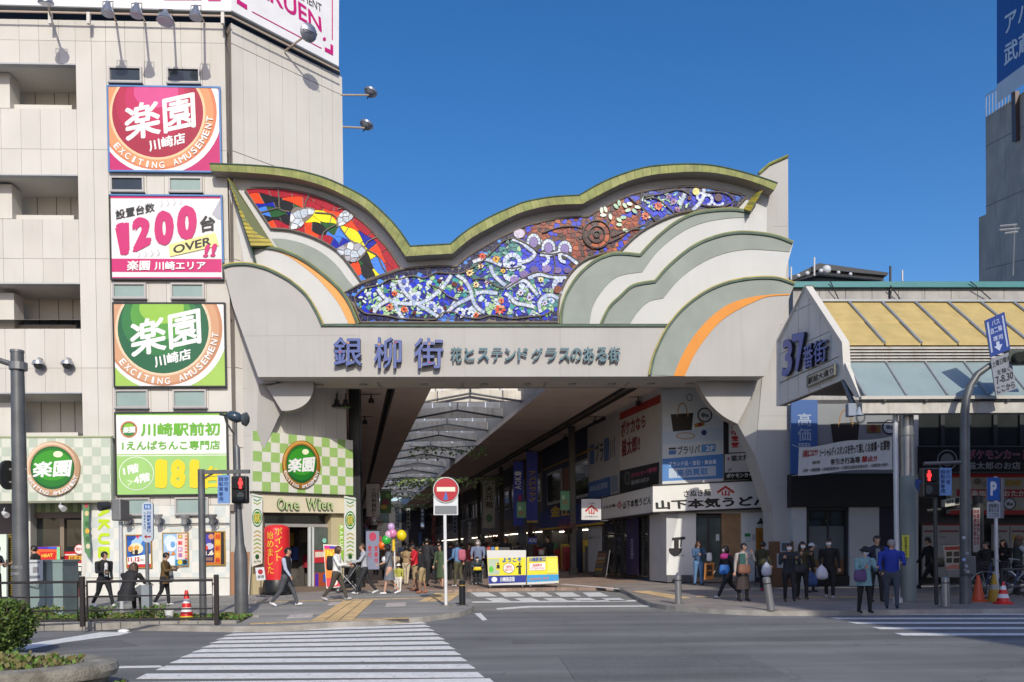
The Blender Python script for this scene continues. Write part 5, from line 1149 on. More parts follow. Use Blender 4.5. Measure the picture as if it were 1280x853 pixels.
for i,Y in enumerate((36.5,41,45.5,50,55,60,66,72,79,87,96,106)):
    xl,xr,xc=ax(-3.2,Y),ax(1.43,Y),ax(-.9,Y)
    f=addA(lambda mb:(mb.tube([(xl,Y,ZC+.35),(xc,Y,ZC+.75),(xr,Y,ZC+.35)],.055,DKMET if i%2 else GREYMET,6),mb.tube([(xl,Y,ZC+1.4),(xc,Y,ZC+1.75),(xr,Y,ZC+1.4)],.035,GREYMET,6),mb.tube([(xc,Y,ZC+.75),(xc,Y,ZC+1.7)],.04,GREYMET,6)),'roof_truss')
    addA(lambda mb:mb.prism([(xl,Y+.2,ZC+.4),(xr,Y+.2,ZC+.4),(xr,Y+.2,ZC+.86),(xc,Y+.2,ZC+1.0),(xl,Y+.2,ZC+.86)],(0,.12,0),M('rusty_beam',(.66,.62,.56),.6,var=.2,scale=2,streak=.9,dirt=(.33,.2,.12))),'cross_beam')
    n=5
    for k in range(n):# weathered white gable sheets
        u0,u1=k/n+.006,(k+1)/n-.006
        def zt(u):return ZC+1.45+.35*(1-abs(2*u-1))
        X=lambda u:xl+(xr-xl)*u
        addA(lambda mb:mb.prism([(X(u0),Y+.9,ZC+.95),(X(u1),Y+.9,ZC+.95),(X(u1),Y+.9,zt(u1)),(X(u0),Y+.9,zt(u0))],(0,.05,0),RPAN),'gable_sheet')
    if i>0:
        for s_ in (0,1):
            for k in range(3):
                ya,yb=Y-3.9+k*1.5,Y-2.44+k*1.5
                xa,xb_=(-3.2,-.9) if s_ == 0 else (-.9,1.43); za,zb=(ZC+1.5,ZC+1.9) if s_ == 0 else (ZC+1.9,ZC+1.5)
                addA(lambda mb:mb.prism([(ax(xa,ya),ya,za),(ax(xb_,ya),ya,zb),(ax(xb_,yb),yb,zb),(ax(xa,yb),yb,za)],(0,0,.03),pane_m()),'roof_pane')
    addA(lambda mb:[mb.tube([(ax(x,Y-6),Y-6,ZC+1.5+.35*(1-abs((x+.9)/2.3))),(ax(x,Y+1),Y+1,ZC+1.5+.35*(1-abs((x+.9)/2.3)))],.03,GREYMET,5) for x in (-2.4,-.9,.6)],'glazing_bars')
# flat decks of darker louvres further back
for Y in (60.5,):addA(lambda mb:mb.prism([(ax(-3.2,Y),Y,ZC+.5),(ax(1.43,Y),Y,ZC+.5),(ax(1.43,Y+3),Y+3,ZC+.8),(ax(-3.2,Y+3),Y+3,ZC+.8)],(0,0,.05),P('4A4744')),'louvre_deck')
# hanging ivy garlands
for k,(Y,xa,xb_,z) in enumerate(((45.,-3.1,1.3,7.35),(56.,-3.1,4.2,6.6),(56.2,-4.,1.,6.55),(74.,-3.5,2.,6.8),(90,-3.5,2.5,6.6))):
    mb=MB(); mb.tube([(ax(xa,Y),Y,z),(ax((xa+xb_)/2,Y),Y,z-.1),(ax(xb_,Y),Y,z)],.02,DKMET,4)
    for i in range(int((xb_-xa)*26)):
        u=rnd.random(); x=ax(xa+(xb_-xa)*u,Y); dl=(.25+.5*abs(math.sin(u*31+k)))*rnd.random()
        c=Vector((x+rnd.uniform(-.1,.1),Y+rnd.uniform(-.15,.15),z-dl)); s_=.09 if Y<50 else .12
        a=rnd.uniform(0,6); mb.add([c,c+Vector((math.cos(a)*s_,.02,-s_)),c+Vector((0,-.03,-s_*1.7)),c+Vector((-math.cos(a)*s_,.02,-s_*.8))],[(0,1,2,3)],[M('garland_a',(.22,.34,.12),.6),M('garland_b',(.34,.42,.2),.6),LEAF[1]][i%3] if k else LEAF[0])
    o=mb.obj('ivy_garland'); tag(o,['dark ivy garland strung under the skylight, nearest the gateway','pale green ivy garland strung low above the round no entry sign','second ivy garland close behind the no entry sign garland','ivy garland strung across the middle of the arcade','ivy garland strung across the far end of the arcade'][k],'garland','ivy garlands across the arcade')
# columns
for k,(Y,s_) in enumerate(((31.3,0),(43,0),(55,0),(67,0),(80,0),(42.,1),(52.5,1),(63,1),(75,1),(90,1))):
    c=(lw(Y,.45) if s_ == 0 else rw(Y,.75)); t=thing('arcade_column',('dark arcade column on the noodle shop side, number %s from the gateway' if s_ else 'dark arcade column on the pachinko shop side, number %s from the gateway')%('one','two','three','four','five')[k%5],'column',c,'dark columns along the arcade')
    mb=MB(); w=.34 if s_ else .42; mb.box((c.x,c.y,ZC/2),(w,w,ZC),DARKC,bev=.03); mb.obj('shaft',t); mb=MB(); mb.box((c.x,c.y,.28),(w+.12,w+.12,.4),DARKC,bev=.03); mb.obj('base',t)
# ---------------------------------------------------------------- side buildings of the arcade
RW=Pl(tuple(rw(31.2))[:2],tuple(rw(60))[:2]); FR=Pl((6.01,31.2),(7.01,31.25)); LWp=Pl(tuple(lw(30.4))[:2],tuple(lw(60))[:2])
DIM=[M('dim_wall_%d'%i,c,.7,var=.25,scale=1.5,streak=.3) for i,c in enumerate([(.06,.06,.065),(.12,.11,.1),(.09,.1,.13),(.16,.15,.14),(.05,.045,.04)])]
def rwall(Ya,Yb,z0,z1,off,th,side=1):
    f=rw if side else lw; s_=off
    A,B=f(Ya,s_),f(Yb,s_); t=(B-A).normalized(); n=Vector((t.y,-t.x,0))*(1 if side else -1)
    return [(A.x,A.y,z0),(B.x,B.y,z0),(B.x,B.y,z1),(A.x,A.y,z1)],n*th
def shopunit(side,Ya,Yb,lab,wall,fas,awn=None):
    t=thing('arcade_shop',lab,'shop',(rw if side else lw)((Ya+Yb)/2),None)
    def ad(nm,*a,m=None):
        L,v=rwall(*a,side=side); mb=MB(); mb.prism(L,v,m); return mb.obj(nm,t)
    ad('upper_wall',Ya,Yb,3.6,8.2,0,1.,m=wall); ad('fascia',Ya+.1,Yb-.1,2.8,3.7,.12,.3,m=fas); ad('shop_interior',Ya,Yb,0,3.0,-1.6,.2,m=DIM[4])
    n=max(2,int((Yb-Ya)/2.4))
    for i in range(n):
        a,b=Ya+(Yb-Ya)*(i+.18)/n,Ya+(Yb-Ya)*(i+.82)/n
        w=ad('window',a,b,4.6,6.4,.04,.1,m=ALU); L,v=rwall(a+.1,b-.1,4.7,6.3,.055,.03,side=side); mb=MB(); mb.prism(L,v,SHOPGLASS); mb.obj('pane',w)
        ad('display',a,b,.3,1.2+.9*rnd.random(),-.7,.4,m=P(rnd.choice(['5C4838','7C2C34','34485C','8C8474','A88C3C','C8C4BC'])))
    ad('added_lamp_tube',Ya+.5,Yb-.5,2.62,2.68,-.9,.06,m=SHOPFILL)  # added glowing tube, brightens the arcade at ground level
    ad('pier',Ya,Ya+.3,0,3.6,.02,.6,m=wall)
    return t
P4=['34353A','24406C','5C4A3C','6C6C70','3C2C30','7C7C78']
for i,(Ya,Yb) in enumerate(((44.5,52),(52,60),(60,69),(69,80),(80,92),(92,126))):
    if i == 0:continue
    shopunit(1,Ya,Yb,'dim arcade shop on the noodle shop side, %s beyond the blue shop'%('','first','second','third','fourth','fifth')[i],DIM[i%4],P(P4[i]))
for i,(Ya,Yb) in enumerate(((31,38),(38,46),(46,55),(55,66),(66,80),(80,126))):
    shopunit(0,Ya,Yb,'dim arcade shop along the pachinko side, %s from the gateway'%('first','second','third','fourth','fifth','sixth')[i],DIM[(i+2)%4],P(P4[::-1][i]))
# far end building
t=thing('far_building','dim building closing the far end of the arcade','building',(-19,126,0)); 
mb=MB(); mb.box((-20,130,4.5),(40,8,9),M('far_wall',(.07,.07,.075),.8,var=.2)); mb.obj('wall',t)
for i in range(7):mb=MB(); mb.box((-27+i*3.4,125.9,6.4),(1.8,.2,1.3),DGLASS); mb.obj('window',t)
for i in range(9):mb=MB(); mb.box((-27+i*2.1,125.8,2.4+(i%3)*.5),(.5,.3,3.2-(i%2)),P(['9CA8C8','C8C0B8','5C78A8','B04848'][i%4])); mb.obj('vertical_sign',t)
# blue shop
t=thing('blue_shop','dark blue shop with yellow characters and yellow trims on the arcade noodle shop side','shop',rw(48)); NB=P('0C2C7C',.5); NBD=P('101C44')
for nm,Ya,Yb,z0,z1,off,th,m in (('wall',38.8,52,2.6,8.1,.0,1.,NBD),('fascia',39.,51.8,2.75,3.85,.2,.3,NB),('trim',39.,51.8,2.66,2.76,.22,.3,P('D8B030')),('trim',40.4,51.8,6.5,6.6,.06,.2,P('A88C38')),('shutter_box',41,51,6.7,7.7,.05,.2,P('16264C')),('window_frame',41.3,44.4,4.2,6.2,.05,.1,ALU),('window_frame',47,50.6,4.2,6.2,.05,.1,ALU),('pane',41.45,44.25,4.35,6.05,.07,.05,SHOPGLASS),('pane',47.15,50.45,4.35,6.05,.07,.05,SHOPGLASS),('interior',40,52,0,2.7,-1.8,.2,DIM[4]),('poster',45.,46.4,4.2,6.1,.06,.05,P('8C5020')),('pier',44.6,45,0,2.7,0,.5,NBD),('added_lamp_tube',40.5,51.5,2.5,2.56,-.9,.06,SHOPFILL)):
    L,v=rwall(Ya,Yb,z0,z1,off,th); mb=MB(); mb.prism(L,v,m); mb.obj(nm,t)
pr=Print(RW,.56); pr.off=.21; pr.tx('金山',[(688,633),(714,630),(714,645),(688,647)],'D8B030',.03); pr.done(t,'lettering')
for i in range(12):
    Y=41+i*.9; L,v=rwall(Y,Y+.6,.2,.9+rnd.random()*1.1,-.1-.5*rnd.random(),.4); mb=MB(); mb.prism(L,v,P(rnd.choice(['A8343C','3C4C7C','B0A898','58585C','C8B048','2C6C4C','7C5C44']))); mb.obj('display_rack',t)
# noodle shop
ns=thing('noodle_shop','corner noodle shop building with white sign boards, white ground floor walls and billboards above','shop',(7.5,33,0))
def addN(pl,L,off,th,m,name,parent=None):
    mb=MB(); mb.slab(pl,L,off,th,m); return mb.obj(name,parent or ns)
WW=M('white_wall',(.68,.68,.66),.6,var=.05,streak=.12); GW=M('grey_white_wall',(.50,.50,.51),.6,var=.08)
addN(FR,[(827,480),(1000,480),(1000,642),(827,642)],-.06,3,GW,'upper_wall'); addN(RW,[(700,480),(826.5,480),(826.5,642),(734,650)],-.06,3,GW,'upper_wall') if False else None
L,v=rwall(31.26,43.,3.2,8.1,-.06,.8); mb=MB(); mb.prism(L,v,GW); mb.obj('side_upper_wall',ns)
wsL=[[(833.5,641),(866,641),(866,727),(833.5,727)],[(902,641),(927,641),(927,716),(902,716)],[(927,641),(968,641),(968,727),(927,727)]]
addN(FR,wsL[0],0,.5,WW,'wall'); addN(FR,wsL[1],-.1,.3,M('wood_panel',(.34,.2,.1),.5,var=.2,scale=3,streak=.3),'wood_panel'); addN(FR,wsL[2],0,.5,WW,'wall')
addN(FR,[(866,641),(902,641),(902,726),(866,726)],-1.2,.2,DIM[4],'entrance_back'); addN(FR,[(870,644),(901,644),(901,647),(870,647)],-.1,.2,DKMET,'door_frame'); addN(FR,[(884.5,646),(887,646),(887,725),(884.5,725)],-.1,.1,DKMET,'door_stile'); addN(FR,[(870,646),(901,646),(901,724),(870,724)],-.15,.02,MATS['door_glass'],'door_glass')
addN(FR,[(866,641),(870,641),(870,726),(866,726)],0,.8,WW,'jamb'); addN(FR,[(833.5,719),(866,719),(866,728),(833.5,728)],.03,.3,P('5C5C60'),'plinth'); addN(FR,[(895,668),(899,668),(899,676),(895,676)],-.1,.02,P('D8D8D8'),'notice')
addN(FR,[(866,722),(930,722),(930,728),(866,728)],.2,.8,P('8C7C70'),'doorstep')
sh_=addN(FR,[(945,660),(961,660),(961,689),(945,689)],.06,.08,M('orange_wood',(.42,.2,.05),.5,var=.2,streak=.3),'wood_shutter'); addN(FR,[(947,663),(952.4,663),(952.4,686),(947,686)],.075,.02,P('A86A20'),'shutter_panel',sh_); addN(FR,[(953.6,663),(959,663),(959,686),(953.6,686)],.075,.02,P('A86A20'),'shutter_panel',sh_)
addN(FR,[(931,667),(938,667),(938,671),(931,671)],.02,.02,P('208850'),'notice'); addN(FR,[(931,671.5),(938,671.5),(938,678),(931,678)],.02,.02,P('C8D8D8'),'notice'); addN(FR,[(940.5,668),(945,668),(945,676),(940.5,676)],.05,.06,P('C0C0C0'),'intercom')
c=FR.at(951,653,.25); mb=MB(); mb.lathe([(.02,.16),(.04,.15),(.06,.05),(.16,-.04),(.16,-.06),(.01,-.05)],P('302820'),c,14); mb.obj('wall_lamp',ns,True)
# side ground floor
for nm,L,off,th,m in (('side_wall',[(812,641),(833,641),(833,727.5),(812,725.5)],0,.5,GW),('side_glass',[(754,650),(812,643),(812,722),(754,716.5)],-.1,.05,SHOPGLASS),('side_panel',[(735,654),(752,651),(752,716),(735,714.6)],.0,.4,GW),('purple_curtain',[(783,647),(797.5,645),(797.5,719.5),(783,718)],.04,.04,P('2C2050')),('transom',[(754,668),(812,664),(812,666.5),(754,670)],-.06,.1,DKMET),('mullion',[(776,647),(778,647),(778,719),(776,719)],-.05,.1,DKMET),('mullion',[(768,648),(769,648),(769,718),(768,718)],-.05,.1,DKMET),('mullion',[(802,645),(803.5,645),(803.5,720),(802,720)],-.05,.1,DKMET),('mullion',[(809.5,644),(812,644),(812,722),(809.5,722)],-.02,.12,DKMET),('mullion',[(752,650),(755,650),(755,717),(752,717)],-.02,.12,DKMET),('side_interior',[(754,645),(812,640),(812,722),(754,716.5)],-1.5,.1,DIM[1])):addN(RW,L,off,th,m,nm)
pr=Print(RW,.045); pr.tx('手打式本格讃岐',[(788,674),(792,673.5),(792,699),(788,699)],'B0A8D0',.01,vert=True); pr.done(ns)
pr=Print(RW,.005); pr.tx('讃岐うどん',[(736,671),(751,669),(751,673),(736,674.5)],'606068',.01); pr.done(ns)
pr=Print(FR,.006); BK='17181A'
pr.sh([(839,672.5),(856.5,671),(856.5,674.5),(839,676)],BK).sh([(842.5,675),(848.5,674.5),(848.5,686),(842.5,686)],BK).sh([(851,674),(852.5,674),(851.5,684),(850,684)],BK).sh([(835.5,685.5),(852.5,685.5)]+disc(844,685.5,8.5,10,12,0,-180)[0:],BK).tx('山下本気うどん',[(842,694),(856,693),(856,695.6),(842,696.4)],BK,.01); pr.done(ns,'logo')
# sign boards
def lightsign(name,lab,pl,L,off,th,art,face='E8E6E2',edge='2A2624'):
    t=thing(name,lab,'signboard',pl.at(*L[3],off)); mb=MB(); mb.slab(pl,L,off,th,P(face)); mb.obj('panel',t)
    mb=MB()
    for i in (0,2):
        a,b=L[i],L[(i+1)%4]; s_=-1 if i == 0 else 1
        mb.slab(pl,[a,b,(b[0],b[1]+1.6*s_),(a[0],a[1]+1.6*s_)],off+.03,th+.05,P(edge))
    mb.obj('edge_trim',t); pr=Print(pl,off+.004); art(pr); pr.done(t); return t
def roofmark(pr,x0,x1,y0,y1,c='C03028'):
    xm=(x0+x1)/2; h=y1-y0; w=x1-x0
    pr.sh([(xm,y0),(x1,y0+h*.62),(x1-w*.08,y0+h*.78),(xm,y0+h*.25),(x0+w*.08,y0+h*.78),(x0,y0+h*.62)],c)
    pr.tx('山',[(xm-w*.22,y0+h*.45),(xm+w*.22,y0+h*.45),(xm+w*.22,y1),(xm-w*.22,y1)],c,.04)
def udon(p):
    p.tx('さぬき麺',[(854.6,613),(888.6,611),(888.6,620),(854.6,622)],BK,.02); roofmark(p,895.6,918.6,607,620)
    p.tx('山下本気うどん',[(819,626),(961,619),(962,632),(820,637.5)],BK,.045)
lightsign('shop_sign','long white noodle shop sign with black characters, lit by sun across the corner front',FR,[(816,607.7),(958,600.7),(964,634),(816,640)],.35,.35,udon)
lightsign('shop_sign','shaded white noodle shop sign on the arcade side of the corner',RW,[(752.5,623),(815.8,608),(815.8,640.8),(752.5,649.5)],.35,.3,lambda p:(roofmark(p,771,777.5,626,636),p.tx('さぬき麺',[(754,633),(769,629.5),(769,634),(754,637)],BK,.02),p.tx('山下本気うどん',[(778.5,627),(814.5,619.5),(814.5,630),(778.5,637)],BK,.03)))
PS=Pl((3.6,33.5),(4.6,33.55)); sq=thing('hanging_sign','square white lantern sign with a small red roof mark hanging at the arcade side','sign',PS.at(739,650))
mb=MB(); mb.slab(PS,[(727,624),(751.5,624),(751.5,650),(727,650)],0,.14,P('D4D4D4')); mb.obj('box',sq); pr=Print(PS,.003); roofmark(pr,731,748,631,643); pr.tx('さぬき麺',[(736,628.5),(743,628.5),(743,630.5),(736,630.5)],BK); pr.tx('山下本気うどん',[(731,645),(748,645),(748,647),(731,647)],BK); pr.done(sq); mb=MB(); mb.tube([PS.at(751,651.5),PS.at(760,651)],.025,DKMET); mb.tube([PS.at(751,623),PS.at(760,621)],.025,DKMET); mb.obj('bracket',sq)
def billboard(lab,pl,L,face,art,off=.05,th=.08):
    t=thing('billboard',lab,'billboard',pl.at(*L[3],off)); mb=MB(); mb.slab(pl,L,off,th,P(face)); mb.obj('panel',t); pr=Print(pl,off+.003,L); art(pr); pr.done(t); return t
def handbag(p,x,y,s,c='2C2420'):
    p.sh(disc(x,y-10*s,6.5*s,13*s,16,0,180)+disc(x,y-10*s,5.2*s,11.5*s,16,0,180)[::-1],'A07C50')
    p.sh([(x-15*s,y-8*s),(x+14*s,y-10*s),(x+12*s,y+12*s),(x-12*s,y+14*s)],c).sh([(x-8*s,y-9*s),(x-6*s,y-9*s),(x-7*s,y-4*s)],'B88C50').sh([(x+6*s,y-9*s),(x+8*s,y-9*s),(x+7*s,y-4*s)],'B88C50')
def goods(p,x,y,s):
    p.sh(disc(x,y,10*s,10*s,20),'404048').sh(disc(x,y,8*s,8*s,20),'C8CCD0').sh(disc(x-2*s,y,3*s,3*s,10),'606870').sh(disc(x+3*s,y+1*s,2.4*s,2.4*s,10),'606870')
def bA(p):
    p.sh([(826,484),(906,484),(906,545),(826,552)],'CFD8DE').sh([(826,540),(906,534),(906,550),(826,556)],'C0D0E0'); handbag(p,853,526,.98); goods(p,881,519,.95)
    p.sh(disc(862,497,4,5),'9098A0').sh(disc(862,497,2.6,3.4),'CFD8DE').sh([(868,530),(880,527),(881,532),(869,535)],'A07C30').sh(disc(875,531,2.6),'902828').sh(disc(857,545,12,4.5),'B89C70').sh(disc(857,545,10,3),'C4CCD4').sh(disc(880,541,3.4),'28386C')
    p.sh([(836,560),(845,559.5),(845,562),(836,562.5)],'404850').sh([(836,563.5),(845,563),(845,568),(836,568.5)],'4878B8').tx('ブラリバ',[(847,558),(875,556),(875,566.5),(847,568.5)],'20242C',.02).sh([(877,556),(894.5,555),(894.5,564.5),(877,565.5)],'5C94D0').tx('2F',[(882,557.5),(893,557),(893,563.5),(882,564)],'E8F0F8',.03)
    p.sh([(826,574),(906,567.5),(906,603),(826,607)],'4C84C8').tx('ブランド品・宝石・貴金属',[(836,577.5),(895,574.5),(895,580),(836,583.5)],'E0E8F4',.02).sh([(836,586),(895,582.5),(895,595),(836,598)],'B8C8DC').tx('高価買取',[(846,587),(885,584.5),(885,593.5),(846,596)],'4C84C8',.03).sh([(826,602),(906,598),(906,607),(826,609)],'D8DCDC')
billboard('pale blue corner billboard with a dark handbag above the sunlit noodle shop sign',FR,[(828,488),(904,482),(904,602),(828,606.5)],'D4DCE0',bA)
billboard('narrow billboard with red characters half hidden behind the pylon bracket',FR,[(906,500),(962,500),(962,598),(906,600)],'1A1A1E',lambda p:p.sh([(911,520),(960,515),(960,564),(911,566)],'D8D8D8').tx('買取中!!',[(914,522),(924,521),(924,560),(914,561)],'C02830',.04,vert=True).sh([(906,568),(960,564),(960,589),(906,591)],'D0D0D0').tx('★',[(908,571),(913,571),(913,576),(908,576)],'D0306C').tx('猫太郎',[(914,569.5),(936,568),(936,575.5),(914,577)],'1C1C20',.03).tx('2F',[(909,586),(915,585.5),(915,589),(909,589.5)],'1C1C20').tx('ポケモンカード',[(908,592.5),(946,590),(946,596),(908,598)],'E8E8E8',.03))
billboard('billboard with large dark red characters on the arcade side wall above the noodle shop',RW,[(774.5,517),(826,493),(826,607),(774.5,617)],'C8C4BC',lambda p:p.sh([(774,517),(827,492),(827,503),(774,526)],'A02820').tx('ポケカなら',[(776,527),(807,517),(807,534),(776,548)],'7C1C24',.04).tx('猫太郎!!',[(777,550),(800,543),(800,564),(777,572)],'7C1C24',.04).sh([(774,589),(827,577),(827,608),(774,618)],'1A1A1E').sh(disc(784,598,3.4,8.5),'6C6C70').sh(disc(784,598,2.4,6.5),'26262A').tx('ポケモンカード専門店',[(789,592),(821,583),(821,589.5),(789,598)],'D0507C',.03).tx('猫太郎のお店 2F',[(789,601),(811,596),(811,602),(789,606.5)],'C8C8C8',.01))
billboard('pale billboard with blue block letters on the arcade side wall, beyond the red one',RW,[(734.5,535),(774,517.5),(774,617),(734.5,624)],'B4B4B4',lambda p:p.sh([(737,557),(743,555),(743,580),(737,581)],'4C6CA0').tx('ブラ',[(744,555),(754,551),(754,576),(744,578.5)],'202430',.02).sh([(755,549),(761,547),(761,576),(755,577)],'4C6CA0').tx('リバ',[(761,548),(769,545),(769,572),(761,575)],'202430',.02).sh([(734,604),(763,596),(763,619),(734,625)],'3C64A0').tx('高級品買取',[(737,608),(760,602),(760,610),(737,615)],'A8B8D0',.02).sh([(764,596),(772,594),(772,614),(764,616)],'8494A8'))
# hanging vertical signs and pennants in the arcade
def hang(name,lab,cat,Y,x0,y0,x1,y1,face,art,th=.12,group=None):
    pl=front(Y+.05*0); t=thing(name,lab,cat,pl.at((x0+x1)/2,y1)); mb=MB(); mb.rect(pl,x0,y0,x1,y1,0,th,P(face)); mb.obj('panel',t)
    if art:pr=Print(pl,.004); art(pr); pr.done(t)
    mb=MB(); mb.tube([pl.at(x0-2,y0-.8),pl.at(x1+2,y0-.8)],.025,DKMET,5); mb.obj('bracket',t); return t
hang('vertical_sign','white vertical sign with black characters hanging beside the pachinko side column','sign',36,458,605,474,646,'B8B4AC',lambda p:(p.tx('三田製麺所',[(464.5,611),(470,611),(470,641),(464.5,641)],'24221E',.02,vert=True),p.tx('つけ麺専門店',[(471,610),(473.5,610),(473.5,628),(471,628)],'24221E',vert=True)))
hang('banner','green and red picture banner hanging beside the white vertical sign','banner',39,475,613,489,642,'3C6C34',lambda p:(p.sh(disc(482,628,5,4),'7C3048'),p.sh(disc(480,634,4,3),'C8A848'),p.sh(disc(485,620,3,3),'6CA048')),.03)
hang('banner','pale blue banner with a pink circle hanging below the red flowers','banner',34,457.5,664,474,712,'8C94B4',lambda p:(p.sh(disc(466,671,4.5,5.5),'C84068'),p.tx('営業中',[(468,682),(472.5,682),(472.5,705),(468,705)],'C83048',.03,vert=True),p.tx('受付',[(460,682),(464.5,682),(464.5,698),(460,698)],'C83048',.03,vert=True)),.02)
hang('vertical_banner','tall blue banner with white AOKI letters, the nearer of two from the skylight','banner',47,641.8,577,654,657.5,'0C34B0',lambda p:[p.tx(ch,[(643.5,612-i*5.8),(643.5,607-i*5.8),(651.5,607-i*5.8),(651.5,612-i*5.8)],'D8E0F0',.03) for i,ch in enumerate('AOKI')]+[p.sh([(648,619),(652,619),(652,627),(648,627)],'B02860')],.05)
hang('vertical_banner','tall blue banner with yellow outlined characters beside the blue shop','banner',45,658.5,565.5,672,653.5,'0A2CA4',lambda p:(p.tx('アメドラッグ',[(661.5,589),(670,589),(670,628),(661.5,628)],'E0B828',.05,vert=True),p.tx('アメドラッグ',[(662,589.5),(669.5,589.5),(669.5,627.5),(662,627.5)],'101828',.015,vert=True),p.sh([(658.5,651),(672,651),(672,653.5),(658.5,653.5)],'C8A82C')),.05)
hang('vertical_sign','white vertical sign with large black brush characters behind the no entry sign post','sign',58,603.6,601,619,660,'A8A8A0',lambda p:(p.tx('大元祖',[(606.5,607),(616.5,607),(616.5,636),(606.5,636)],'1C1C1C',.03,vert=True),p.sh(disc(611.5,648,4,5),'4C7C4C')),.2)
for k,(x0,y0,x1,y1,Y) in enumerate(((700.5,614,712,638,38),(646,627.5,657.5,647.5,43))):
    hang('pennant',['pale green pennant hanging by the blue shop windows','pale green pennant hanging in front of the blue AOKI banner'][k],'pennant',Y,x0,y0,x1,y1,'5C9C74',lambda p:(p.sh(disc((x0+x1)/2,y0+14,3.6,3),'8C7C50'),p.sh(disc((x0+x1)/2-2,y0+8,2,3),'A0C8A8')),.02)
hang('small_sign','small blue sign with white letters under the blue banners','sign',44,660,671,671,680,'0A40B8',lambda p:p.tx('AOKI',[(661,673),(670.5,673),(670.5,678),(661,678)],'D8E4F4',.03))
for k in range(9):
    x=494+k*15+rnd.uniform(-3,3); Y=62+k*2; y0=640+rnd.uniform(-8,12)
    if 590<x<602 or 548<x<566:continue
    hang('vertical_sign','small dim vertical sign deep in the arcade, '+['first from the balloon cluster','second from the balloon cluster','third from the balloon cluster','just before the no entry post','','just past the no entry post','second past the no entry post','','nearest the blue banners'][k],'sign',Y,x,y0,x+4.5,y0+26,['7C94B8','A0A4A8','5C7CB0','8C3C40','98A4A0'][k%5],lambda p:[p.sh([(x+1,y0+2+i*5),(x+3.5,y0+2+i*5),(x+3.5,y0+5+i*5),(x+1,y0+5+i*5)],['D8DCE4','30343C'][k%2]) for i in range(5)],group='dim vertical signs deep in the arcade')
# flower baskets
def basket(lab,x,y,Y,col):
    c=WY(x,y,Y); t=thing('flower_basket',lab,'flower basket',c-Vector((0,0,.3)),'hanging baskets of artificial flowers')
    mb=MB(); mb.lathe([(.02,-.3),(.16,-.28),(.22,-.05),(.01,-.04)],P('241C18'),c,12); mb.obj('pot',t,True); mb=MB(); mb.tube([c,c+Vector((0,0,.8))],.012,DKMET,4); mb.obj('chain',t)
    mb=MB()
    for i in range(420):
        d=Vector((rnd.gauss(0,1),rnd.gauss(0,1),rnd.gauss(0,.6))).normalized()*rnd.uniform(.2,.5); q_=c+d+Vector((0,0,.05)); s_=.05
        mb.add([q_,q_+Vector((rnd.uniform(-s_,s_),rnd.uniform(-s_,s_),s_)),q_+Vector((rnd.uniform(-s_,s_),s_,-s_*.3)),],[(0,1,2)],[P(col),P('8C2848'),LEAF[0]][i%3])
    o=mb.obj('blooms',t); o['kind']='stuff'
basket('red flower basket above the pale blue banner',466,655,34.5,'7C1C34'); basket('pink flower basket beside the noodle side lantern sign',710,660,38,'C04070'); basket('dark pink flower basket under the blue banners',664,665,44,'8C3054'); basket('dim red flower basket below the brush character sign',619,672,50,'5C2030')
# small spotlights on the arcade ceiling
for k,(x,y) in enumerate(((464,500),(798,503),(744,527),(456,527),(706,548))):
    a,b=ab(x,y); Y=(ZC-.25-EYE)/-b; c=Vector((a*Y,Y,ZC-.25)); t=thing('ceiling_spotlight','small black ceiling spotlight '+['above the pachinko side column','above the corner billboard','above the pale block letter billboard','further back above the pachinko side','above the blue shop'][k],'spotlight',c,'black spotlights on the arcade ceiling')
    mb=MB(); mb.tube([c+Vector((0,0,.25)),c],.03,DKMET,6); mb.obj('stem',t); mb=MB(); mb.lathe([(.04,.08),(.1,.04),(.13,-.12),(.01,-.12)],DKMET,c,10); mb.obj('housing',t,True)
    mb=MB(); mb.tube([c+Vector((-.4,0,.22)),c+Vector((.4,0,.22))],.015,DKMET,5); mb.obj('track',t)
# ================================================================ RIGHT SIDE: COVERED PAVEMENT AND SHOPS
RF=front(27.25); GP=Pl((8.63,20.8),(8.26,24.7)); EAV=front(20.35); 
TILEG=M('gable_panel',(.68,.67,.65),.6,var=.06,streak=.2); STEELW=M('weathered_steel',(.50,.48,.44),.5,var=.15,scale=4,streak=.7,dirt=(.25,.13,.06)); YROOF=M('yellow_roof',(.52,.39,.15),.55,var=.14,scale=2.5,streak=.35,dirt=(.38,.27,.08)); GLROOF=M('roof_glass',(.26,.33,.34),.3,var=.08,streak=.15); BATT=M('batten',(.36,.38,.40),.5,metal=.3)
cn=thing('pavement_canopy','pitched canopy over the pavement with yellow roof sheets, pale louvres and a glass lower slope','canopy',(12,22,5))
def addC(fn,name,parent=cn,smooth=False,**k):
    mb=MB(); fn(mb); return mb.obj(name,parent,smooth,**k)
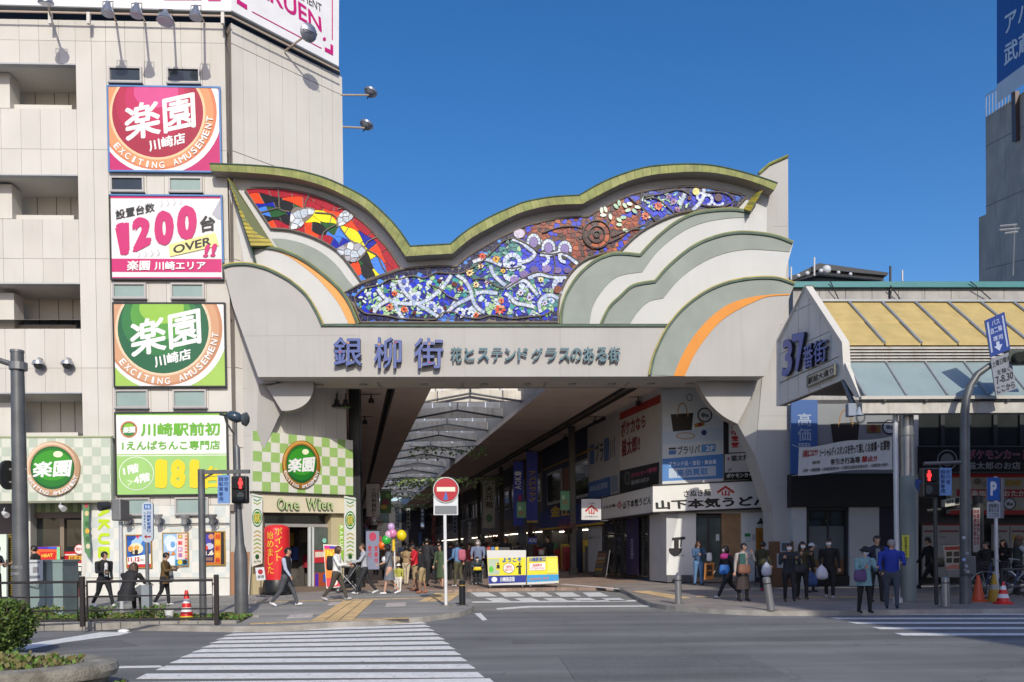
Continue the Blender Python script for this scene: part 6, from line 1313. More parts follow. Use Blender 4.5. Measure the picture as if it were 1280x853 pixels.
# gable end in panels
gout=[(972,508),(973,428),(1007,358),(1048,428),(1053,476)]
def gcell(x0,y0,x1,y1,f=None):
    L=clipq([(x0,y0),(x1,y0),(x1,y1),(x0,y1)],[(972,427),(1007,359),(1049,428),(1053,476),(972,508)]); return L
addC(lambda mb:mb.slab(GP,gout,-.04,.2,JOINT),'gable_core')
xs_=[972,985,998,1011,1025,1039,1053]
def slant(y,x):return y+(x-972)*{0:-.40,1:-.9}[0]
for i in range(6):
    x0,x1=xs_[i]+.3,xs_[i+1]-.3
    for ya,yb in ((340,366+33),(399,424+20),(444,480),(480.6,512)):
        L=clipq([(x0,ya-(x0-972)*.45*(ya>350)+.4),(x1,ya-(x1-972)*.45*(ya>350)+.4),(x1,yb-(x1-972)*.45-.4),(x0,yb-(x0-972)*.45-.4)],[(973,428),(1007,360),(1047,428),(1052,475.5),(972.5,507.5)])
        if len(L)>2:addC(lambda mb:mb.slab(GP,L,0,.08,TILEG),'gable_panel')
addC(lambda mb:mb.slab(GP,[(1007,358),(1005.5,365),(1047,430),(1051.5,475.5),(1055,474),(1052.5,428)],.06,.2,P('D8D4CC',.6)),'gable_edge')
addC(lambda mb:mb.slab(GP,[(972,428),(1004,360),(1006,357),(970.5,426),(970.5,508),(972,508)],.06,.3,TILEG),'gable_edge')
XA,XB=8.7,34.
def line(x_,y_,Y):p=WY(x_,y_,Y); return p.z
EY=lambda X,d=0:20.35+.05*X+d          # eave line follows the street front
zr_,ze=WY(1080,380,23.2).z,WY(1080,430.5,EY(9.5)).z
RY=2.2
n=15; 
def roofquad(Xa,Xb,za,da,zb,db):return [Vector((Xa,EY(Xa,da),za)),Vector((Xb,EY(Xb,da),za)),Vector((Xb,EY(Xb,db),zb)),Vector((Xa,EY(Xa,db),zb))]
w=.98; X=8.80
while X<XB:
    for (u0,u1) in ((0,.5),(.5,1)):
        za,zb=ze+(zr_-ze)*u0,ze+(zr_-ze)*u1; da,db=RY*u0,RY*u1
        addC(lambda mb:mb.prism(roofquad(X+.02,X+w-.02,za+.01,da,zb-.01,db),(0,0,-.04),YROOF),'roof_sheet')
    addC(lambda mb:mb.tube([(X,EY(X),ze+.04),(X,EY(X,RY),zr_+.04)],.035,BATT,6),'batten')
    X += w
addC(lambda mb:mb.prism(roofquad(8.6,XB,zr_+.02,RY-.05,zr_+.02,RY+.25),(0,0,.06),BATT),'ridge_trim')
addC(lambda mb:mb.prism(roofquad(8.6,XB,zr_,RY+.02,ze,RY*2),(0,0,-.06),YROOF),'rear_slope')
zl=[WY(1080,y,EY(9.5)).z for y in (433,436.8,440.6,444.4,448.2,452)]
for z in zl[:-1]:
    addC(lambda mb:mb.prism([Vector((8.75,EY(8.75,.05),z-.03)),Vector((XB,EY(XB,.05),z-.03)),Vector((XB,EY(XB,-.06),z-.09)),Vector((8.75,EY(8.75,-.06),z-.09))],(0,0,.03),STEELW),'louvre_slat')
addC(lambda mb:mb.prism([Vector((8.75,EY(8.75,.1),zl[0]+.02)),Vector((XB,EY(XB,.1),zl[0]+.02)),Vector((XB,EY(XB,.1),zl[-1]-.1)),Vector((8.75,EY(8.75,.1),zl[-1]-.1))],(0,.1,0),STEELW),'louvre_back')
zg0,zg1=WY(1080,453.5,EY(9.5)).z,WY(1080,496,EY(9.5,-1.1)).z
addC(lambda mb:mb.prism(roofquad(8.72,XB,zg0+.03,.0,zg0+.03,.06),(0,0,-.08),BATT),'flashing')
X=8.74; k=0
while X<XB:
    addC(lambda mb:mb.prism(roofquad(X+.015,X+1.03,zg0,-.02,zg1,-1.1),(0,0,-.03),GLROOF),'roof_glass')
    addC(lambda mb:mb.tube([(X,EY(X,-.02),zg0+.03),(X,EY(X,-1.1),zg1+.03)],.03,BATT,6),'batten'); X += 1.045
addC(lambda mb:mb.prism([GP.at(1056,453,.05),GP.at(1075,497,.05),GP.at(1069,497,.05),GP.at(1052,470,.05)],(.1,0,0),P('D8D4CC',.6)),'slope_edge')
gz_=zg1
def eb(z0,z1,d0,d1,m,nm,xa=8.6):addC(lambda mb:mb.prism([Vector((xa,EY(xa,d0),z0)),Vector((XB,EY(XB,d0),z0)),Vector((XB,EY(XB,d0),z1)),Vector((xa,EY(xa,d0),z1))],Vector((0,d1-d0,0)),m),nm)
eb(gz_-.09,gz_-.01,-1.2,-1.05,P('C8C4BC',.5),'gutter'); eb(gz_-.13,gz_-.095,-1.16,-1.05,DKMET,'gutter_shadow_strip')
eb(gz_-.42,gz_-.14,-1.1,-.8,STEELW,'eave_beam',8.66)
for i in range(24):
    X=9.2+i*1.04; addC(lambda mb:mb.box((X,EY(X,-1.13),gz_-.11),(.08,.12,.07),DKMET),'gutter_bracket')
addC(lambda mb:mb.prism([Vector((8.75,EY(8.75,.15),5.9)),Vector((XB,EY(XB,.15),5.9)),Vector((XB,27.9,6.2)),Vector((8.45,24.7,6.2)),],(0,0,.08),P('6C6250')),'canopy_ceiling')
addC(lambda mb:mb.tube([GP.at(1054,476,.0),GP.at(1068,508,-.1)],.06,GREYMET,6),'brace')
for X in (10.05,16.2,22.6):
    c=Vector((X,EY(X,-.55),0)); cc_=addC(lambda mb:mb.tube([(c.x,c.y,0.1),(c.x,c.y,3.3)],.18,M('column_paint',(.20,.24,.23),.6,var=.1,streak=.3),20),'column',smooth=True)
    addC(lambda mb:(mb.tube([(c.x,c.y,3.3),(c.x,c.y,gz_+.02)],.172,M('steel_column',(.34,.33,.32),.35,metal=.7,var=.15,streak=.3),20),mb.tube([(c.x,c.y,4.3),(c.x,c.y,4.34)],.185,GREYMET,20)),'column_sleeve',smooth=True)
    addC(lambda mb:mb.tube([(c.x,c.y,gz_-.35),(c.x,c.y,gz_-.1)],.22,STEELW,20),'column_head',smooth=True)
pl_=Pl((9.9,20.06),(10.3,20.08)); mb=MB(); mb.rect(pl_,1127.5,669,1136.5,697,.0,.01,P('C8C84C')); o=mb.obj('yellow_notice'); tag(o,'yellow green notice strapped on the thick canopy column','notice'); pr=Print(pl_,.003); pr.tx('自転車放置禁止区域',[(1130.5,671),(1134,671),(1134,695),(1130.5,695)],'203020',.01,vert=True); pr.done(o)
# "37" lettering on the gable
l37=thing('gable_lettering','blue raised 37 and street name characters on the canopy gable','lettering',GP.at(1000,475)); B37=P('1E62C0',.3); B37D=P('0C1830')
for ch,L in (('3',[(978,425),(990,423),(988,449),(976,474)]),('7',[(989,419),(1005.5,416),(1003,462),(993,468)]),('番',[(1003,434),(1016,429),(1016,459),(1004,463)]),('街',[(1016.5,428),(1032.5,424),(1032,452),(1017,458)])):
    if ch == '3':L=[(978,426),(990,424.5),(989.5,468),(976.5,474)]
    mb=MB(); L=[(x+4,y-1) for x,y in L]; text(mb,ch,GP,L,.05,B37,.03 if ch in '37' else .012,.09,B37D); mb.obj('letter',l37)
t,inn=signbox('signboard','small white framed street name board under the 37 lettering',GP,[(1008,470),(1043,455),(1043,469),(1008,484.5)],P('8C8C80'),P('D8D4C8'),.1,.08,1.); pr=Print(GP,.1); pr.tx('駅前大通り',[(1010,472.5),(1041.5,459),(1041.5,467),(1010,481.5)],'1C1C1C',.03); pr.done(t)
# parapet building behind
pb=thing('concrete_building','low concrete building with a teal coping behind the canopy','building',(20,31,0)); PBp=front(28.6)
mb=MB(); mb.slab(PBp,[(991,353),(1500,353),(1500,690),(991,690)],-.5,6,M('concrete',(.40,.385,.37),.85,var=.2,scale=1.2,bump=.3,streak=.5)); mb.obj('wall',pb)
for i in range(16):
    x0=991+i*33; mb=MB(); mb.rect(PBp,x0+.3,359,x0+32.7,404,-.46,.04,MATS['concrete']); mb.obj('wall_panel',pb)
mb=MB(); mb.rect(PBp,990,352,1500,359,-.3,.6,P('4A8C90',.5)); mb.obj('coping',pb)
for k,(x0,y0,x1,y1) in enumerate(((1038,352,1050,378),(1113,357,1128,378),(1213,352,1245,380))):mb=MB(); mb.tube([PBp.at(x0,y0,-.2),PBp.at(x1,y1,-.4)],.02,DKMET,5); mb.obj('stay_wire',pb)
mb=MB(); mb.tube([PBp.at(1113,333,-.4),PBp.at(1113,378,-.4)],.045,DKMET,6); tag(mb.obj('mast'),'dark metal mast standing on the low concrete building','mast')
# roof pavilion in the distance
dp=thing('distant_building','distant dark teal rooftop hall with white roof equipment above the canopy','building',(30,90,0)); DPp=front(88.)
for nm,L,off,th,m in (('wall',[(990,344),(1022,340),(1105,346),(1105,640),(990,640)],0,12,P('28404C')),('roof',[(985,348),(1024,329),(1111,341),(1109,344.5),(1024,336.5),(988,352)],1.5,14,P('1C222A')),('equipment_band',[(990,349),(1024,339),(1103,346.5),(1103,350),(1024,343),(990,353)],.8,.5,P('9CA0A4'))):mb=MB(); mb.slab(DPp,L,off,th,m); mb.obj(nm,dp)
for x,y,r in ((998,345,.22),(1009,342,.25),(1033,337.5,.5),(1048,341,.2),(1063,343,.2),(1026,339,.25)):mb=MB(); mb.ball(DPp.at(x,y,2.2),r,P('C8CCD0'),10,7); mb.obj('antenna',dp,True)
for x,y0,y1 in ((989,334,350),(1018,322,345),(1128,338,352)):mb=MB(); mb.tube([DPp.at(x,y0,2),DPp.at(x,y1,2)],.1,P('C8C8C8'),5); mb.obj('antenna_mast',dp)
# tower with blue board
tw=thing('tower_building','tall dark grey concrete block with a blue roof board at the picture edge','building',(27,44,0)); TWp=Pl((25.6,40.),(26.2,46.)); TC=M('tower_concrete',(.44,.39,.33),.85,var=.18,scale=.8,streak=.7,dirt=(.1,.1,.1))
x1w=(1232-640)/1000*1.0
cA,cB=WY(1232,300,46.),WY(1300,300,40.)
TWp=Pl((cA.x,cA.y),(cB.x,cB.y))
mb=MB(); L=[TWp.at(1232,147),TWp.at(1290,108),TWp.at(1300,690),TWp.at(1235,690)]; mb.prism(L,(9,3,0),TC); mb.obj('wall',tw)
mb=MB(); L=[TWp.at(1223.5,272,-.5),TWp.at(1233,268,-.5),TWp.at(1236,690,-.5),TWp.at(1225,690,-.5)]; mb.prism(L,(3,3,0),TC); mb.obj('side_wing',tw)
for ya,yb in ((183,152),(258,233),(336,322)):mb=MB(); mb.slab(TWp,[(1232,ya),(1290,yb),(1290,yb+1),(1232,ya+1)],.01,.05,JOINT); mb.obj('seam',tw)
mb=MB()
for i in range(9):mb.tube([TWp.at(1232.5+i*4,146-i*2.2,.05),TWp.at(1232.5+i*4,120-i*2.6,.05)],.03,GALV,5)
mb.tube([TWp.at(1232,120,.05),TWp.at(1268,98,.05)],.03,GALV,5); mb.obj('railing',tw); mb=MB(); mb.slab(TWp,[(1264,116),(1269,114),(1270,176),(1265,178)],.2,.2,P('4A3430')); mb.obj('steel_bracket',tw)
t=thing('blue_billboard','blue and white roof billboard on the dark tower at the picture edge','billboard',TWp.at(1265,120,.5)); mb=MB(); mb.slab(TWp,[(1246,-20),(1300,-60),(1300,68),(1246,108)],.5,.3,P('1450A0')); mb.obj('panel',t); pr=Print(TWp,.51); pr.sh([(1246,106),(1300,66),(1300,90),(1246,130)],'D8DCE0').tx('アパ',[(1256,18),(1290,-4),(1290,18),(1256,44)],'E8ECF0',.02).tx('武蔵',[(1255,56),(1292,34),(1292,60),(1255,84)],'E8ECF0',.02); pr.done(t)
t=thing('tv_antenna','television antenna on a short pole in front of the dark tower','antenna',WY(1264,345,39)); mb=MB(); mb.tube([WY(1266,345,39),WY(1268,282,39)],.04,GREYMET,5); mb.obj('pole',t); mb=MB()
for y,x0,x1 in ((283,1250,1271),(288,1249,1274),(292,1256,1272)):mb.tube([WY(x0,y,39),WY(x1,y-2,39)],.05,GALV,5)
mb.obj('elements',t)
# shop fronts below the canopy
sf=thing('canopy_shops','shaded shop fronts under the pavement canopy with posters, dark band and window','shop front',(14,27.8,0))
def addF(L,off,th,m,nm,pl=None):mb=MB(); mb.slab(pl or RF,L,off,th,m); return mb.obj(nm,sf)
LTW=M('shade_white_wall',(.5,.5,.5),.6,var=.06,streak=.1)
addF([(985,500),(1500,500),(1500,655),(985,655)],-.5,.3,DIM[0],'upper_back'); addF([(1022,505),(1142,505),(1142,592),(1022,592)],-.05,.1,P('8C9094'),'poster_panel')
pr=Print(RF,-.04,[(1022,505),(1142,505),(1142,592),(1022,592)]); handbag(pr,1057,540,1.25,'241E1C'); goods(pr,1112,534,.95); pr.sh(disc(1076,522,6,7),'505860').sh(disc(1076,522,4,5),'8C9094').sh([(1084,531),(1101,531),(1101,541),(1084,541)],'7C5C2C').sh(disc(1092,536,4,4),'6C2020'); pr.done(sf)
addF([(989,500),(1022,500),(1022,593),(989,593)],.02,.1,P('3C64A4'),'blue_panel'); pr=Print(RF,.03); pr.tx('高価買',[(997,516),(1014,516),(1014,572),(997,572)],'A8B8D0',.01,vert=True); pr.done(sf,'lettering')
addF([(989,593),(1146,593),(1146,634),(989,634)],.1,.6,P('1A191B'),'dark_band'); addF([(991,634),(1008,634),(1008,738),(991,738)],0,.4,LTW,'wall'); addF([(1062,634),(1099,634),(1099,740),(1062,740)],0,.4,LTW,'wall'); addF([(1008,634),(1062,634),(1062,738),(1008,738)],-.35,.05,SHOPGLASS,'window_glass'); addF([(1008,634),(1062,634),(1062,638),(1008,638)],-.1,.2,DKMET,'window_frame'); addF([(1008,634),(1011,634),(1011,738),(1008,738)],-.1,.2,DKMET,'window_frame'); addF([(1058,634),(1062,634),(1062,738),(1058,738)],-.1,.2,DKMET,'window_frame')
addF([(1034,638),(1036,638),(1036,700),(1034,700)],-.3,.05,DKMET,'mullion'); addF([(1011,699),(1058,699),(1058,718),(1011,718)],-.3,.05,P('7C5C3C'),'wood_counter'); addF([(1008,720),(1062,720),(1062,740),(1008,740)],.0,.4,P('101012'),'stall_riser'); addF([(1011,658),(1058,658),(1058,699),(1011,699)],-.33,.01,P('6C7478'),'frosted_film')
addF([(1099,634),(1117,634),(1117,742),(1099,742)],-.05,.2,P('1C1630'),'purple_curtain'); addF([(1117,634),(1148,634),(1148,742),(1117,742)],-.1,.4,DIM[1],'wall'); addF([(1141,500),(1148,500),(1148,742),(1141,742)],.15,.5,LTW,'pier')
for i in range(5):addF([(1148+i*33,515),(1176+i*33,515),(1176+i*33,557),(1148+i*33,557)],-.2,.05,SHOPGLASS,'upper_window'); addF([(1176+i*33,510),(1181+i*33,510),(1181+i*33,560),(1176+i*33,560)],-.1,.2,DKMET,'mullion')
c=RF.at(1030,652,-.6); mb=MB(); mb.lathe([(.02,.22),(.12,.2),(.24,.08),(.26,0),(.01,0)],M('lamp_shade',(.65,.5,.35),.5,emit=0.0),c,16); mb.obj('pendant_lamp',sf,True)
lightsign('shop_sign','black shop sign with pink outlined and white characters under the canopy',RF,[(1150,559),(1500,559),(1500,590),(1150,590)],.3,.3,lambda p:(p.sh(disc(1184,575,12.5,12.5,24),'B8B8B4'),p.sh(disc(1184,575,11.5,11.5,24),'141416'),p.sh(disc(1184,575,8,8,20),'8C8C88'),p.tx('ポケモンカード専門店',[(1209,562),(1320,562),(1320,574.5),(1209,574.5)],'D0D0D0',.05),p.tx('ポケモンカード専門店',[(1209.5,562.5),(1319.5,562.5),(1319.5,574),(1209.5,574)],'98244C',.03),p.tx('猫太郎のお店 2F',[(1209,577.5),(1290,577.5),(1290,587),(1209,587)],'A8A8A8',.025)),'0E0E10','606060')
def otak(p):
    p.sh([(1188,594),(1400,594),(1400,597),(1188,597)],'B01C24').sh([(1188,638),(1400,638),(1400,642),(1188,642)],'B01C24').sh([(1196,612),(1400,612),(1400,622),(1196,622)],'A01820').tx('高価買取 おたからや',[(1214,613),(1300,613),(1300,621),(1214,621)],'D8CCC0',.03)
    for x in (1262,):goods(p,x,630,.8)
    for x,y,c_ in ((1222,602,'706050'),(1232,605,'8C8C88'),(1240,602,'5C5448'),(1262,604,'A88830'),(1272,604,'A88830'),(1228,631,'8C7C6C'),(1240,630,'605850'),(1278,631,'A0A0A0')):p.sh(disc(x,y,5,4,10),c_)
lightsign('shop_sign','cream and red purchase shop sign with watches behind the curved signal pole',RF,[(1188,594),(1500,594),(1500,642),(1188,642)],.25,.25,otak,'A8A090','A01820')
for x0,x1,y0,y1 in ((1153,1170,655,722),(1172,1201,655,722),(1241,1262,655,720),(1263,1300,655,720)):addF([(x0,y0),(x1,y0),(x1,y1),(x0,y1)],-.05,.1,P('A8A4A0'),'notice_panel')
pr=Print(RF,-.04)
for x0,x1 in ((1153,1170),(1172,1201),(1241,1262),(1263,1300)):pr.sh([(x0,655),(x1,655),(x1,657),(x0,657)],'8C2028').sh([(x0+2,663),(x1-3,663),(x1-3,665.5),(x0+2,665.5)],'8C4C50').sh([(x0+3,671),(x0+11,671),(x0+11,672),(x0+3,672)],'606468').sh([(x0+3,680),(x1-4,680),(x1-4,681),(x0+3,681)],'808488')
pr.sh([(1266,669),(1269,668),(1270,676),(1266,676)],'C8A020').sh([(1272,669),(1275,668),(1275,676),(1271,676)],'C8A020'); pr.done(sf)
addF([(1148,642),(1500,642),(1500,745),(1148,745)],-.6,.1,DIM[4],'shop_interior')
# banner across
bp=Pl((tuple(WY(997,575,25.4))[0],25.4),(tuple(WY(1116,575,20.5))[0],20.5)); t=thing('cloth_banner','long white cloth banner with red and black characters tied to the canopy post','banner',bp.at(1056,590))
BL_=[(998.7,559.5),(1115,545.5),(1115.5,586),(997.5,593.7)]; mb=MB(); N_=14; top=[]; bot=[]
for i in range(N_+1):
    u=i/N_; o=.05*math.sin(u*19) ; tp=(998.7+116.3*u,559.5-14*u+1.2*math.sin(math.pi*u*3)); bt_=(997.5+118*u,593.7-7.7*u+1.5*math.sin(math.pi*u*2+1)); top.append(bp.at(*tp,0)); bot.append(bp.at(*bt_,0))
for i in range(N_):mb.add([top[i],top[i+1],bot[i+1],bot[i]],[(0,1,2,3)],M('banner_cloth',(.58,.58,.6),.8,var=.06,scale=4,bump=.4,bscale=5))
mb.obj('cloth',t); pr=Print(bp,.012)
pr.tx('川崎はコロナ!!',[(1003,563),(1022,560.5),(1022,570),(1003,573)],'B02028',.03).tx('ソーシャルディスタンスを守って楽しくお食事・お買物',[(1024,561),(1112,549.5),(1112,563),(1024,572)],'1C1C20',.025).tx('客引き行為等',[(1038,574),(1075,570.5),(1075,579),(1038,581.5)],'1C1C20',.02).tx('禁止!!',[(1077,570.5),(1096,569),(1096,576.5),(1077,578.5)],'B02028',.03).tx('店舗の皆様',[(1015,576.5),(1025,575.5),(1025,579.5),(1015,581)],'1C1C20').tx('川崎市・川崎警察署・川崎商店街連合会・川崎駅広域商店街連合会・川崎駅前大通り',[(1003,586.5),(1110,578.5),(1110,583),(1003,591)],'2C2C30',.01); pr.done(t)
for (x0,y0),(x1,y1) in (((998.7,559.5),(990,556)),((997.5,593.7),(990,595)),((1115,545.5),(1120,544)),((1115.5,586),(1120,587))):mb=MB(); mb.tube([bp.at(x0,y0),bp.at(x1,y1)],.008,P('C8C8C8'),4); mb.obj('tie_rope',t)
# brown pillar with papers, A-frames
t=thing('notice_pillar','brown boarded pillar base with white papers in front of the pylon','pillar',ARC.at(978,740,PO+.1)); mb=MB(); mb.slab(ARC,[(966,677),(992,677),(992,742),(966,742)],PO+.45,.4,P('6C4C34',.6)); mb.obj('board',t)
pr=Print(ARC,PO+.455); pr.sh([(975,676.5),(988,676.5),(988,690),(975,690)],'A8B0B8').sh([(977,679),(986,679),(986,689),(977,689)],'505860').sh([(971,692),(982,692),(982,710),(971,710)],'B0B4B8').sh([(984,693),(990,693),(990,708),(984,708)],'9CA0A4'); pr.done(t,'paper')
for k,x in enumerate((944,958)):
    pl=front(28.2+k*.4); t=thing('easel_sign',['black framed easel sign behind the walking pair','black framed easel sign next to the brown notice pillar'][k],'sign',pl.at(x+5,733),'easel signs by the noodle shop'); mb=MB(); mb.slab(pl,[(x,689),(x+10,689),(x+11,728),(x,728)],0,.05,P('18181C')); mb.obj('frame',t); mb=MB(); mb.slab(pl,[(x+1,690.5),(x+9,690.5),(x+9.5,722),(x+1,722)],.004,.01,P('5C646C')); mb.obj('panel',t)
    for dx in (1,10):mb=MB(); mb.tube([pl.at(x+dx,726),pl.at(x+dx,735)],.015,DKMET,5); mb.obj('leg',t)
pl=front(22.8); t=thing('menu_board','pale menu board with food pictures standing behind the thin signal pole','sign',pl.at(1192,735)); mb=MB(); mb.slab(pl,[(1179,682),(1202,681),(1204,712),(1183,713)],0,.05,P('B8B4A8')); mb.obj('panel',t)
pr=Print(pl,.004); pr.sh([(1181,684),(1201,683),(1201,687),(1181,688)],'A84438').sh([(1181,709),(1190,706),(1201,706),(1202,711),(1183,712)],'B87C6C')
for i in range(2):
    for j in range(2):pr.sh([(1183+i*9,690+j*8),(1190+i*9,689.5+j*8),(1190+i*9,695.5+j*8),(1183+i*9,696+j*8)],['504030','3C4434','5C5048','44382C'][i*2+j])
pr.done(t)
for x,y in ((1184,712),(1203,712)):mb=MB(); mb.tube([pl.at(x,y),pl.at(x+1,738)],.02,GREYMET,5); mb.obj('leg',t)
# building across the road that throws the shade over this corner
ob=thing('street_building','grey office block across the street from the noodle shop corner','building',(30,-28,0)); HB=30.3
mb=MB(); mb.prism([Vector((14.3,-20,0)),Vector((60,-20,0)),Vector((60,-36,0)),Vector((18.5,-36,0))],(0,0,HB),M('office_wall',(.6,.58,.55),.8,var=.1)); mb.obj('wall',ob)
for i in range(9):
    for j in range(9):mb=MB(); mb.box((18+i*4.4,-19.97,2.2+j*3.3),(3,.1,1.7),DGLASS); mb.obj('window',ob)
# ================================================================ STREET FURNITURE
POLE=M('pole_grey',(.12,.125,.13),.45,metal=.3,var=.2,scale=3); POLEL=M('pole_light',(.5,.52,.55),.4,metal=.2,var=.1); BLKM=M('black_metal',(.025,.026,.028),.4,var=.1); PW=P('E4E4E4',.4)
def vtube(t,px,y0,y1,r,m,name,Y=None,px1=None,n=12):
    """upright tube from the foot at picture row y1 up to row y0"""
    f=G(px,y1,SWZ) if Y is None else WY(px,y1,Y); top=WY(px1 if px1 is not None else px,y0,f.y); mb=MB()
    mb.tube([f,Vector((f.x,f.y,top.z))],r,m,n); return mb.obj(name,t,True),f,Vector((f.x,f.y,top.z))
def flatsign(t,pl,L,face,art=None,off=0.,th=.03,name='panel',back='9CA0A4'):
    mb=MB(); mb.slab(pl,L,off,th,P(face),P(back)); o=mb.obj(name,t)
    if art:pr=Print(pl,off+.003); art(pr); pr.done(t)
    return o
# tall grey pole at the picture edge
f=G(27,779,SWZ); t=thing('utility_pole','tall thick grey steel pole beside the grey green utility box','pole',f)
tz=WY(21.5,441,f.y).z; mb=MB(); mb.tube([f,(f.x,f.y,2.5),(f.x-.02,f.y,tz)],[.17,.155,.13],POLE,16); mb.obj('pole',t,True)
mb=MB(); mb.tube([(f.x,f.y,tz-.3),(f.x-1.2,f.y-.1,tz+.1)],.06,POLE,8); mb.obj('arm',t,True); mb=MB(); mb.tube([(f.x,f.y,tz-.38),(f.x,f.y,tz-.22)],.18,GREYMET,14); mb.obj('clamp',t); mb=MB(); mb.lathe([(.01,0),(.14,.0),(.14,.05),(.01,.06)],GREYMET,(f.x-.02,f.y,tz),14); mb.obj('cap',t)
mb=MB(); c=WY(10,594,f.y); mb.tube([c+Vector((-.03,0,0)),c+Vector((.03,0,0))],.32,DKMET,24); mb.obj('mirror_disc',t)
for y in (587,603):mb=MB(); mb.tube([WY(12,y,f.y),WY(33,y,f.y)],.025,GALV,6); mb.obj('bracket',t)
for y in (711,719):mb=MB(); a=WY(25,y,f.y); mb.tube([a,a+Vector((0,0,.07))],.175,GREYMET,16); mb.obj('band',t)
# utility box
f=G(62,772,SWZ); t=thing('utility_box','grey green steel utility cabinet behind the railing with a white map plate','utility box',f); pl=Pl((f.x-.5,f.y),(f.x+.5,f.y+.05)); BOXM=M('box_green',(.20,.27,.26),.5,var=.1,streak=.25)
mb=MB(); mb.slab(pl,[(34,702),(78,701.5),(79,771),(35,773)],0,.75,BOXM); mb.slab(pl,[(33.5,700.5),(78.5,700),(78.5,703),(33.5,703.5)],.03,.85,BOXM); mb.obj('cabinet',t)
flatsign(t,pl,[(35.5,700),(53.5,700),(53.5,726),(35.5,727)],'C8CCD0',lambda p:(p.sh([(41,709),(48,708.6),(48,716),(41,716.5)],'8C8C90'),p.sh([(37,703),(50,702.5),(50,704),(37,704.5)],'6C7078'),p.sh([(37,720),(50,719.5),(50,723),(37,723.5)],'7C8088')),.1)
mb=MB(); mb.tube([pl.at(35,732,.05),pl.at(46,733,.1),pl.at(47,728,.1)],.015,GALV,6); mb.obj('handle',t)
for x in (57,):mb=MB(); mb.slab(pl,[(x,704),(x+.6,704),(x+.6,770),(x,770)],.004,.01,DKMET); mb.obj('door_seam',t)
# railing
rt=thing('railing','low dark brown steel railing along the planted verge','railing',G(180,781,SWZ)); RM=P('2C2624',.45)
A=G(-30,783,VZ); Bp=G(272,778.5,VZ); d=(Bp-A); hts=(.0,.0)
def rp(u,z):q_=A.lerp(Bp,u); return Vector((q_.x,q_.y,VZ-.03+z))
uu=lambda px:(px+30)/302
for px in (-10,103,271):mb=MB(); q0=rp(uu(px),0); mb.box((q0.x,q0.y,q0.z+.5),(.085,.085,1.02),RM,bev=.01); mb.obj('post',rt)
for x0,x1 in ((-8,97),(109,266)):
    mb=MB(); z0,z1=.12,.9; mb.tube([rp(uu(x0),z0),rp(uu(x0),z1),rp(uu(x1),z1),rp(uu(x1),z0),rp(uu(x0),z0)],.028,RM,6); mb.obj('frame',rt)
    for z in (.32,.6):mb=MB(); mb.tube([rp(uu(x0),z),rp(uu(x1),z)],.018,RM,6); mb.obj('rail',rt)
for x0,x1 in ((98,103),(103,109),(266,271)):
    for z in (.2,.82):mb=MB(); mb.tube([rp(uu(x0),z),rp(uu(x1),z)],.02,RM,6); mb.obj('clip',rt)
# thin white pole with side-on signal
t=thing('signal_pole','thin pale pole with a grey signal head seen from its side','signal',G(153,764,SWZ)); o,f,tp=vtube(t,152.5,652,764,.052,POLEL,'pole')
c=Vector((f.x,f.y,WY(148,638,f.y).z)); mb=MB(); mb.box(c,(.24,.5,.55),GREYMET,bev=.03); mb.obj('signal_head',t); mb=MB(); mb.tube([c+Vector((-.2,-.2,.12)),c+Vector((-.34,-.4,.08))],[.1,.12],DKMET,12); mb.obj('signal_hood',t,True)
# bus stop like sign
t=thing('direction_sign','rounded white and blue vertical sign with a red arrow on a dark post','sign',G(185,775,SWZ)); o,f,tp=vtube(t,185,660,775,.04,GREYMET,'post'); pl=Pl((f.x-.5,f.y-.06),(f.x+.5,f.y-.03))
L=disc(184.3,632,7,4.5,10,0,180)+disc(184.3,672,7,6.5,10,180,360); flatsign(t,pl,L,'B8C4D0',lambda p:(p.sh([(180,630.5),(188.5,630.5),(188.5,637),(180,637)],'1458A8'),p.tx('京急',[(181,631.5),(187.5,631.5),(187.5,636),(181,636)],'D0E0F0',.02),p.tx('川崎駅前通り',[(183.5,639),(188.5,639),(188.5,666),(183.5,666)],'2858A0',.03,vert=True),p.tx('川崎駅中央口',[(179.8,640),(182,640),(182,662),(179.8,662)],'486CA0',.01,vert=True),p.sh([(180,671),(183,668.5),(183,670.3),(188.5,670.3),(188.5,671.8),(183,671.8),(183,673.6)],'A81C28')),.0,.05)
mb=MB(); q0=G(184,776,SWZ); mb.box((q0.x,q0.y,.5),(.17,.17,.8),P('8C9498')); mb.obj('base_box',t)
# dark pole with arm and blue sign
t=thing('sign_pole','dark steel pole with a horizontal arm carrying a blue character sign','pole',G(253,774,SWZ)); o,f,tp=vtube(t,254,587,775,.075,POLE,'pole',px1=251); Yp=f.y
zt_=tp.z-.06; mb=MB(); mb.box((tp.x+.5,Yp,zt_),(1.12,.08,.08),POLE); mb.obj('arm',t); mb=MB(); mb.tube([(tp.x,Yp,zt_-.35),(tp.x+.06,Yp,zt_-.14),(tp.x+.3,Yp,zt_)],.025,POLE,6); mb.obj('brace',t)
pl=Pl((tp.x,Yp),(tp.x+1,Yp+.03)); BSG='6C94CC'
def bluesign(t,pl,x0,y0,x1,y1,ink='1C4488'):flatsign(t,pl,[(x0,y0),(x1,y0),(x1,y1),(x0,y1)],BSG,lambda p:(p.tx('歩行者',[(x1-7,y0+2),(x1-1.5,y0+2),(x1-1.5,y0+21),(x1-7,y0+21)],ink,.02,vert=True),p.tx('自転車専用',[(x0+1.5,y0+2),(x0+7,y0+2),(x0+7,y1-2),(x0+1.5,y1-2)],ink,.02,vert=True)),.02)
bluesign(t,pl,272,594,287,629.5)
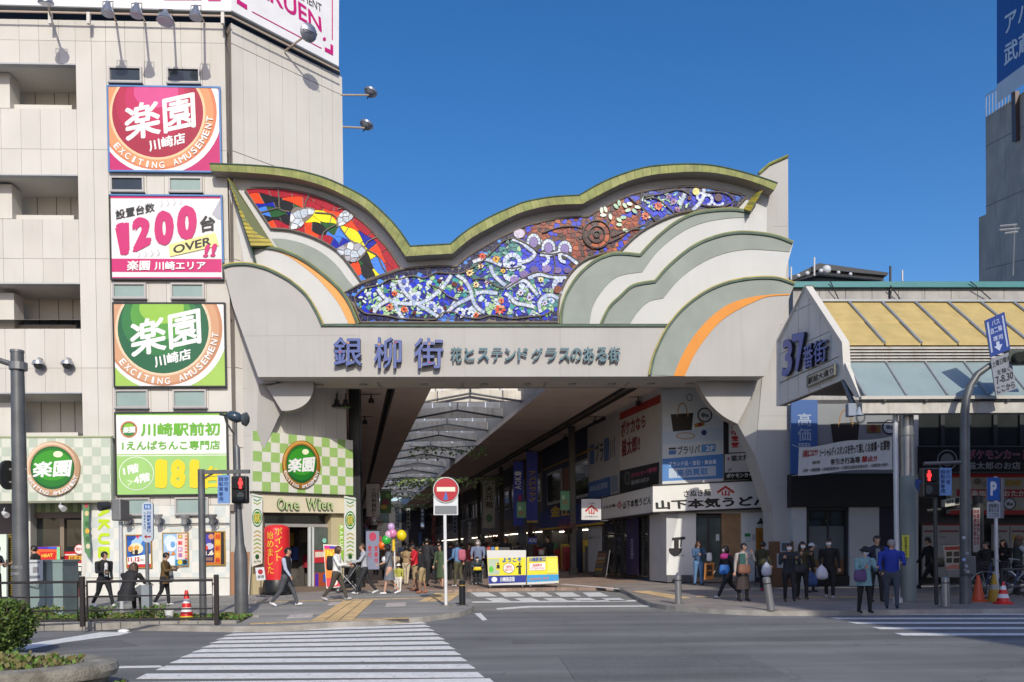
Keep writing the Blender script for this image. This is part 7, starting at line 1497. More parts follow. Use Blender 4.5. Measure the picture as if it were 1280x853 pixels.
# street lamp with pedestrian signal
f=G(302,769,SWZ); t=thing('street_lamp','dark grey street lamp with a thick base carrying a red pedestrian signal','street lamp',f); z=lambda y:WY(300,y,f.y).z
mb=MB(); mb.tube([f,(f.x,f.y,z(695)),(f.x-.02,f.y,z(680)),(f.x-.04,f.y,z(640)),(f.x-.06,f.y,z(560)),(f.x-.08,f.y,z(557))],[.155,.15,.1,.075,.07,.05],POLE,16); mb.tube([(f.x-.08,f.y,z(560)),(f.x-.08,f.y,z(525))],.035,POLE,8); mb.obj('pole',t,True)
mb=MB(); mb.lathe([(.24,0),(.24,.02),(.17,.04)],P('6C6860'),f,16); mb.obj('base_plate',t)
c=Vector((f.x-.1,f.y,z(521))); mb=MB(); T_=Matrix.Rotation(R(20),4,'Y'); mb.ball(c,(.2,.16,.13),P('3C4C5C',.25),14,9,T=T_); mb.obj('lamp_head',t,True); mb=MB(); mb.lathe([(.01,0),(.14,-.01),(.17,.07),(.1,.12)],P('50585C',.3),c+Vector((.2,0,-.06)),14,T=Matrix.Rotation(R(95),4,'Y')); mb.obj('lamp_hood',t,True)
mb=MB(); mb.tube([c+Vector((-.02,0,0)),c+Vector((-.35,0,.06))],.03,BLKM,6); mb.tube([(f.x-.09,f.y,z(560)),(f.x-.1,f.y,z(545)),(f.x-.3,f.y,z(528)),(f.x-.34,f.y,z(520))],.022,BLKM,6); mb.obj('side_arm',t)
def pedsignal(t,px,py,Y,w,h,right=False):
    c=WY(px,py,Y); mb=MB(); mb.box(c,(w,.2,h),BLKM,bev=.035); o=mb.obj('signal_head',t)
    pl=Pl((c.x-1,c.y-.101),(c.x+1,c.y-.101)); k=Y/1000
    mb=MB()
    for s in (1,-1):mb.box(c+Vector((0,-.13,s*h*.235)),(w*.8,.06,h*.42),P('0A0A0C',.4),bev=.01)
    mb.obj('lens_hood',o)
    pr=Print(Pl((c.x-1,c.y-.163),(c.x+1,c.y-.163)),.002); RM_=M('signal_red',(1.,.03,.03),.5,var=0,emit=1.6); a_=w/k/2
    y1_=py-h/k*.235; pr.sh(disc(px,y1_-5,1.7,1.9,10),RM_).sh([(px-2.6,y1_-3),(px+2.6,y1_-3),(px+3,y1_+1),(px+1.8,y1_+1.4),(px+1.6,y1_+6.5),(px-1.6,y1_+6.5),(px-1.8,y1_+1.4),(px-3,y1_+1)],RM_)
    pr.sh(disc(px,py+h/k*.235,4.5,5.5,14),'3C4448'); pr.done(o,'figure')
pedsignal(t,300.5,612.5,f.y-.12,.37,.64)
# no entry sign
f=G(557.5,757.5,SWZ); t=thing('no_entry_sign','round red no entry sign over a white box on a white post','road sign',f); vtube(t,557.5,600,757.5,.043,PW,'post',px1=556); pl=Pl((f.x-1,f.y-.06),(f.x+1,f.y-.06))
mb=MB(); mb.lathe([(.16,0),(.16,.015),(.05,.02)],P('8C8880'),f,14); mb.obj('base_plate',t)
flatsign(t,pl,[(542,612),(572.5,612),(572.5,644),(542,644)],'DCE0E4',lambda p:p.sh([(543.5,632.5),(571,632.5),(571,643),(543.5,643)],'7C8084'),-.02,.05)
mb=MB(); mb.slab(pl,disc(557.5,612.5,16.2,16,36),.02,.03,P('D4D4D0')); mb.obj('rim',t)
pr=Print(pl,.022); pr.sh(disc(557.5,612.5,15.2,15,36),'30303C').sh(disc(557.5,612.5,14.6,14.4,36),'B8182C').sh([(546,609),(569,609),(569,614.5),(546,614.5)],'F0E8D4').sh([(557.5,613),(560,625),(554,625)],'3C70B8'); pr.done(t,'sign_face')
def bollard(lab,px,py,ptop,r,m,lean=0.,ring=None):
    f=G(px,py,SWZ); zt=WY(px,ptop,f.y).z; t=thing('bollard',lab,'bollard',f,'bollards at the pavement edges'); tp=Vector((f.x+lean,f.y,zt)); mb=MB()
    mb.tube([f,tp,tp+Vector((0,0,.03))],[r,r,r*.7],m,16); mb.obj('post',t,True,30)
    mb=MB(); mb.tube([f,f+Vector((0,0,.015))],r*1.8,P('706C64'),16); mb.obj('base_ring',t)
    q_=f.lerp(tp,.82); mb=MB(); mb.tube([q_,q_+(tp-f)*.04],r*1.04,ring or DKMET,16); mb.obj('band',t); return t
bollard('black bollard with a gold band next to the no entry sign post',578,757,727,.085,P('1C2024',.3),ring=P('B89040',.3)); bollard('steel bollard at the curved kerb beside the small zebra crossing',848,755,720,.085,M('steel_bollard',(.34,.34,.35),.3,metal=.7,var=.1)); bollard('leaning steel bollard in front of the walking pair',964,763,723,.085,MATS['steel_bollard'],-.1); bollard('scuffed steel bollard in front of the menu board',1182,759,723,.09,MATS['steel_bollard'])
def cone(lab,px,py,ptop,bands,base):
    f=G(px,py,SWZ); h=WY(px,ptop,f.y).z-SWZ; t=thing('traffic_cone',lab,'traffic cone',f,'traffic cones'); mb=MB(); mb.lathe([(.22,0),(.22,.03),(.2,.045),(.01,.05)],base,f,16); mb.obj('base',t); r0,r1=.15,.03; n=len(bands)
    for i,m in enumerate(bands):
        a,b=i/n,(i+1)/n; mb=MB(); mb.lathe([(r0+(r1-r0)*a,.045+(h-.045)*a),(r0+(r1-r0)*b,.045+(h-.045)*b),(max(.001,(r0+(r1-r0)*b)*(.6 if i == n-1 else 1)),.045+(h-.045)*b)],m,f,18); mb.obj('band',t,True)
    return t
RDC,WHC,YLC,ORC=P('D8261C',.4),P('E8E8E8',.4),P('E8C81C',.4),P('C85028',.45)
cone('red and white banded cone with yellow base at the railing end',233.5,778,738,[YLC,RDC,WHC,RDC,WHC,RDC,RDC],YLC)
cone('plain faded orange cone right of the dark curved pole',1223,752,719,[ORC]*3,ORC); cone('dull yellow cone with a grey band behind the parking sign post',1243,752,718,[P('B89020'),P('B89020'),P('A0A098'),P('B89020'),P('B89020')],P('B89020')); cone('red and white striped cone beside the bicycle rack',1254,755,727,[RDC,WHC,RDC,WHC,RDC],RDC)
# information booth
f0=G(610,738,.05); pl=Pl((G(611,738,.05).x,G(611,738,.05).y),(G(698,733,.05).x,G(611,738,.05).y+.15)); t=thing('information_booth','yellow printed information booth on castors with a white counter','booth',f0); YB='F0E028'
q1,q2=[(608.5,688),(657.5,688),(657.5,731),(611,732)],[(659,696.5),(697,695.5),(698.5,729),(659,731)]
mb=MB(); mb.slab(pl,q1,0,.45,P('D8D8D4')); mb.obj('counter',t); mb=MB(); mb.slab(pl,q2,0,.45,P('D8D8D4')); mb.obj('counter',t)
pr=Print(pl,.004); pr.sh([(609,698),(657,697),(657,719),(611,720.5)],YB).sh([(659,697),(697,696),(698,727),(659,719)],YB).sh([(610.5,720),(657.5,719),(657.5,728),(611,730)],'1C2C90').sh([(658.5,719),(698,718),(698.5,726),(659,728)],'3C9CD8').sh([(610,699),(624,698.6),(624.5,718),(611.5,719)],'B8C8B0').sh(disc(614,712,3,4),'5CC040').sh([(620,703.5),(625,703.5),(625,713),(620,713)],'F0D840').sh(disc(622.5,704.5,1.1),'181810').sh([(621,706),(624.5,706),(625,711),(620.5,711)],'181810').sh([(658.2,697),(659,697),(659,729),(658.2,729)],'808080')
pr.tx('ようこそ',[(628,697.5),(652,696.8),(652,702.6),(628,703.4)],'2868B0',.05); pr.sh(disc(636,710.5,7.3,6.5,16),'181818').sh(disc(636,710.5,6.8,6,16),'F4F0EC').tx('川崎駅周辺\nお困りの方は',[(631,707),(641,706.6),(641,714),(631,714.4)],'C02838',.02)
pr.sh(disc(649.5,705,1.2,1.4),'181818').sh([(647,707),(652,707),(652,709),(651,709),(651.4,718),(648,718),(648,709),(645,710),(645,709)],'181818').tx('川崎駅東口',[(661,697),(682,696.4),(682,702),(661,702.6)],'4860A0',.05).sh([(662,704.5),(681.5,703.6),(681.5,712.6),(662,713.4)],'F4F0F0').tx('商店街案内所\nインフォメーション',[(663,705.4),(680.5,704.4),(680.5,711.8),(663,712.4)],'D03040',.03)
pr.tx('かわさき きた・ぎんざ',[(662,722.4),(686,721.2),(686,724.4),(662,725.8)],'E88C38',.03).sh(disc(618,724.6,3.6,3.2),'E8ECF4').tx('川崎商店街',[(625,721.6),(643.5,721),(643.5,727),(625,727.8)],'E8ECF4',.03).sh([(684,699),(696,698),(697,716),(684,717)],'F4EC60'); pr.done(t)
for i,(x,y) in enumerate(((613,734),(653,733),(663,733),(695,731.5))):c=pl.at(x,y,-.1); mb=MB(); mb.tube([c+Vector((-.03,0,0)),c+Vector((.03,0,0))],.07,BLKM,12); mb.obj('castor',t)
mb=MB(); mb.box(pl.at(622,686.5,-.3),(.9,.25,.12),P('3C3C3C')); mb.obj('leaflet_rack',t); pr=Print(pl,.01)
for i,c_ in enumerate(('A83C2C','4C78B0','D8B83C')):pr.sh([(609+i*5,684),(613+i*5,683.8),(613+i*5,687.6),(609+i*5,688)],c_)
pr.done(t,'leaflet')
# balloons
f=G(494,738,.06); t=thing('balloon_stand','cluster of coloured balloons on a yellow and white pole at the arcade mouth','balloons',f)
mb=MB(); mb.tube([f,WY(493,684,f.y)],.03,PW,8); mb.obj('pole',t); mb=MB(); mb.tube([WY(492,689,f.y),WY(492,671,f.y)],.055,P('F0C820'),10); mb.obj('pole_sleeve',t); hb=WY(492,680,f.y)
for x,y,r,c_ in ((491,667,.16,'D888B8'),(501.5,669.5,.0,'F0D820'),(486,669,.15,'D8B0D0'),(483,675.5,.18,'38B048'),(478,682,.15,'F07020'),(489,659,.14,'C8A8D8'),(481,700,.12,'D8DCE4')):
    if not r:x,r=502,.19
    c=WY(x,y,f.y-.1); mb=MB(); T_=Matrix.Rotation(R(rnd.uniform(-15,15)),4,'Y'); mb.ball(c,(r,r,r*1.12),P(c_,.15),16,11,T=T_); o=mb.obj('balloon',t,True); mb=MB(); mb.tube([c-Vector((0,0,r)),hb],.004,PW,3); mb.obj('string',t)
# right hand poles
t=thing('pale_post','slim pale steel post holding the cloth banner beside the thick canopy column','post',G(1121,752,SWZ)); o,f,tp=vtube(t,1122,516,753,.062,POLEL,'post',px1=1119); mb=MB(); mb.tube([tp+Vector((-.7,0,-.25)),tp+Vector((.1,0,-.25))],.025,GREYMET,6); mb.obj('arm',t); mb=MB(); mb.lathe([(.12,0),(.12,.1),(.05,.14)],POLEL,f,12); mb.obj('base',t)
c=WY(1067,514,f.y-.2); t=thing('loudspeaker','pale grey loudspeaker and box hanging under the canopy gutter end','loudspeaker',c); mb=MB(); mb.box(c+Vector((-.07,0,.02)),(.2,.2,.32),P('8C98A8'),bev=.02); mb.obj('box',t); mb=MB(); mb.lathe([(.03,.12),(.06,.05),(.13,-.1),(.01,-.1)],P('98A4B4'),c+Vector((.12,-.05,-.02)),14); mb.obj('horn',t,True); mb=MB(); mb.tube([c+Vector((-.07,0,.18)),c+Vector((-.07,.3,.5))],.02,DKMET,5); mb.obj('bracket',t)
# thin pole with red signal
t=thing('pedestrian_signal','red pedestrian signal on a thin dark pole in front of the menu board','signal',G(1170,755,SWZ)); o,f,tp=vtube(t,1170.5,600,756,.045,BLKM,'pole',px1=1168.5); pedsignal(t,1161.5,603.5,f.y-.12,.40,.70)
mb=MB(); a=WY(1166,593,f.y); mb.tube([a,a+Vector((.12,.05,0))],.03,BLKM,6); mb.obj('clamp',t); mb=MB(); c=WY(1149,608,f.y); mb.lathe([(.01,0),(.18,0),(.18,.02),(.01,.02)],P('1C50A0'),c,20,T=Matrix.Rotation(R(70),4,'Y')); mb.obj('blue_disc',t)
# curved dark mast
f=G(1207,755,SWZ); t=thing('signal_mast','dark curved steel mast arching over to a traffic light and bus lane sign','signal',f); Y=f.y; z=lambda x,y:WY(x,y,Y)
mb=MB(); mb.tube([f]+[z(x,y) for x,y in ((1206.5,640),(1206,560),(1206,515),(1208,498),(1213,482),(1222,468),(1236,458),(1262,449),(1300,438))],[.13,.12,.11,.10,.09,.085,.08,.075,.07,.07],POLE,14); mb.obj('mast',t,True)
mb=MB(); mb.tube([z(1155,580),z(1205,578)],.05,POLE,8); mb.obj('side_arm',t); pl=Pl((z(1180,600).x,Y-.05),(z(1180,600).x+1,Y-.02)); bluesign(t,pl,1174.5,585,1189.5,619.5,'1C3C78')
for x0,y0,x1,y1 in ((1203,697,1211,725),):mb=MB(); mb.box(z(1207,707)+Vector((0,-.1,0)),(.28,.2,.45),POLE,bev=.02); mb.obj('control_box',t)
pr=Print(Pl((f.x-.5,Y-.24),(f.x+.5,Y-.24)),.0); [pr.sh([(x,y),(x+4,y),(x+4,y+3.5),(x,y+3.5)],c_) for x,y,c_ in ((1203,670.5,'A8B0BC'),(1207,690,'8C949C'),(1203,698,'8CA8D8'),(1206,706,'98A0A8'),(1208,713,'A0A4A8'),(1205,711,'787C84'))]; pr.done(t,'sticker')
mb=MB(); c=z(1282,447); mb.box(c,(.95,.25,.36),P('3C443C',.5),rz=0,bev=.05,M4=None); mb.obj('traffic_light',t)
for i in range(2):mb=MB(); mb.tube([z(1266+i*13,449-i*3.6)+Vector((0,-.12,0)),z(1266+i*13,449-i*3.6)+Vector((0,-.3,-.02))],.12,P('22261F',.4),14); mb.obj('lamp_visor',t)
pl=Pl((z(1245,440).x,Y-.12),(z(1245,440).x+1,Y-.02))
flatsign(t,pl,[(1231,401),(1255.5,390),(1263,437),(1238.5,447)],'1C3C8C',lambda p:(p.sh([(1233.5,403.5),(1235.5,402.6),(1241,440.6),(1239,441.4)],'A8B4D0'),p.sh([(1252,395),(1254,394.2),(1260.5,433),(1258.5,434)],'A8B4D0'),p.tx('バス',[(1239,401.5),(1249,397.5),(1250,404),(1240,408)],'A8B4D8',.02),p.tx('自二輪',[(1238,411),(1252,405.5),(1253,413),(1239,418.5)],'A8B4D8',.02),p.tx('専用',[(1241,421.5),(1253,417),(1254,423.5),(1242,428)],'A8B4D8',.02),p.sh([(1245,428),(1249,426.5),(1249.6,431),(1253,430),(1249.5,438.6),(1242.6,434),(1245.8,432.6)],'B4C0DC')),.0)
flatsign(t,pl,[(1238.5,449),(1262,440),(1271,486),(1245,495)],'888C98',lambda p:(p.tx('土曜日曜休',[(1240,452.5),(1262,444),(1263,451),(1241,460)],'20242C',.02),p.tx('を除く',[(1246,463),(1262,457.5),(1263,464),(1247,469.5)],'20242C',.02),p.tx('7-8.30',[(1244,471.5),(1266,464),(1267,473),(1246,481)],'20242C',.02),p.tx('ここから',[(1245.5,484),(1268,476.5),(1269,484.5),(1247,492)],'20242C',.02)),.0)  # white plate, face painted grey to stand for shade
# parking sign, thick dark pole with red white sign, small box sign
t=thing('parking_sign','blue parking sign with white plate below on a pale bent post','road sign',G(1248,749,SWZ)); o,f,tp=vtube(t,1246,596,735,.045,POLEL,'post',Y=G(1248,749,SWZ).y); mb=MB(); mb.tube([WY(1246,733,f.y),WY(1246.5,738,f.y),G(1250,749,SWZ)],.045,POLEL,10); mb.obj('post_foot',t,True)
pl=Pl((f.x-.5,f.y-.06),(f.x+.5,f.y-.05)); flatsign(t,pl,[(1234,597),(1249.5,597),(1249.5,626),(1234,626)],'1450A4',lambda p:p.tx('P',[(1238,602),(1246,602),(1246,620),(1238,620)],'C8D0DC',.05)); flatsign(t,pl,[(1234,627.5),(1250.5,627.5),(1250.5,648),(1234,648)],'9CA4B0',lambda p:p.tx('自転車は\nあちらま\nここから',[(1236,629.5),(1249,629.5),(1249,646),(1236,646)],'1C2028',.02))
mb=MB(); mb.slab(pl,[(1251,598),(1255,598),(1255,648),(1251,648)],-.02,.08,P('70747C')); mb.obj('side_plate',t)
t=thing('dark_pole','thick black pole with a tall white sign of red characters','pole',G(1223,741,SWZ)); o,f,tp=vtube(t,1224,620,741,.14,BLKM,'pole',px1=1222); pl=Pl((f.x-.5,f.y-.16),(f.x+.5,f.y-.15))
flatsign(t,pl,[(1216.5,635),(1225,635),(1225,690.5),(1216.5,690.5)],'A8A8A8',lambda p:(p.tx('自転車及び原付の',[(1217,637),(1220.5,637),(1220.5,682),(1217,682)],'8C1C28',.03,vert=True),p.tx('放置は撤去します',[(1221,637),(1224.5,637),(1224.5,682),(1221,682)],'8C1C28',.03,vert=True)),.0); mb=MB(); mb.tube([tp+Vector((0,0,-.28)),tp+Vector((-1.5,0,-.42))],.05,BLKM,6); mb.obj('arm',t)
flatsign(t,Pl((f.x-1,f.y-.2),(f.x+1,f.y-.18)),[(1181,625),(1200,621),(1200.5,630.5),(1181.5,634)],'B8B8B0',lambda p:(p.tx('自転車',[(1183.5,626),(1192,624.2),(1192,628.6),(1183.5,630.4)],'202020',.02),p.sh([(1194,623),(1199,622),(1199,630),(1194,631)],'181818')),.0,.2,'light_box')
# dark rail and bicycles
BF=[P('1C3C6C',.25),P('404448',.25)]
t=thing('bike_rail','low black rail beside the parked bicycles','railing',G(1258,752,SWZ)); a=G(1252.5,755,SWZ); b=G(1300,755,SWZ); mb=MB(); mb.box(a+Vector((0,0,.42)),(.06,.06,.85),BLKM); mb.obj('post',t); mb=MB(); mb.tube([a+Vector((0,0,.82)),b+Vector((0,0,.82))],.03,BLKM,6); mb.obj('rail',t); mb=MB(); mb.tube([a+Vector((0,0,.4)),b+Vector((0,0,.4))],.02,BLKM,6); mb.obj('rail',t)
def bicycle(lab,loc,rz,fm):
    t=thing('bicycle',lab,'bicycle',loc,'bicycles parked under the canopy'); T_=Matrix.Translation(loc) @ Matrix.Rotation(rz,4,'Z'); V=lambda x,y,z:T_ @ Vector((x,y,z)); r=.33
    for cx in (-.52,.52):
        mb=MB(); mb.tube([V(cx+r*math.cos(a),0,r+.02+r*math.sin(a)) for a in [i*2*math.pi/24 for i in range(25)]],.018,BLKM,6,cap=False); w=mb.obj('wheel',t,True)
        mb=MB(); [mb.tube([V(cx,0,r+.02),V(cx+r*math.cos(a),0,r+.02+r*math.sin(a))],.004,GALV,3) for a in [i*2*math.pi/14 for i in range(14)]]; mb.obj('spoke',w)
        mb=MB(); mb.tube([V(cx+(r+.03)*math.cos(a),0,r+.02+(r+.03)*math.sin(a)) for a in [R(20+i*14) for i in range(10)]],.02,GALV,5); mb.obj('mudguard',t)
    mb=MB(); mb.tube([V(-.52,0,.35),V(-.1,0,.3),V(.4,0,.62),V(.42,0,.8)],.022,fm,8); mb.tube([V(-.1,0,.3),V(-.22,0,.8)],.02,fm,8); mb.tube([V(-.52,0,.35),V(-.2,0,.66)],.012,fm,6); mb.tube([V(.52,0,.35),V(.38,0,.95)],.018,fm,8); mb.obj('frame',t,True)
    mb=MB(); mb.ball(V(-.24,0,.84),(.13,.08,.04),BLKM,10,6,T=Matrix.Rotation(rz,4,'Z')); mb.obj('saddle',t,True); mb=MB(); mb.tube([V(.22,.28,.98),V(.36,.12,1.02),V(.37,-.12,1.02),V(.22,-.28,.98)],.014,GALV,6); mb.obj('handlebar',t)
    mb=MB(); [mb.tube([V(.45+.15*k%.3,y,z),V(.75,y,z)],.006,DKMET,3) for k in range(2) for y in (-.15,-.05,.05,.15) for z in (.72,.8,.88,.95)]; [mb.tube([V(x,-.15,z),V(x,.15,z)],.006,DKMET,3) for x in (.45,.55,.65,.75) for z in (.72,.95)]; [mb.tube([V(x,y,.72),V(x,y,.95)],.006,DKMET,3) for x in (.45,.6,.75) for y in (-.15,.15)]; mb.obj('basket',t)
    mb=MB(); mb.tube([V(-.1,.06,.3),V(.05,.1,.2)],.012,GALV,5); mb.tube([V(-.1,-.06,.3),V(-.24,-.1,.38)],.012,GALV,5); mb.obj('pedal',t)
bicycle('blue framed bicycle parked nearest the striped cone',Vector((G(1274,750,SWZ).x,G(1274,750,SWZ).y+.4,SWZ)),2.7,BF[0]); bicycle('grey bicycle parked beyond the blue one at the picture edge',Vector((G(1274,750,SWZ).x+.75,G(1274,750,SWZ).y+.9,SWZ)),2.3,BF[1])
# small things
mb=MB(); c=G(156,790.5,0); mb.ball(c+Vector((0,-.05,.03)),(.12,.07,.04),PW,9,6); tag(mb.obj('crumpled_paper'),'crumpled white paper lying against the verge kerb','litter'); mb=MB(); c=G(212,775,VZ); mb.lathe([(.07,0),(.09,.14),(.1,.2),(.09,.2),(.01,.19)],PW,c,12); tag(mb.obj('paper_cup',smooth=True),'white container standing by the railing near the cone','cup')
c=G(893,733,SWZ); pl=front(c.y-.3); t=thing('wood_sign','orange wooden floor sign with black brush characters by the shop door','sign',c); flatsign(t,pl,[(881,704),(893,703),(892,724),(880,725)],'B8742C',lambda p:p.tx('営業',[(883,706),(891,705.5),(890.5,721),(882.5,722)],'1C1410',.04,vert=True))
pl=RW; t=thing('menu_rack','leaning menu rack of colourful leaflets by the dark arcade window','sign',RW.at(755,720,.6)); flatsign(t,RW,[(748,689),(762,688),(757,722),(741,722)],'3C3C40',lambda p:[p.sh([(748-i*1.1,692+i*4.6),(758-i*1.1,691.4+i*4.6),(757-i*1.1,695+i*4.6),(747-i*1.1,695.6+i*4.6)],['8C5C44','A89C8C','9C8048','6C6C70','B09040','5C6C5C'][i]) for i in range(6)],.7)
# ================================================================ PEOPLE
SKIN=M('skin',(.50,.29,.20),.55,var=.05); SKIN2=M('skin_dark',(.27,.14,.085),.55,var=.05); HBLK=M('hair_black',(.012,.010,.010),.45,var=.2); HBRN=M('hair_brown',(.07,.035,.018),.5,var=.2); HGRY=M('hair_grey',(.22,.21,.2),.6,var=.2); EYEM=M('eye_dark',(.01,.008,.008),.3,var=0); LIP=M('lip',(.36,.13,.1),.5,var=0); MASKM=M('mask_white',(.72,.74,.76),.7,var=.03)
def cl(h,r=.8):return M('cloth_'+h,C(h),r,var=.12,scale=9,bump=.25,bscale=14)
def capsule(mb,p0,r0,p1,r1,flat=1.,fdir=None,n=12):
    p0,p1=Vector(p0),Vector(p1); d=(p1-p0); d=d.normalized() if d.length>1e-6 else Vector((0,0,1))
    up=Vector((0,1,0)) if abs(d.y)<.8 else Vector((1,0,0)); u=d.cross(up).normalized(); w=d.cross(u); rows=[]
    for k in range(4):a=math.pi/2*(k/4); rows.append((p0-d*r0*math.cos(a),max(.0008,r0*math.sin(a))))
    for k in range(5):rows.append((p0.lerp(p1,k/4),r0+(r1-r0)*k/4))
    for k in range(1,5):a=math.pi/2*(k/4); rows.append((p1+d*r1*math.sin(a),max(.0008,r1*math.cos(a))))
    vs=[]
    for c,r in rows:
        for j in range(n):
            a=2*math.pi*j/n; o=u*math.cos(a)*r+w*math.sin(a)*r; o.y *= flat; vs.append(c+o)
    k=len(rows); fs=[[i*n+j,i*n+(j+1)%n,(i+1)*n+(j+1)%n,(i+1)*n+j] for i in range(k-1) for j in range(n)]+[list(range(n))[::-1],list(range((k-1)*n,k*n))]
    mb.add(vs,fs,SKIN)
def rotx(v,a):c,s=math.cos(a),math.sin(a); return Vector((v.x,v.y*c-v.z*s,v.y*s+v.z*c))
def person(label,px,foot,top,head,P_=None,zg=SWZ,group=None,h=None,loc=None):
    d=dict(sk=SKIN,hair=HBLK,hs='short',top='202024',sleeve=None,inner=None,pants='18181C',shoe='202020',legs=(8,-6),knee=(4,4),arms=((6,12),(-4,12)),ab=8,hturn=0,hdown=5,mask=False,skirt=None,coat=None,build=1.,bare=False,shortsl=False,lean=3,seat=False,hat=None,bareleg=False)
    d.update(P_ or {}); f=loc if loc is not None else G(px,foot,zg); H=h or (WY(px,top,f.y).z-zg); s=H/1.72; B=d['build']*1.17
    prim=[]; top_,pants_=cl(d['top']),cl(d['pants']); slv=cl(d['sleeve']) if d['sleeve'] else top_; sk=d['sk']; shoe=P(d['shoe'],.6)
    def pr_(a,r0,b,r1,m,fl=1.):prim.append((Vector(a),r0,Vector(b),r1,m,fl))
    hipz=.90 if not d['seat'] else .5; ln=R(d['lean']); base=Vector((0,0,hipz))
    def tor(x,y,z):return base+rotx(Vector((x,y,z)),-ln)
    pr_(tor(0,0,.0),.135*B,tor(0,0,.1),.13*B,pants_,.78)
    pr_(tor(0,0,.08),.142*B,tor(0,0,.27),.135*B,top_,.76); pr_(tor(0,0,.27),.14*B,tor(0,-.005,.43),.15*B,top_,.72)
    pr_(tor(-.13*B,0,.5),.062,tor(.13*B,0,.5),.062,top_,.9); pr_(tor(0,0,.45),.1,tor(0,.0,.53),.07,top_,.8)
    pr_(tor(0,.0,.54),.05,tor(0,.025,.64),.048,sk)
    hc=tor(0,.035,.73); hd=Matrix.Translation(hc) @ Matrix.Rotation(R(d['hturn']),4,'Z') @ Matrix.Rotation(-R(d['hdown']),4,'X')
    def hp(x,y,z):return hd @ Vector((x,y,z))
    pr_(hp(0,-.02,.012),.082,hp(0,.012,.018),.08,sk); pr_(hp(0,.022,-.03),.062,hp(0,.035,-.07),.04,sk,1.); pr_(hp(0,.092,-.005),.009,hp(0,.102,-.03),.015,sk)
    for sx in (-1,1):pr_(hp(sx*.083,-.005,-.02),.014,hp(sx*.086,-.01,.01),.018,sk)
    wr=[]
    for i,sx in enumerate((-1,1)):
        sp,eb=d['arms'][i]; sh=tor(sx*.19*B,0,.49); a1=R(sp); ab_=R(d['ab'])*sx
        ud=rotx(Vector((math.sin(ab_),0,-math.cos(ab_))),a1); el=sh+ud*.27; fd=rotx(Vector((math.sin(ab_)-sx*min(.5,eb/160),0,-math.cos(ab_))).normalized(),a1+R(eb)); w_=el+fd*.235
        pr_(sh,.066,el,.052,slv if not d['bare'] else sk)
        pr_(el,.049 if not d['shortsl'] else .036,w_,.037 if not d['shortsl'] else .027,slv if not (d['shortsl'] or d['bare']) else sk); wr.append((w_,fd,sx))
    ft=[]
    for i,sx in enumerate((-1,1)):
        a,kb=R(d['legs'][i]),R(d['knee'][i])
        if d['seat']:a,kb=R(84),R(80)
        hp_=base+Vector((sx*.085*B,0,-.02)); td=rotx(Vector((0,0,-1)),a); kn=hp_+td*.40; sd=rotx(Vector((0,0,-1)),a-kb); an=kn+sd*.41
        bare=d['bareleg'] == True; half=d['bareleg'] == 'half'
        pr_(hp_,.095*B,kn,.066,pants_ if not bare else sk); pr_(kn,.066 if not (bare or half) else .052,an,.05 if not (bare or half) else .036,pants_ if not (bare or half) else sk)
        fd=rotx(Vector((0,1,0)),max(-.6,min(.5,(a-kb)*.7))); pr_(an+Vector((0,-.035,-.035)),.042,an+fd*.13+Vector((0,0,-.05)),.034,shoe,1.)
    zmin=min(min(p[0].z-p[1],p[2].z-p[3]) for p in prim)
    t=thing('person',label,'person',f,group); al=R(head)+math.pi
    T_=Matrix.Translation(f) @ Matrix.Rotation(al,4,'Z') @ Matrix.Scale(s,4) @ Matrix.Translation((0,0,-zmin))
    mb=MB()
    for a,r0,b,r1,m,fl in prim:capsule(mb,a,r0,b,r1,fl)
    o=mb.obj('tmp'); off=Vector(o.location); o.data.transform(Matrix.Translation(off)); o.location=(0,0,0); md=o.modifiers.new('r','REMESH'); md.mode='VOXEL'; md.voxel_size=.0165; md.adaptivity=0
    m2=o.modifiers.new('s','SMOOTH'); m2.iterations=2; m2.factor=.5
    bpy.context.view_layer.update(); me=bpy.data.meshes.new_from_object(o.evaluated_get(bpy.context.evaluated_depsgraph_get())); od=o.data; bpy.data.objects.remove(o); bpy.data.meshes.remove(od)
    nv=len(me.vertices); co=np.empty(nv*3); me.vertices.foreach_get('co',co); co=co.reshape(-1,3); npoly=len(me.polygons); cen=np.empty(npoly*3); me.polygons.foreach_get('center',cen); cen=cen.reshape(-1,3)
    best=np.full(npoly,1e9); idx=np.zeros(npoly,int); mats=[]
    for a,r0,b,r1,m,fl in prim:
        if m not in mats:mats.append(m)
        a_,b_=np.array(a),np.array(b); dv=b_-a_; L2=max(1e-9,dv @ dv); tt=np.clip((cen-a_) @ dv/L2,0,1); df=cen-(a_+tt[:,None]*dv); df[:,1] /= fl; ds=np.sqrt((df ** 2).sum(1))-(r0+(r1-r0)*tt); k=ds<best; best[k]=ds[k]; idx[k]=mats.index(m)
    if d['inner']:
        m=cl(d['inner']); mats.append(m) if m not in mats else None; k=(cen[:,1]>.03)&(np.abs(cen[:,0])<.05)&(cen[:,2]>hipz+.08)&(cen[:,2]<hipz+.5)&(idx == mats.index(top_)); idx[k]=mats.index(m)
    verts=[T_ @ Vector(v) for v in co]; faces=[list(p.vertices) for p in me.polygons]; bpy.data.meshes.remove(me)
    mb=MB(); mb.v=verts; mb.f=faces; mb.mats=mats[:]; mb.m=[int(i) for i in idx]
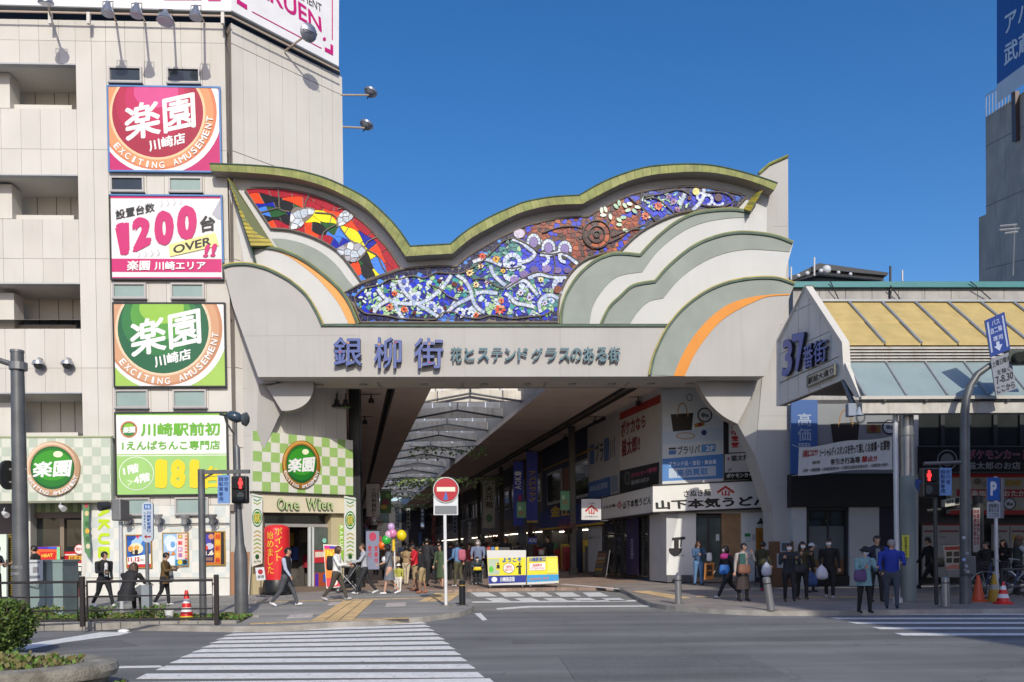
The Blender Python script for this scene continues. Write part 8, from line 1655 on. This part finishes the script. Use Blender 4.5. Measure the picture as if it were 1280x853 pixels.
    for w_,fd,sx in wr:# hands: palm, four fingers and a thumb
        u=fd.cross(Vector((0,1,0))); u=u.normalized() if u.length>.1 else Vector((1,0,0)); w2=fd.cross(u).normalized(); pc=w_+fd*.045
        q_=[pc-fd*.05,pc+fd*.04]; mb.tube([T_ @ x for x in q_],[.024*s,.036*s],sk,8,flat=.5)
        for k in range(4):
            a=pc+fd*.035+u*(k-1.5)*.018; b=a+fd*(.034-.004*abs(k-1.3))+w2*.006*sx; c_=b+fd*.022+w2*.018*sx; mb.tube([T_ @ x for x in (a,b,c_)],[.0095*s,.0085*s,.006*s],sk,5)
        a=pc-fd*.01+u*.03*sx; mb.tube([T_ @ x for x in (a,a+fd*.025+u*.02*sx,a+fd*.05+u*.02*sx)],[.011*s,.01*s,.007*s],sk,5)
    for sx in (-1,1):mb.ball(T_ @ hp(sx*.031,.083,.006),(.013*s,.013*s,.007*s),EYEM,6,4); mb.tube([T_ @ hp(sx*.018,.091,.028),T_ @ hp(sx*.046,.082,.03)],.004*s,d['hair'],4)
    if not d['mask']:mb.tube([T_ @ hp(-.02,.083,-.055),T_ @ hp(0,.089,-.056),T_ @ hp(.02,.083,-.055)],.005*s,LIP,5)
    mb.obj('body',t,True,60)
    # hair as a shaped cap with locks
    hb=MB(); n,k=22,14; rx_,ry_,rz_=.097,.108,.105; vs=[]; fs=[]
    def face_open(x,y,z):return (y>.035 and z<.05 and abs(x)<.085-max(0,z)*.25) or (z<-.075) or (d['hs'] == 'short' and z<-.055 and y>-.06) or (d['hs'] == 'short' and z<-.0 and y>.01)
    for i in range(k+1):
        for j in range(n):
            a=math.pi*i/k; b=2*math.pi*j/n; w0=1+.035*math.sin(b*7+i)+.02*math.sin(b*13+i*2.1); vs.append(Vector((math.sin(a)*math.cos(b)*rx_*w0,math.sin(a)*math.sin(b)*ry_*w0-.014,math.cos(a)*rz_*w0+.016)))
    for i in range(k):
        for j in range(n):
            q_=[i*n+j,i*n+(j+1)%n,(i+1)*n+(j+1)%n,(i+1)*n+j]; c_=sum((vs[x] for x in q_),Vector())/4
            if not face_open(*c_):fs.append(q_)
    hm=d['hair']; hb.add([T_ @ hd @ v for v in vs],fs,hm)
    if d['hs'] == 'long':
        for a in [R(-160+20*q_) for q_ in range(15)]:
            x,y=math.sin(a)*.085,-math.cos(a)*.085-.02
            if y>.03:continue
            hb.tube([T_ @ hp(x,y,.02),T_ @ hp(x*1.12,y-.01,-.09),T_ @ hp(x*1.05,y-.015,-.2),T_ @ hp(x*.9,y,-.27)],[.03*s,.034*s,.03*s,.008*s],hm,6)
    if d['hs'] == 'bob':
        for a in [R(-125+18*q_) for q_ in range(15)]:x,y=math.sin(a)*.088,-math.cos(a)*.088-.01; hb.tube([T_ @ hp(x,y,.02),T_ @ hp(x*1.1,y,-.05),T_ @ hp(x*1.0,y,-.12)],[.028*s,.028*s,.01*s],hm,6)
    if d['hs'] == 'tied':hb.ball(T_ @ hp(0,-.13,-.01),.045*s,hm,8,6)
    hb.obj('hair',t,True,60)
    if d['mask']:
        vs,fs=[],[]
        for i in range(6):
            for j in range(9):a=R(-62+124*j/8); z=.002-.09*i/5; r=.096-.018*abs(i/5-.35)-(.03*(i/5) ** 2); vs.append(hp(math.sin(a)*r*.92,math.cos(a)*(r+.018)-.0,z))
        for i in range(5):
            for j in range(8):fs.append([i*9+j,i*9+j+1,i*9+j+10,i*9+j+9])
        q_=MB(); q_.add([T_ @ v for v in vs],fs,MASKM); q_.obj('face_mask',t,True,80)
    if d['hat']:
        q_=MB(); hm_=cl(d['hat'][0]); q_.add([T_ @ hd @ (v*1.07+Vector((0,0,.012))) for v in [Vector((math.sin(math.pi*.5*i/6)*math.cos(b)*rx_,math.sin(math.pi*.5*i/6)*math.sin(b)*ry_-.012,math.cos(math.pi*.5*i/6)*rz_+.015)) for i in range(7) for b in [2*math.pi*j/16 for j in range(16)]]],[[i*16+j,i*16+(j+1)%16,(i+1)*16+(j+1)%16,(i+1)*16+j] for i in range(6) for j in range(16)],hm_)
        if d['hat'][1] == 'cap':q_.tube([T_ @ hp(0,.08,.04),T_ @ hp(0,.17,.025)],[.075*s,.06*s],hm_,10,flat=.15)
        else:q_.tube([T_ @ hp(0,0,.028),T_ @ hp(0,0,.022)],[.15*s,.165*s],hm_,18)
        q_.obj('hat',t,True,50)
    for nm in ('skirt','coat'):
        if d[nm]:
            col,z0,z1,r0,r1=d[nm]; q_=MB(); n=24; vs=[]; K=6
            for i in range(K+1):
                for j in range(n):a=2*math.pi*j/n; r=(r0+(r1-r0)*i/K)*(1+.05*(i/K)*math.sin(a*6+1)); z=z0+(z1-z0)*i/K; vs.append(Vector((math.cos(a)*r,math.sin(a)*r*.8,z))+(Vector((0,math.sin(-ln)*-(z-hipz),0)) if z>hipz else Vector()))
            q_.add([T_ @ v for v in vs],[[i*n+j,i*n+(j+1)%n,(i+1)*n+(j+1)%n,(i+1)*n+j] for i in range(K) for j in range(n)],cl(col)); q_.obj(nm,t,True,60)
    W_=lambda x,y,z:T_ @ Vector((x,y,z))
    return dict(t=t,hands=[T_ @ (w_+fd*.09) for w_,fd,sx in wr],W=W_,s=s,f=f,tor=lambda x,y,z:T_ @ tor(x,y,z))
WALK=dict(legs=(24,-18),knee=(6,22),arms=((-16,14),(20,22))); PHONE=dict(arms=((22,88),(22,84))); 
def mix(*a,**k):
    o={}
    for x in a:o.update(x)
    o.update(k); return o
def bag(name,lab,cat,c,size,m,strap=None,rz=0.,soft=False):
    t=thing(name,lab,cat,c); mb=MB(); w,dp,h=size; n=14; rows=[(.72,-.5),(.95,-.42),(1,-.1),(.92,.25),(.8,.5)] if not soft else [(.5,-.5),(.98,-.38),(1.05,-.1),(.8,.25),(.3,.46),(.1,.55)]
    vs=[]
    for r,z in rows:
        for j in range(n):
            a=2*math.pi*j/n; ca,sa=math.cos(a),math.sin(a); e=.55; x=math.copysign(abs(ca) ** e,ca)*w/2*r*(1+(.08*math.sin(a*5+z*9) if soft else 0)); y=math.copysign(abs(sa) ** e,sa)*dp/2*r
            vs.append(Vector(c)+Matrix.Rotation(rz,3,'Z') @ Vector((x,y,z*h)))
    k=len(rows); mb.add(vs,[[i*n+j,i*n+(j+1)%n,(i+1)*n+(j+1)%n,(i+1)*n+j] for i in range(k-1) for j in range(n)]+[list(range(n))[::-1],list(range((k-1)*n,k*n))],m); mb.obj('body',t,True,50)
    if strap:mb=MB(); mb.tube(strap,.012,m,5); mb.obj('strap',t)
    return t
def phone(lab,c):mb=MB(); mb.box(c,(.075,.012,.15),BLKM,bev=.004,rz=.3); tag(mb.obj('phone'),lab,'phone')
p=person('person at the picture edge in a dark shirt holding a phone out',-6,758,684,90,mix(PHONE,top='3C4048',shortsl=True)); phone('dark phone held out at the picture edge',p['hands'][1]+Vector((.04,0,.03)))
person('person in black with short black hair half hidden behind the utility box',46,752,684,-80,mix(top='1C1C20'))
p=person('person walking in a black jacket over a white shirt with white shoes',130,759,689,60,mix(WALK,top='1C1D22',inner='E0E0E0',shoe='E8E8E8',arms=((-12,20),(10,78)),hturn=20,build=1.02)); phone('dark phone in the walking hand over the white shirt',p['hands'][1])
p=person('person crouching with long brown hair and a black jacket seen from behind',158,768,709,165,mix(top='222226',hair=HBRN,hs='long',seat=True,shoe='E0E0E0',lean=22,build=1.12,arms=((40,40),(40,40)),coat=('222226',.66,.3,.17,.24)),h=1.62); bag('bag','grey soft bag held in front of the crouching person','bag',p['tor'](.2,.25,.12),(.34,.2,.3),cl('5C6068'),soft=True)
p=person('person in a brown coat with short black hair looking at a phone',206,757,692,95,mix(PHONE,WALK,top='5C4624',hs='short',arms=((28,80),(20,84)),hdown=20,legs=(10,-10),coat=('5C4624',1.1,.72,.155,.19),shoe='C8C8C8')); phone('phone in the hands of the person in the brown coat',p['hands'][1]); bag('bag','grey bag with a red tag hanging at the brown coated person','bag',p['tor'](-.2,.05,.05),(.3,.14,.34),cl('6C7078'),[p['tor'](-.12,0,.5),p['tor'](-.2,.05,.22)])
person('person in a black vest and pale sleeves walking past the red balloon column',358,758,684,85,mix(WALK,top='1A1B1E',sleeve='A8B0C4',pants='4C4E54',shoe='E8E8EC',arms=((-6,10),(14,20)),build=1.05,hturn=-15))
p=person('person in a blue checked shirt and mustard trousers entering the corner shop',377,733,676,170,mix(top='38507C',pants='B07828',shoe='D8D0C0',build=1.0,arms=((14,40),(10,60)))); bag('bag','pale grey shoulder bag on the person in mustard trousers','bag',p['tor'](-.24,0,.12),(.26,.14,.3),cl('A0A4A8'),[p['tor'](.1,0,.52),p['tor'](-.24,0,.25)])
p=person('person in a white jacket and wide dark trousers with brown hair, walking',421,751,682,88,mix(WALK,top='DCDCD8',pants='4A443C',hair=HBRN,hs='bob',shoe='C0C0C0',arms=((24,60),(26,70)),build=1.05)); bag('backpack','black backpack on the person in the white jacket','backpack',p['tor'](0,-.2,.3),(.2,.3,.42),cl('1C1C20'),rz=0)
p9=person('person in a grey sweater with a dark vest bag pushing a stroller',456,743,679,-75,mix(WALK,top='A4A8B0',inner='202228',pants='2A2A2E',shoe='D8D8D8',arms=((34,44),(34,44)),hair=HBRN,hturn=20)); 
bag('chest_bag','black sling bag across the chest of the person pushing the stroller','bag',p9['tor'](0,.14,.3),(.16,.26,.34),cl('202024'),[p9['tor'](-.14,.05,.52),p9['tor'](.0,.14,.3),p9['tor'](.15,0,.1)])
def stroller(lab,c,rz,name='stroller'):
    t=thing(name,lab,name,c); T_=Matrix.Translation(c) @ Matrix.Rotation(rz,4,'Z'); V=lambda x,y,z:T_ @ Vector((x,y,z))
    for x,y in ((-.3,.2),(-.3,-.2),(.32,.2),(.32,-.2)):mb=MB(); mb.tube([V(x,y-.025,.1),V(x,y+.025,.1)],.1,BLKM,14); w=mb.obj('wheel',t); mb=MB(); mb.tube([V(x,y-.03,.1),V(x,y+.03,.1)],.04,GALV,8); mb.obj('hub',w)
    for y in (-.22,.22):mb=MB(); mb.tube([V(-.32,y,.12),V(.1,y,.55),V(.42,y,1.0)],.014,GALV,6); mb.tube([V(.32,y,.12),V(-.12,y,.62)],.014,GALV,6); mb.obj('frame',t)
    mb=MB(); mb.tube([V(.42,-.22,1.),V(.44,.22,1.)],.018,BLKM,6); mb.obj('handle',t)
    mb=MB(); mb.add([V(x,y,z) for y in (-.2,.2) for x,z in ((-.25,.42),(.08,.38),(.3,.9),(.2,1.02),(-.1,.98),(-.2,.86),(.12,.86),(0,.5))],[list(range(8)),list(range(8,16))[::-1]]+[[i,(i+1)%8,8+(i+1)%8,8+i] for i in range(8)],cl('26282C')); mb.obj('seat',t)
    mb=MB(); mb.box(V(0,0,.25),(.4,.34,.12),cl('202226'),rz=rz); mb.obj('basket',t); return t
stroller('black child stroller pushed ahead of the person in the grey sweater',G(435,741,SWZ),R(0))
p=person('person in a grey dress and black cap with bare legs and white shoes',487,743,681,-78,mix(WALK,top='6C7078',pants='6C7078',shortsl=True,bareleg=True,hat=('16161A','cap'),skirt=('6C7078',1.0,.5,.15,.25),shoe='E8E8E8',arms=((20,50),(-10,20)),hs='bob',legs=(16,-12))); bag('handbag','black handbag on the arm of the person in the grey dress','bag',p['tor'](.1,.18,.1),(.26,.12,.24),cl('1C1C20'))
person('small child in a white hat and yellow green top with white trousers',499,741,706,-10,mix(top='A8A84C',pants='E0DCD4',shoe='D8D8D8',hat=('E8E8E4','brim'),hs='bob'))
person('small person in a beige coat behind the child in the white hat',494,733,690,150,mix(top='A8967C',pants='C8BCA8',hair=HBRN,hs='bob',coat=('A8967C',1.,.62,.15,.2)))
person('person in a tan jacket and cream trousers facing into the arcade',508,731,683,160,mix(top='9C8464',pants='C4B8A0',shoe='B8A890',arms=((30,90),(10,20)),hs='bob'))
person('person in a bright red shirt and beige shorts with bare calves',519,739,682,-70,mix(top='C01828',pants='A08C68',sk=SKIN2,shortsl=True,bareleg='half',build=1.15,arms=((24,96),(10,30)),shoe='7C3C28'))
person('person in a black jacket and tan shorts beside the red shirt',528,742,686,-95,mix(top='1C1D20',pants='A08C68',sk=SKIN2,bareleg='half',build=1.15,shoe='A86040',arms=((0,20),(10,60))))
p=person('tall person in a dark suit behind the black jacket, facing away',533,733,674,150,mix(top='26272C',pants='1E1F24',build=1.05,arms=((10,60),(10,30))))
person('person in a dark navy jacket just before the no entry sign post',549,730,675,190,mix(top='1E222C',pants='1A1A1E',arms=((30,40),(20,60))))
person('person in a long green coat with bare shins behind the sign post',552,736,682,-30,mix(top='44553A',pants='44553A',bareleg=True,coat=('44553A',1.2,.42,.16,.23),arms=((4,10),(4,20)),hair=HBLK,hs='bob',shoe='303034'))
p=person('person in a blue denim jacket and olive trousers',573,734,678,-120,mix(top='5878A0',pants='4C4C38',shoe='C8C8C8',hs='bob',arms=((6,60),(8,16)),build=1.08)); bag('backpack','pink patterned backpack behind the blue denim jacket','backpack',p['tor'](0,-.2,.3),(.3,.2,.4),M('floral_cloth',(.45,.12,.18),.8,var=.5,scale=18))
person('elderly person in a blue grey padded jacket and mask behind the wheelchair',598,729,676,0,mix(top='707C98',mask=True,hair=HGRY,hs='bob',arms=((24,40),(24,40)),pants='30323C'))
c=G(597,733,.05); stroller('black wheeled push chair with a seated child beside the yellow booth',c,R(90),'push_chair'); person('child in a teal jacket and mask sitting in the push chair',597,733,691,5,mix(top='2C4C58',mask=True,seat=True,pants='20242C',shoe='B0B0B4',arms=((40,60),(40,60))),loc=c+Vector((0,-.05,.1)),h=1.35); bag('pouch','yellow pouch on the lap of the seated child','pouch',c+Vector((.02,-.4,.72)),(.34,.12,.14),P('E8D020'))
person('staff person with brown hair leaning behind the yellow booth',631,722,672,20,mix(top='202024',hair=HBRN,hs='bob',hdown=22,lean=10),zg=.06)
p=person('staff person in dark clothes bending behind the yellow booth',689,722,671,-50,mix(top='1A1A1E',hdown=22,lean=12,arms=((30,70),(50,60))),zg=.06)
mb=MB(); c=WY(677,690,p['f'].y-.3); mb.lathe([(.12,-.14),(.16,.14),(.165,.16),(.15,.16),(.01,.1)],P('C8D0C8'),c,16); bk_=mb.obj('bucket',smooth=True); tag(bk_,'pale bucket with a red rim held over the booth','bucket')
mb=MB(); mb.lathe([(.162,.1),(.168,.165),(.15,.165)],P('C02830'),c,16); mb.obj('rim',bk_)
for k,(x,ft_,tp_,hd_,c_,pn) in enumerate(((505,722,678,180,'8CA0B8','1C1C20'),(541,718,679,0,'1E1E22','26262A'),(586,722,679,170,'3C3034','1A1A1E'),(612,716,680,10,'8C9098','202024'),(648,720,679,185,'30343C','1C1C22'),(470,720,680,175,'242C38','202024'),(565,713,680,0,'988C80','1C1C20'),(527,712,680,190,'383C48','1C1C20'),(539,727,677,200,'5C6470','24262C'),(562,727,679,150,'26304C','18181C'),(482,726,680,185,'6C5C50','202024'),(586,727,681,30,'7C3038','24242A'),(516,724,677,10,'8C8478','3C3C44'),(546,724,678,170,'8C94A0','30343C'),(558,721,680,10,'34405C','202028'),(510,718,680,190,'6C3C40','242428'),(577,719,680,160,'4C5048','2C2C30'),(606,722,679,200,'3C4454','1C1C20'),(530,717,679,0,'A8A098','3C3C44'))):
    person('distant person in dim arcade shade, '+['in pale blue, behind the tan jacket','in black, beyond the navy jacket','in dull maroon, beyond the denim jacket','in light grey beyond the push chair','in slate behind the white booth counter','in navy behind the stroller','in light brown beyond the sign post','in blue grey, farthest along the arcade','in steel grey just behind the dark suit','in navy between the sign post and the denim jacket','in brown behind the yellow balloon pole','in dull red close to the denim jacket','in beige behind the red shirt','in pale grey beyond the dark suit','in muted blue beyond the green coat','in dark rose beyond the tan jacket','in grey green beyond the denim jacket','in slate blue just behind the push chair','in pale beige far beyond the red shirt'][k],x,ft_,tp_,hd_,mix(top=c_,pants=pn),zg=.06)
# by the noodle shop and at the crossing
p=person('person with long brown hair in a denim jacket and jeans standing in the sun',873,732,678,15,mix(PHONE,top='3C5878',pants='5C80A8',hair=HBRN,hs='long',hdown=20,shoe='303848')); bag('paper_bag','white carrier bag held by the person in the denim jacket and jeans','bag',p['hands'][0]+Vector((.1,0,-.12)),(.2,.1,.3),PW)
p=person('person in black with a pink scarf and mask walking past the leaning bollard',910,748,680,-80,mix(WALK,top='16161A',mask=True,legs=(30,-24),build=1.12,shoe='D0D0D0',hs='bob',coat=('16161A',1.1,.7,.15,.19))); bag('shoulder_bag','bright blue bag on the person with the pink scarf','bag',p['tor'](-.12,.16,.1),(.3,.12,.26),P('2C70C0')); mb=MB(); mb.ball(p['tor'](0,.03,.5),(.17,.17,.1),cl('D0408C'),12,7); tag(mb.obj('scarf',smooth=True),'pink scarf round the neck of the person in black','scarf')
p=person('person in a pale beige coat with teal scarf and long brown skirt',929,752,681,20,mix(top='A09894',hair=HBLK,hs='tied',skirt=('3C3230',1.0,.35,.15,.24),pants='18181C',legs=(6,-4),arms=((50,130),(-8,10)),coat=('A09894',1.2,.78,.15,.18))); bag('handbag','brown handbag at the front of the beige coat','bag',p['tor'](.1,.2,.08),(.34,.14,.24),cl('7C5444'),[p['tor'](-.14,.05,.5),p['tor'](.1,.2,.2)]); mb=MB(); mb.slab(Pl((p['f'].x-1,p['f'].y-.2),(p['f'].x+1,p['f'].y-.2)),[(924.5,692),(931.5,692),(933,717),(926,717)],0,.05,cl('28504C')); tag(mb.obj('scarf'),'teal scarf hanging down the front of the beige coat','scarf')
p=person('person in an olive jacket turned away, with a mask and plastic bag',953,739,679,120,mix(top='38361E',mask=True,shoe='B03050',arms=((0,8),(6,20)))); bag('plastic_bag','crumpled white plastic bag hanging behind the leaning bollard','bag',WY(958,712,p['f'].y-.2),(.3,.2,.42),M('plastic_bag',(.55,.57,.66),.4,var=.1,bump=.5,bscale=10),[p['hands'][1],WY(958,703,p['f'].y-.2)],soft=True)
p=person('person in a navy jacket, mask and glasses with hands together, legs apart',987,753,681,-12,mix(top='1C222C',mask=True,shoe='4C342C',arms=((26,104),(26,104)),legs=(16,-10),build=1.08,inner='101014')); bag('shoulder_bag','dark sling bag on the person in the navy jacket','bag',p['tor'](-.28,.05,.1),(.3,.14,.24),cl('26282E'))
p=person('person in an olive jacket and mask with long black hair, hands raised',1003,750,679,0,mix(PHONE,top='34321E',mask=True,hs='long',arms=((30,110),(30,110)),pants='101014',shoe='5C5048')); bag('tote_bag','olive patterned tote bag beside the long black haired person','bag',p['tor'](.2,.14,.14),(.3,.16,.34),M('camo',(.16,.16,.08),.8,var=.5,scale=12)); bag('cloth_bag','blue dotted cloth bag hanging low behind the olive tote','bag',WY(1013,724,p['f'].y+.1),(.34,.2,.4),M('dotted_cloth',(.03,.07,.2),.8,var=.7,scale=25),soft=True)
person('person in a pale cap half hidden behind the olive jacket',1013,741,681,60,mix(top='202226',hat=('B8BCC4','cap')))
p=person('person in black with a mask, tied hair and white trainers',1037,748,675,-25,mix(top='0E0E12',mask=True,hs='tied',shoe='B8B8C0',legs=(10,-14),arms=((4,10),(-14,50)),pants='121216')); bag('plastic_bag','white plastic bag hanging from the hand of the person in black','bag',WY(1027,716,p['f'].y-.1),(.3,.2,.38),MATS['plastic_bag'],[p['hands'][1 if p['hands'][1].x<p['hands'][0].x else 0],WY(1027,705,p['f'].y-.1)],soft=True)
p=person('person in a pale teal coat, black hat and mask nearest the crossing',1081,767,686,5,mix(PHONE,top='6C9098',mask=True,hat=('1C1C20','cap0') and ('1C1C20','brim0'),arms=((16,90),(16,92)),pants='0E0E10',shoe='121214',coat=('6C9098',1.1,.72,.165,.21),hdown=16)); bag('handbag','purple patterned bag on the person in the teal coat','bag',p['tor'](.2,.16,.1),(.26,.14,.24),cl('54406C'),[p['tor'](-.12,.08,.5),p['tor'](.18,.16,.2)])
person('person with blue jacket sleeves and grey shirt standing behind the phone user',1096,753,672,-5,mix(top='1A1E2C',sleeve='1C3494',inner='6C7480',pants='1A1A1E',build=1.05))
p=person('person in a blue and navy jacket with head bent over a phone',1115,761,677,-20,mix(PHONE,top='1C3490',hair=HGRY,arms=((12,84),(6,40)),hdown=34,pants='3C4450',shoe='202838',build=1.12)); phone('phone held by the person in the blue and navy jacket',p['hands'][1])
p=person('person in a black suit striding past the thin signal pole',1163,736,669,-88,mix(WALK,legs=(34,-26),knee=(4,26),top='0C0C10',pants='0C0C10',shoe='101010')); bag('briefcase','black bag swinging from the striding person in the suit','bag',p['tor'](-.26,-.15,.05),(.34,.12,.3),cl('141418'))
person('person in dark clothes walking between the cones',1235,743,676,-70,mix(WALK,top='18191E',pants='101014',build=1.08))
person('person with long dark hair and black coat beside the parking sign',1256,738,676,-60,mix(PHONE,top='121216',hs='long',coat=('121216',1.1,.6,.16,.2)))
person('person in a brown hat, vest and white sleeves beside the bicycles',1272,744,672,80,mix(top='2C3430',sleeve='9CA0A8',hat=('6C4C38','brim'),hs='long',hair=HBRN,arms=((30,40),(34,30))))
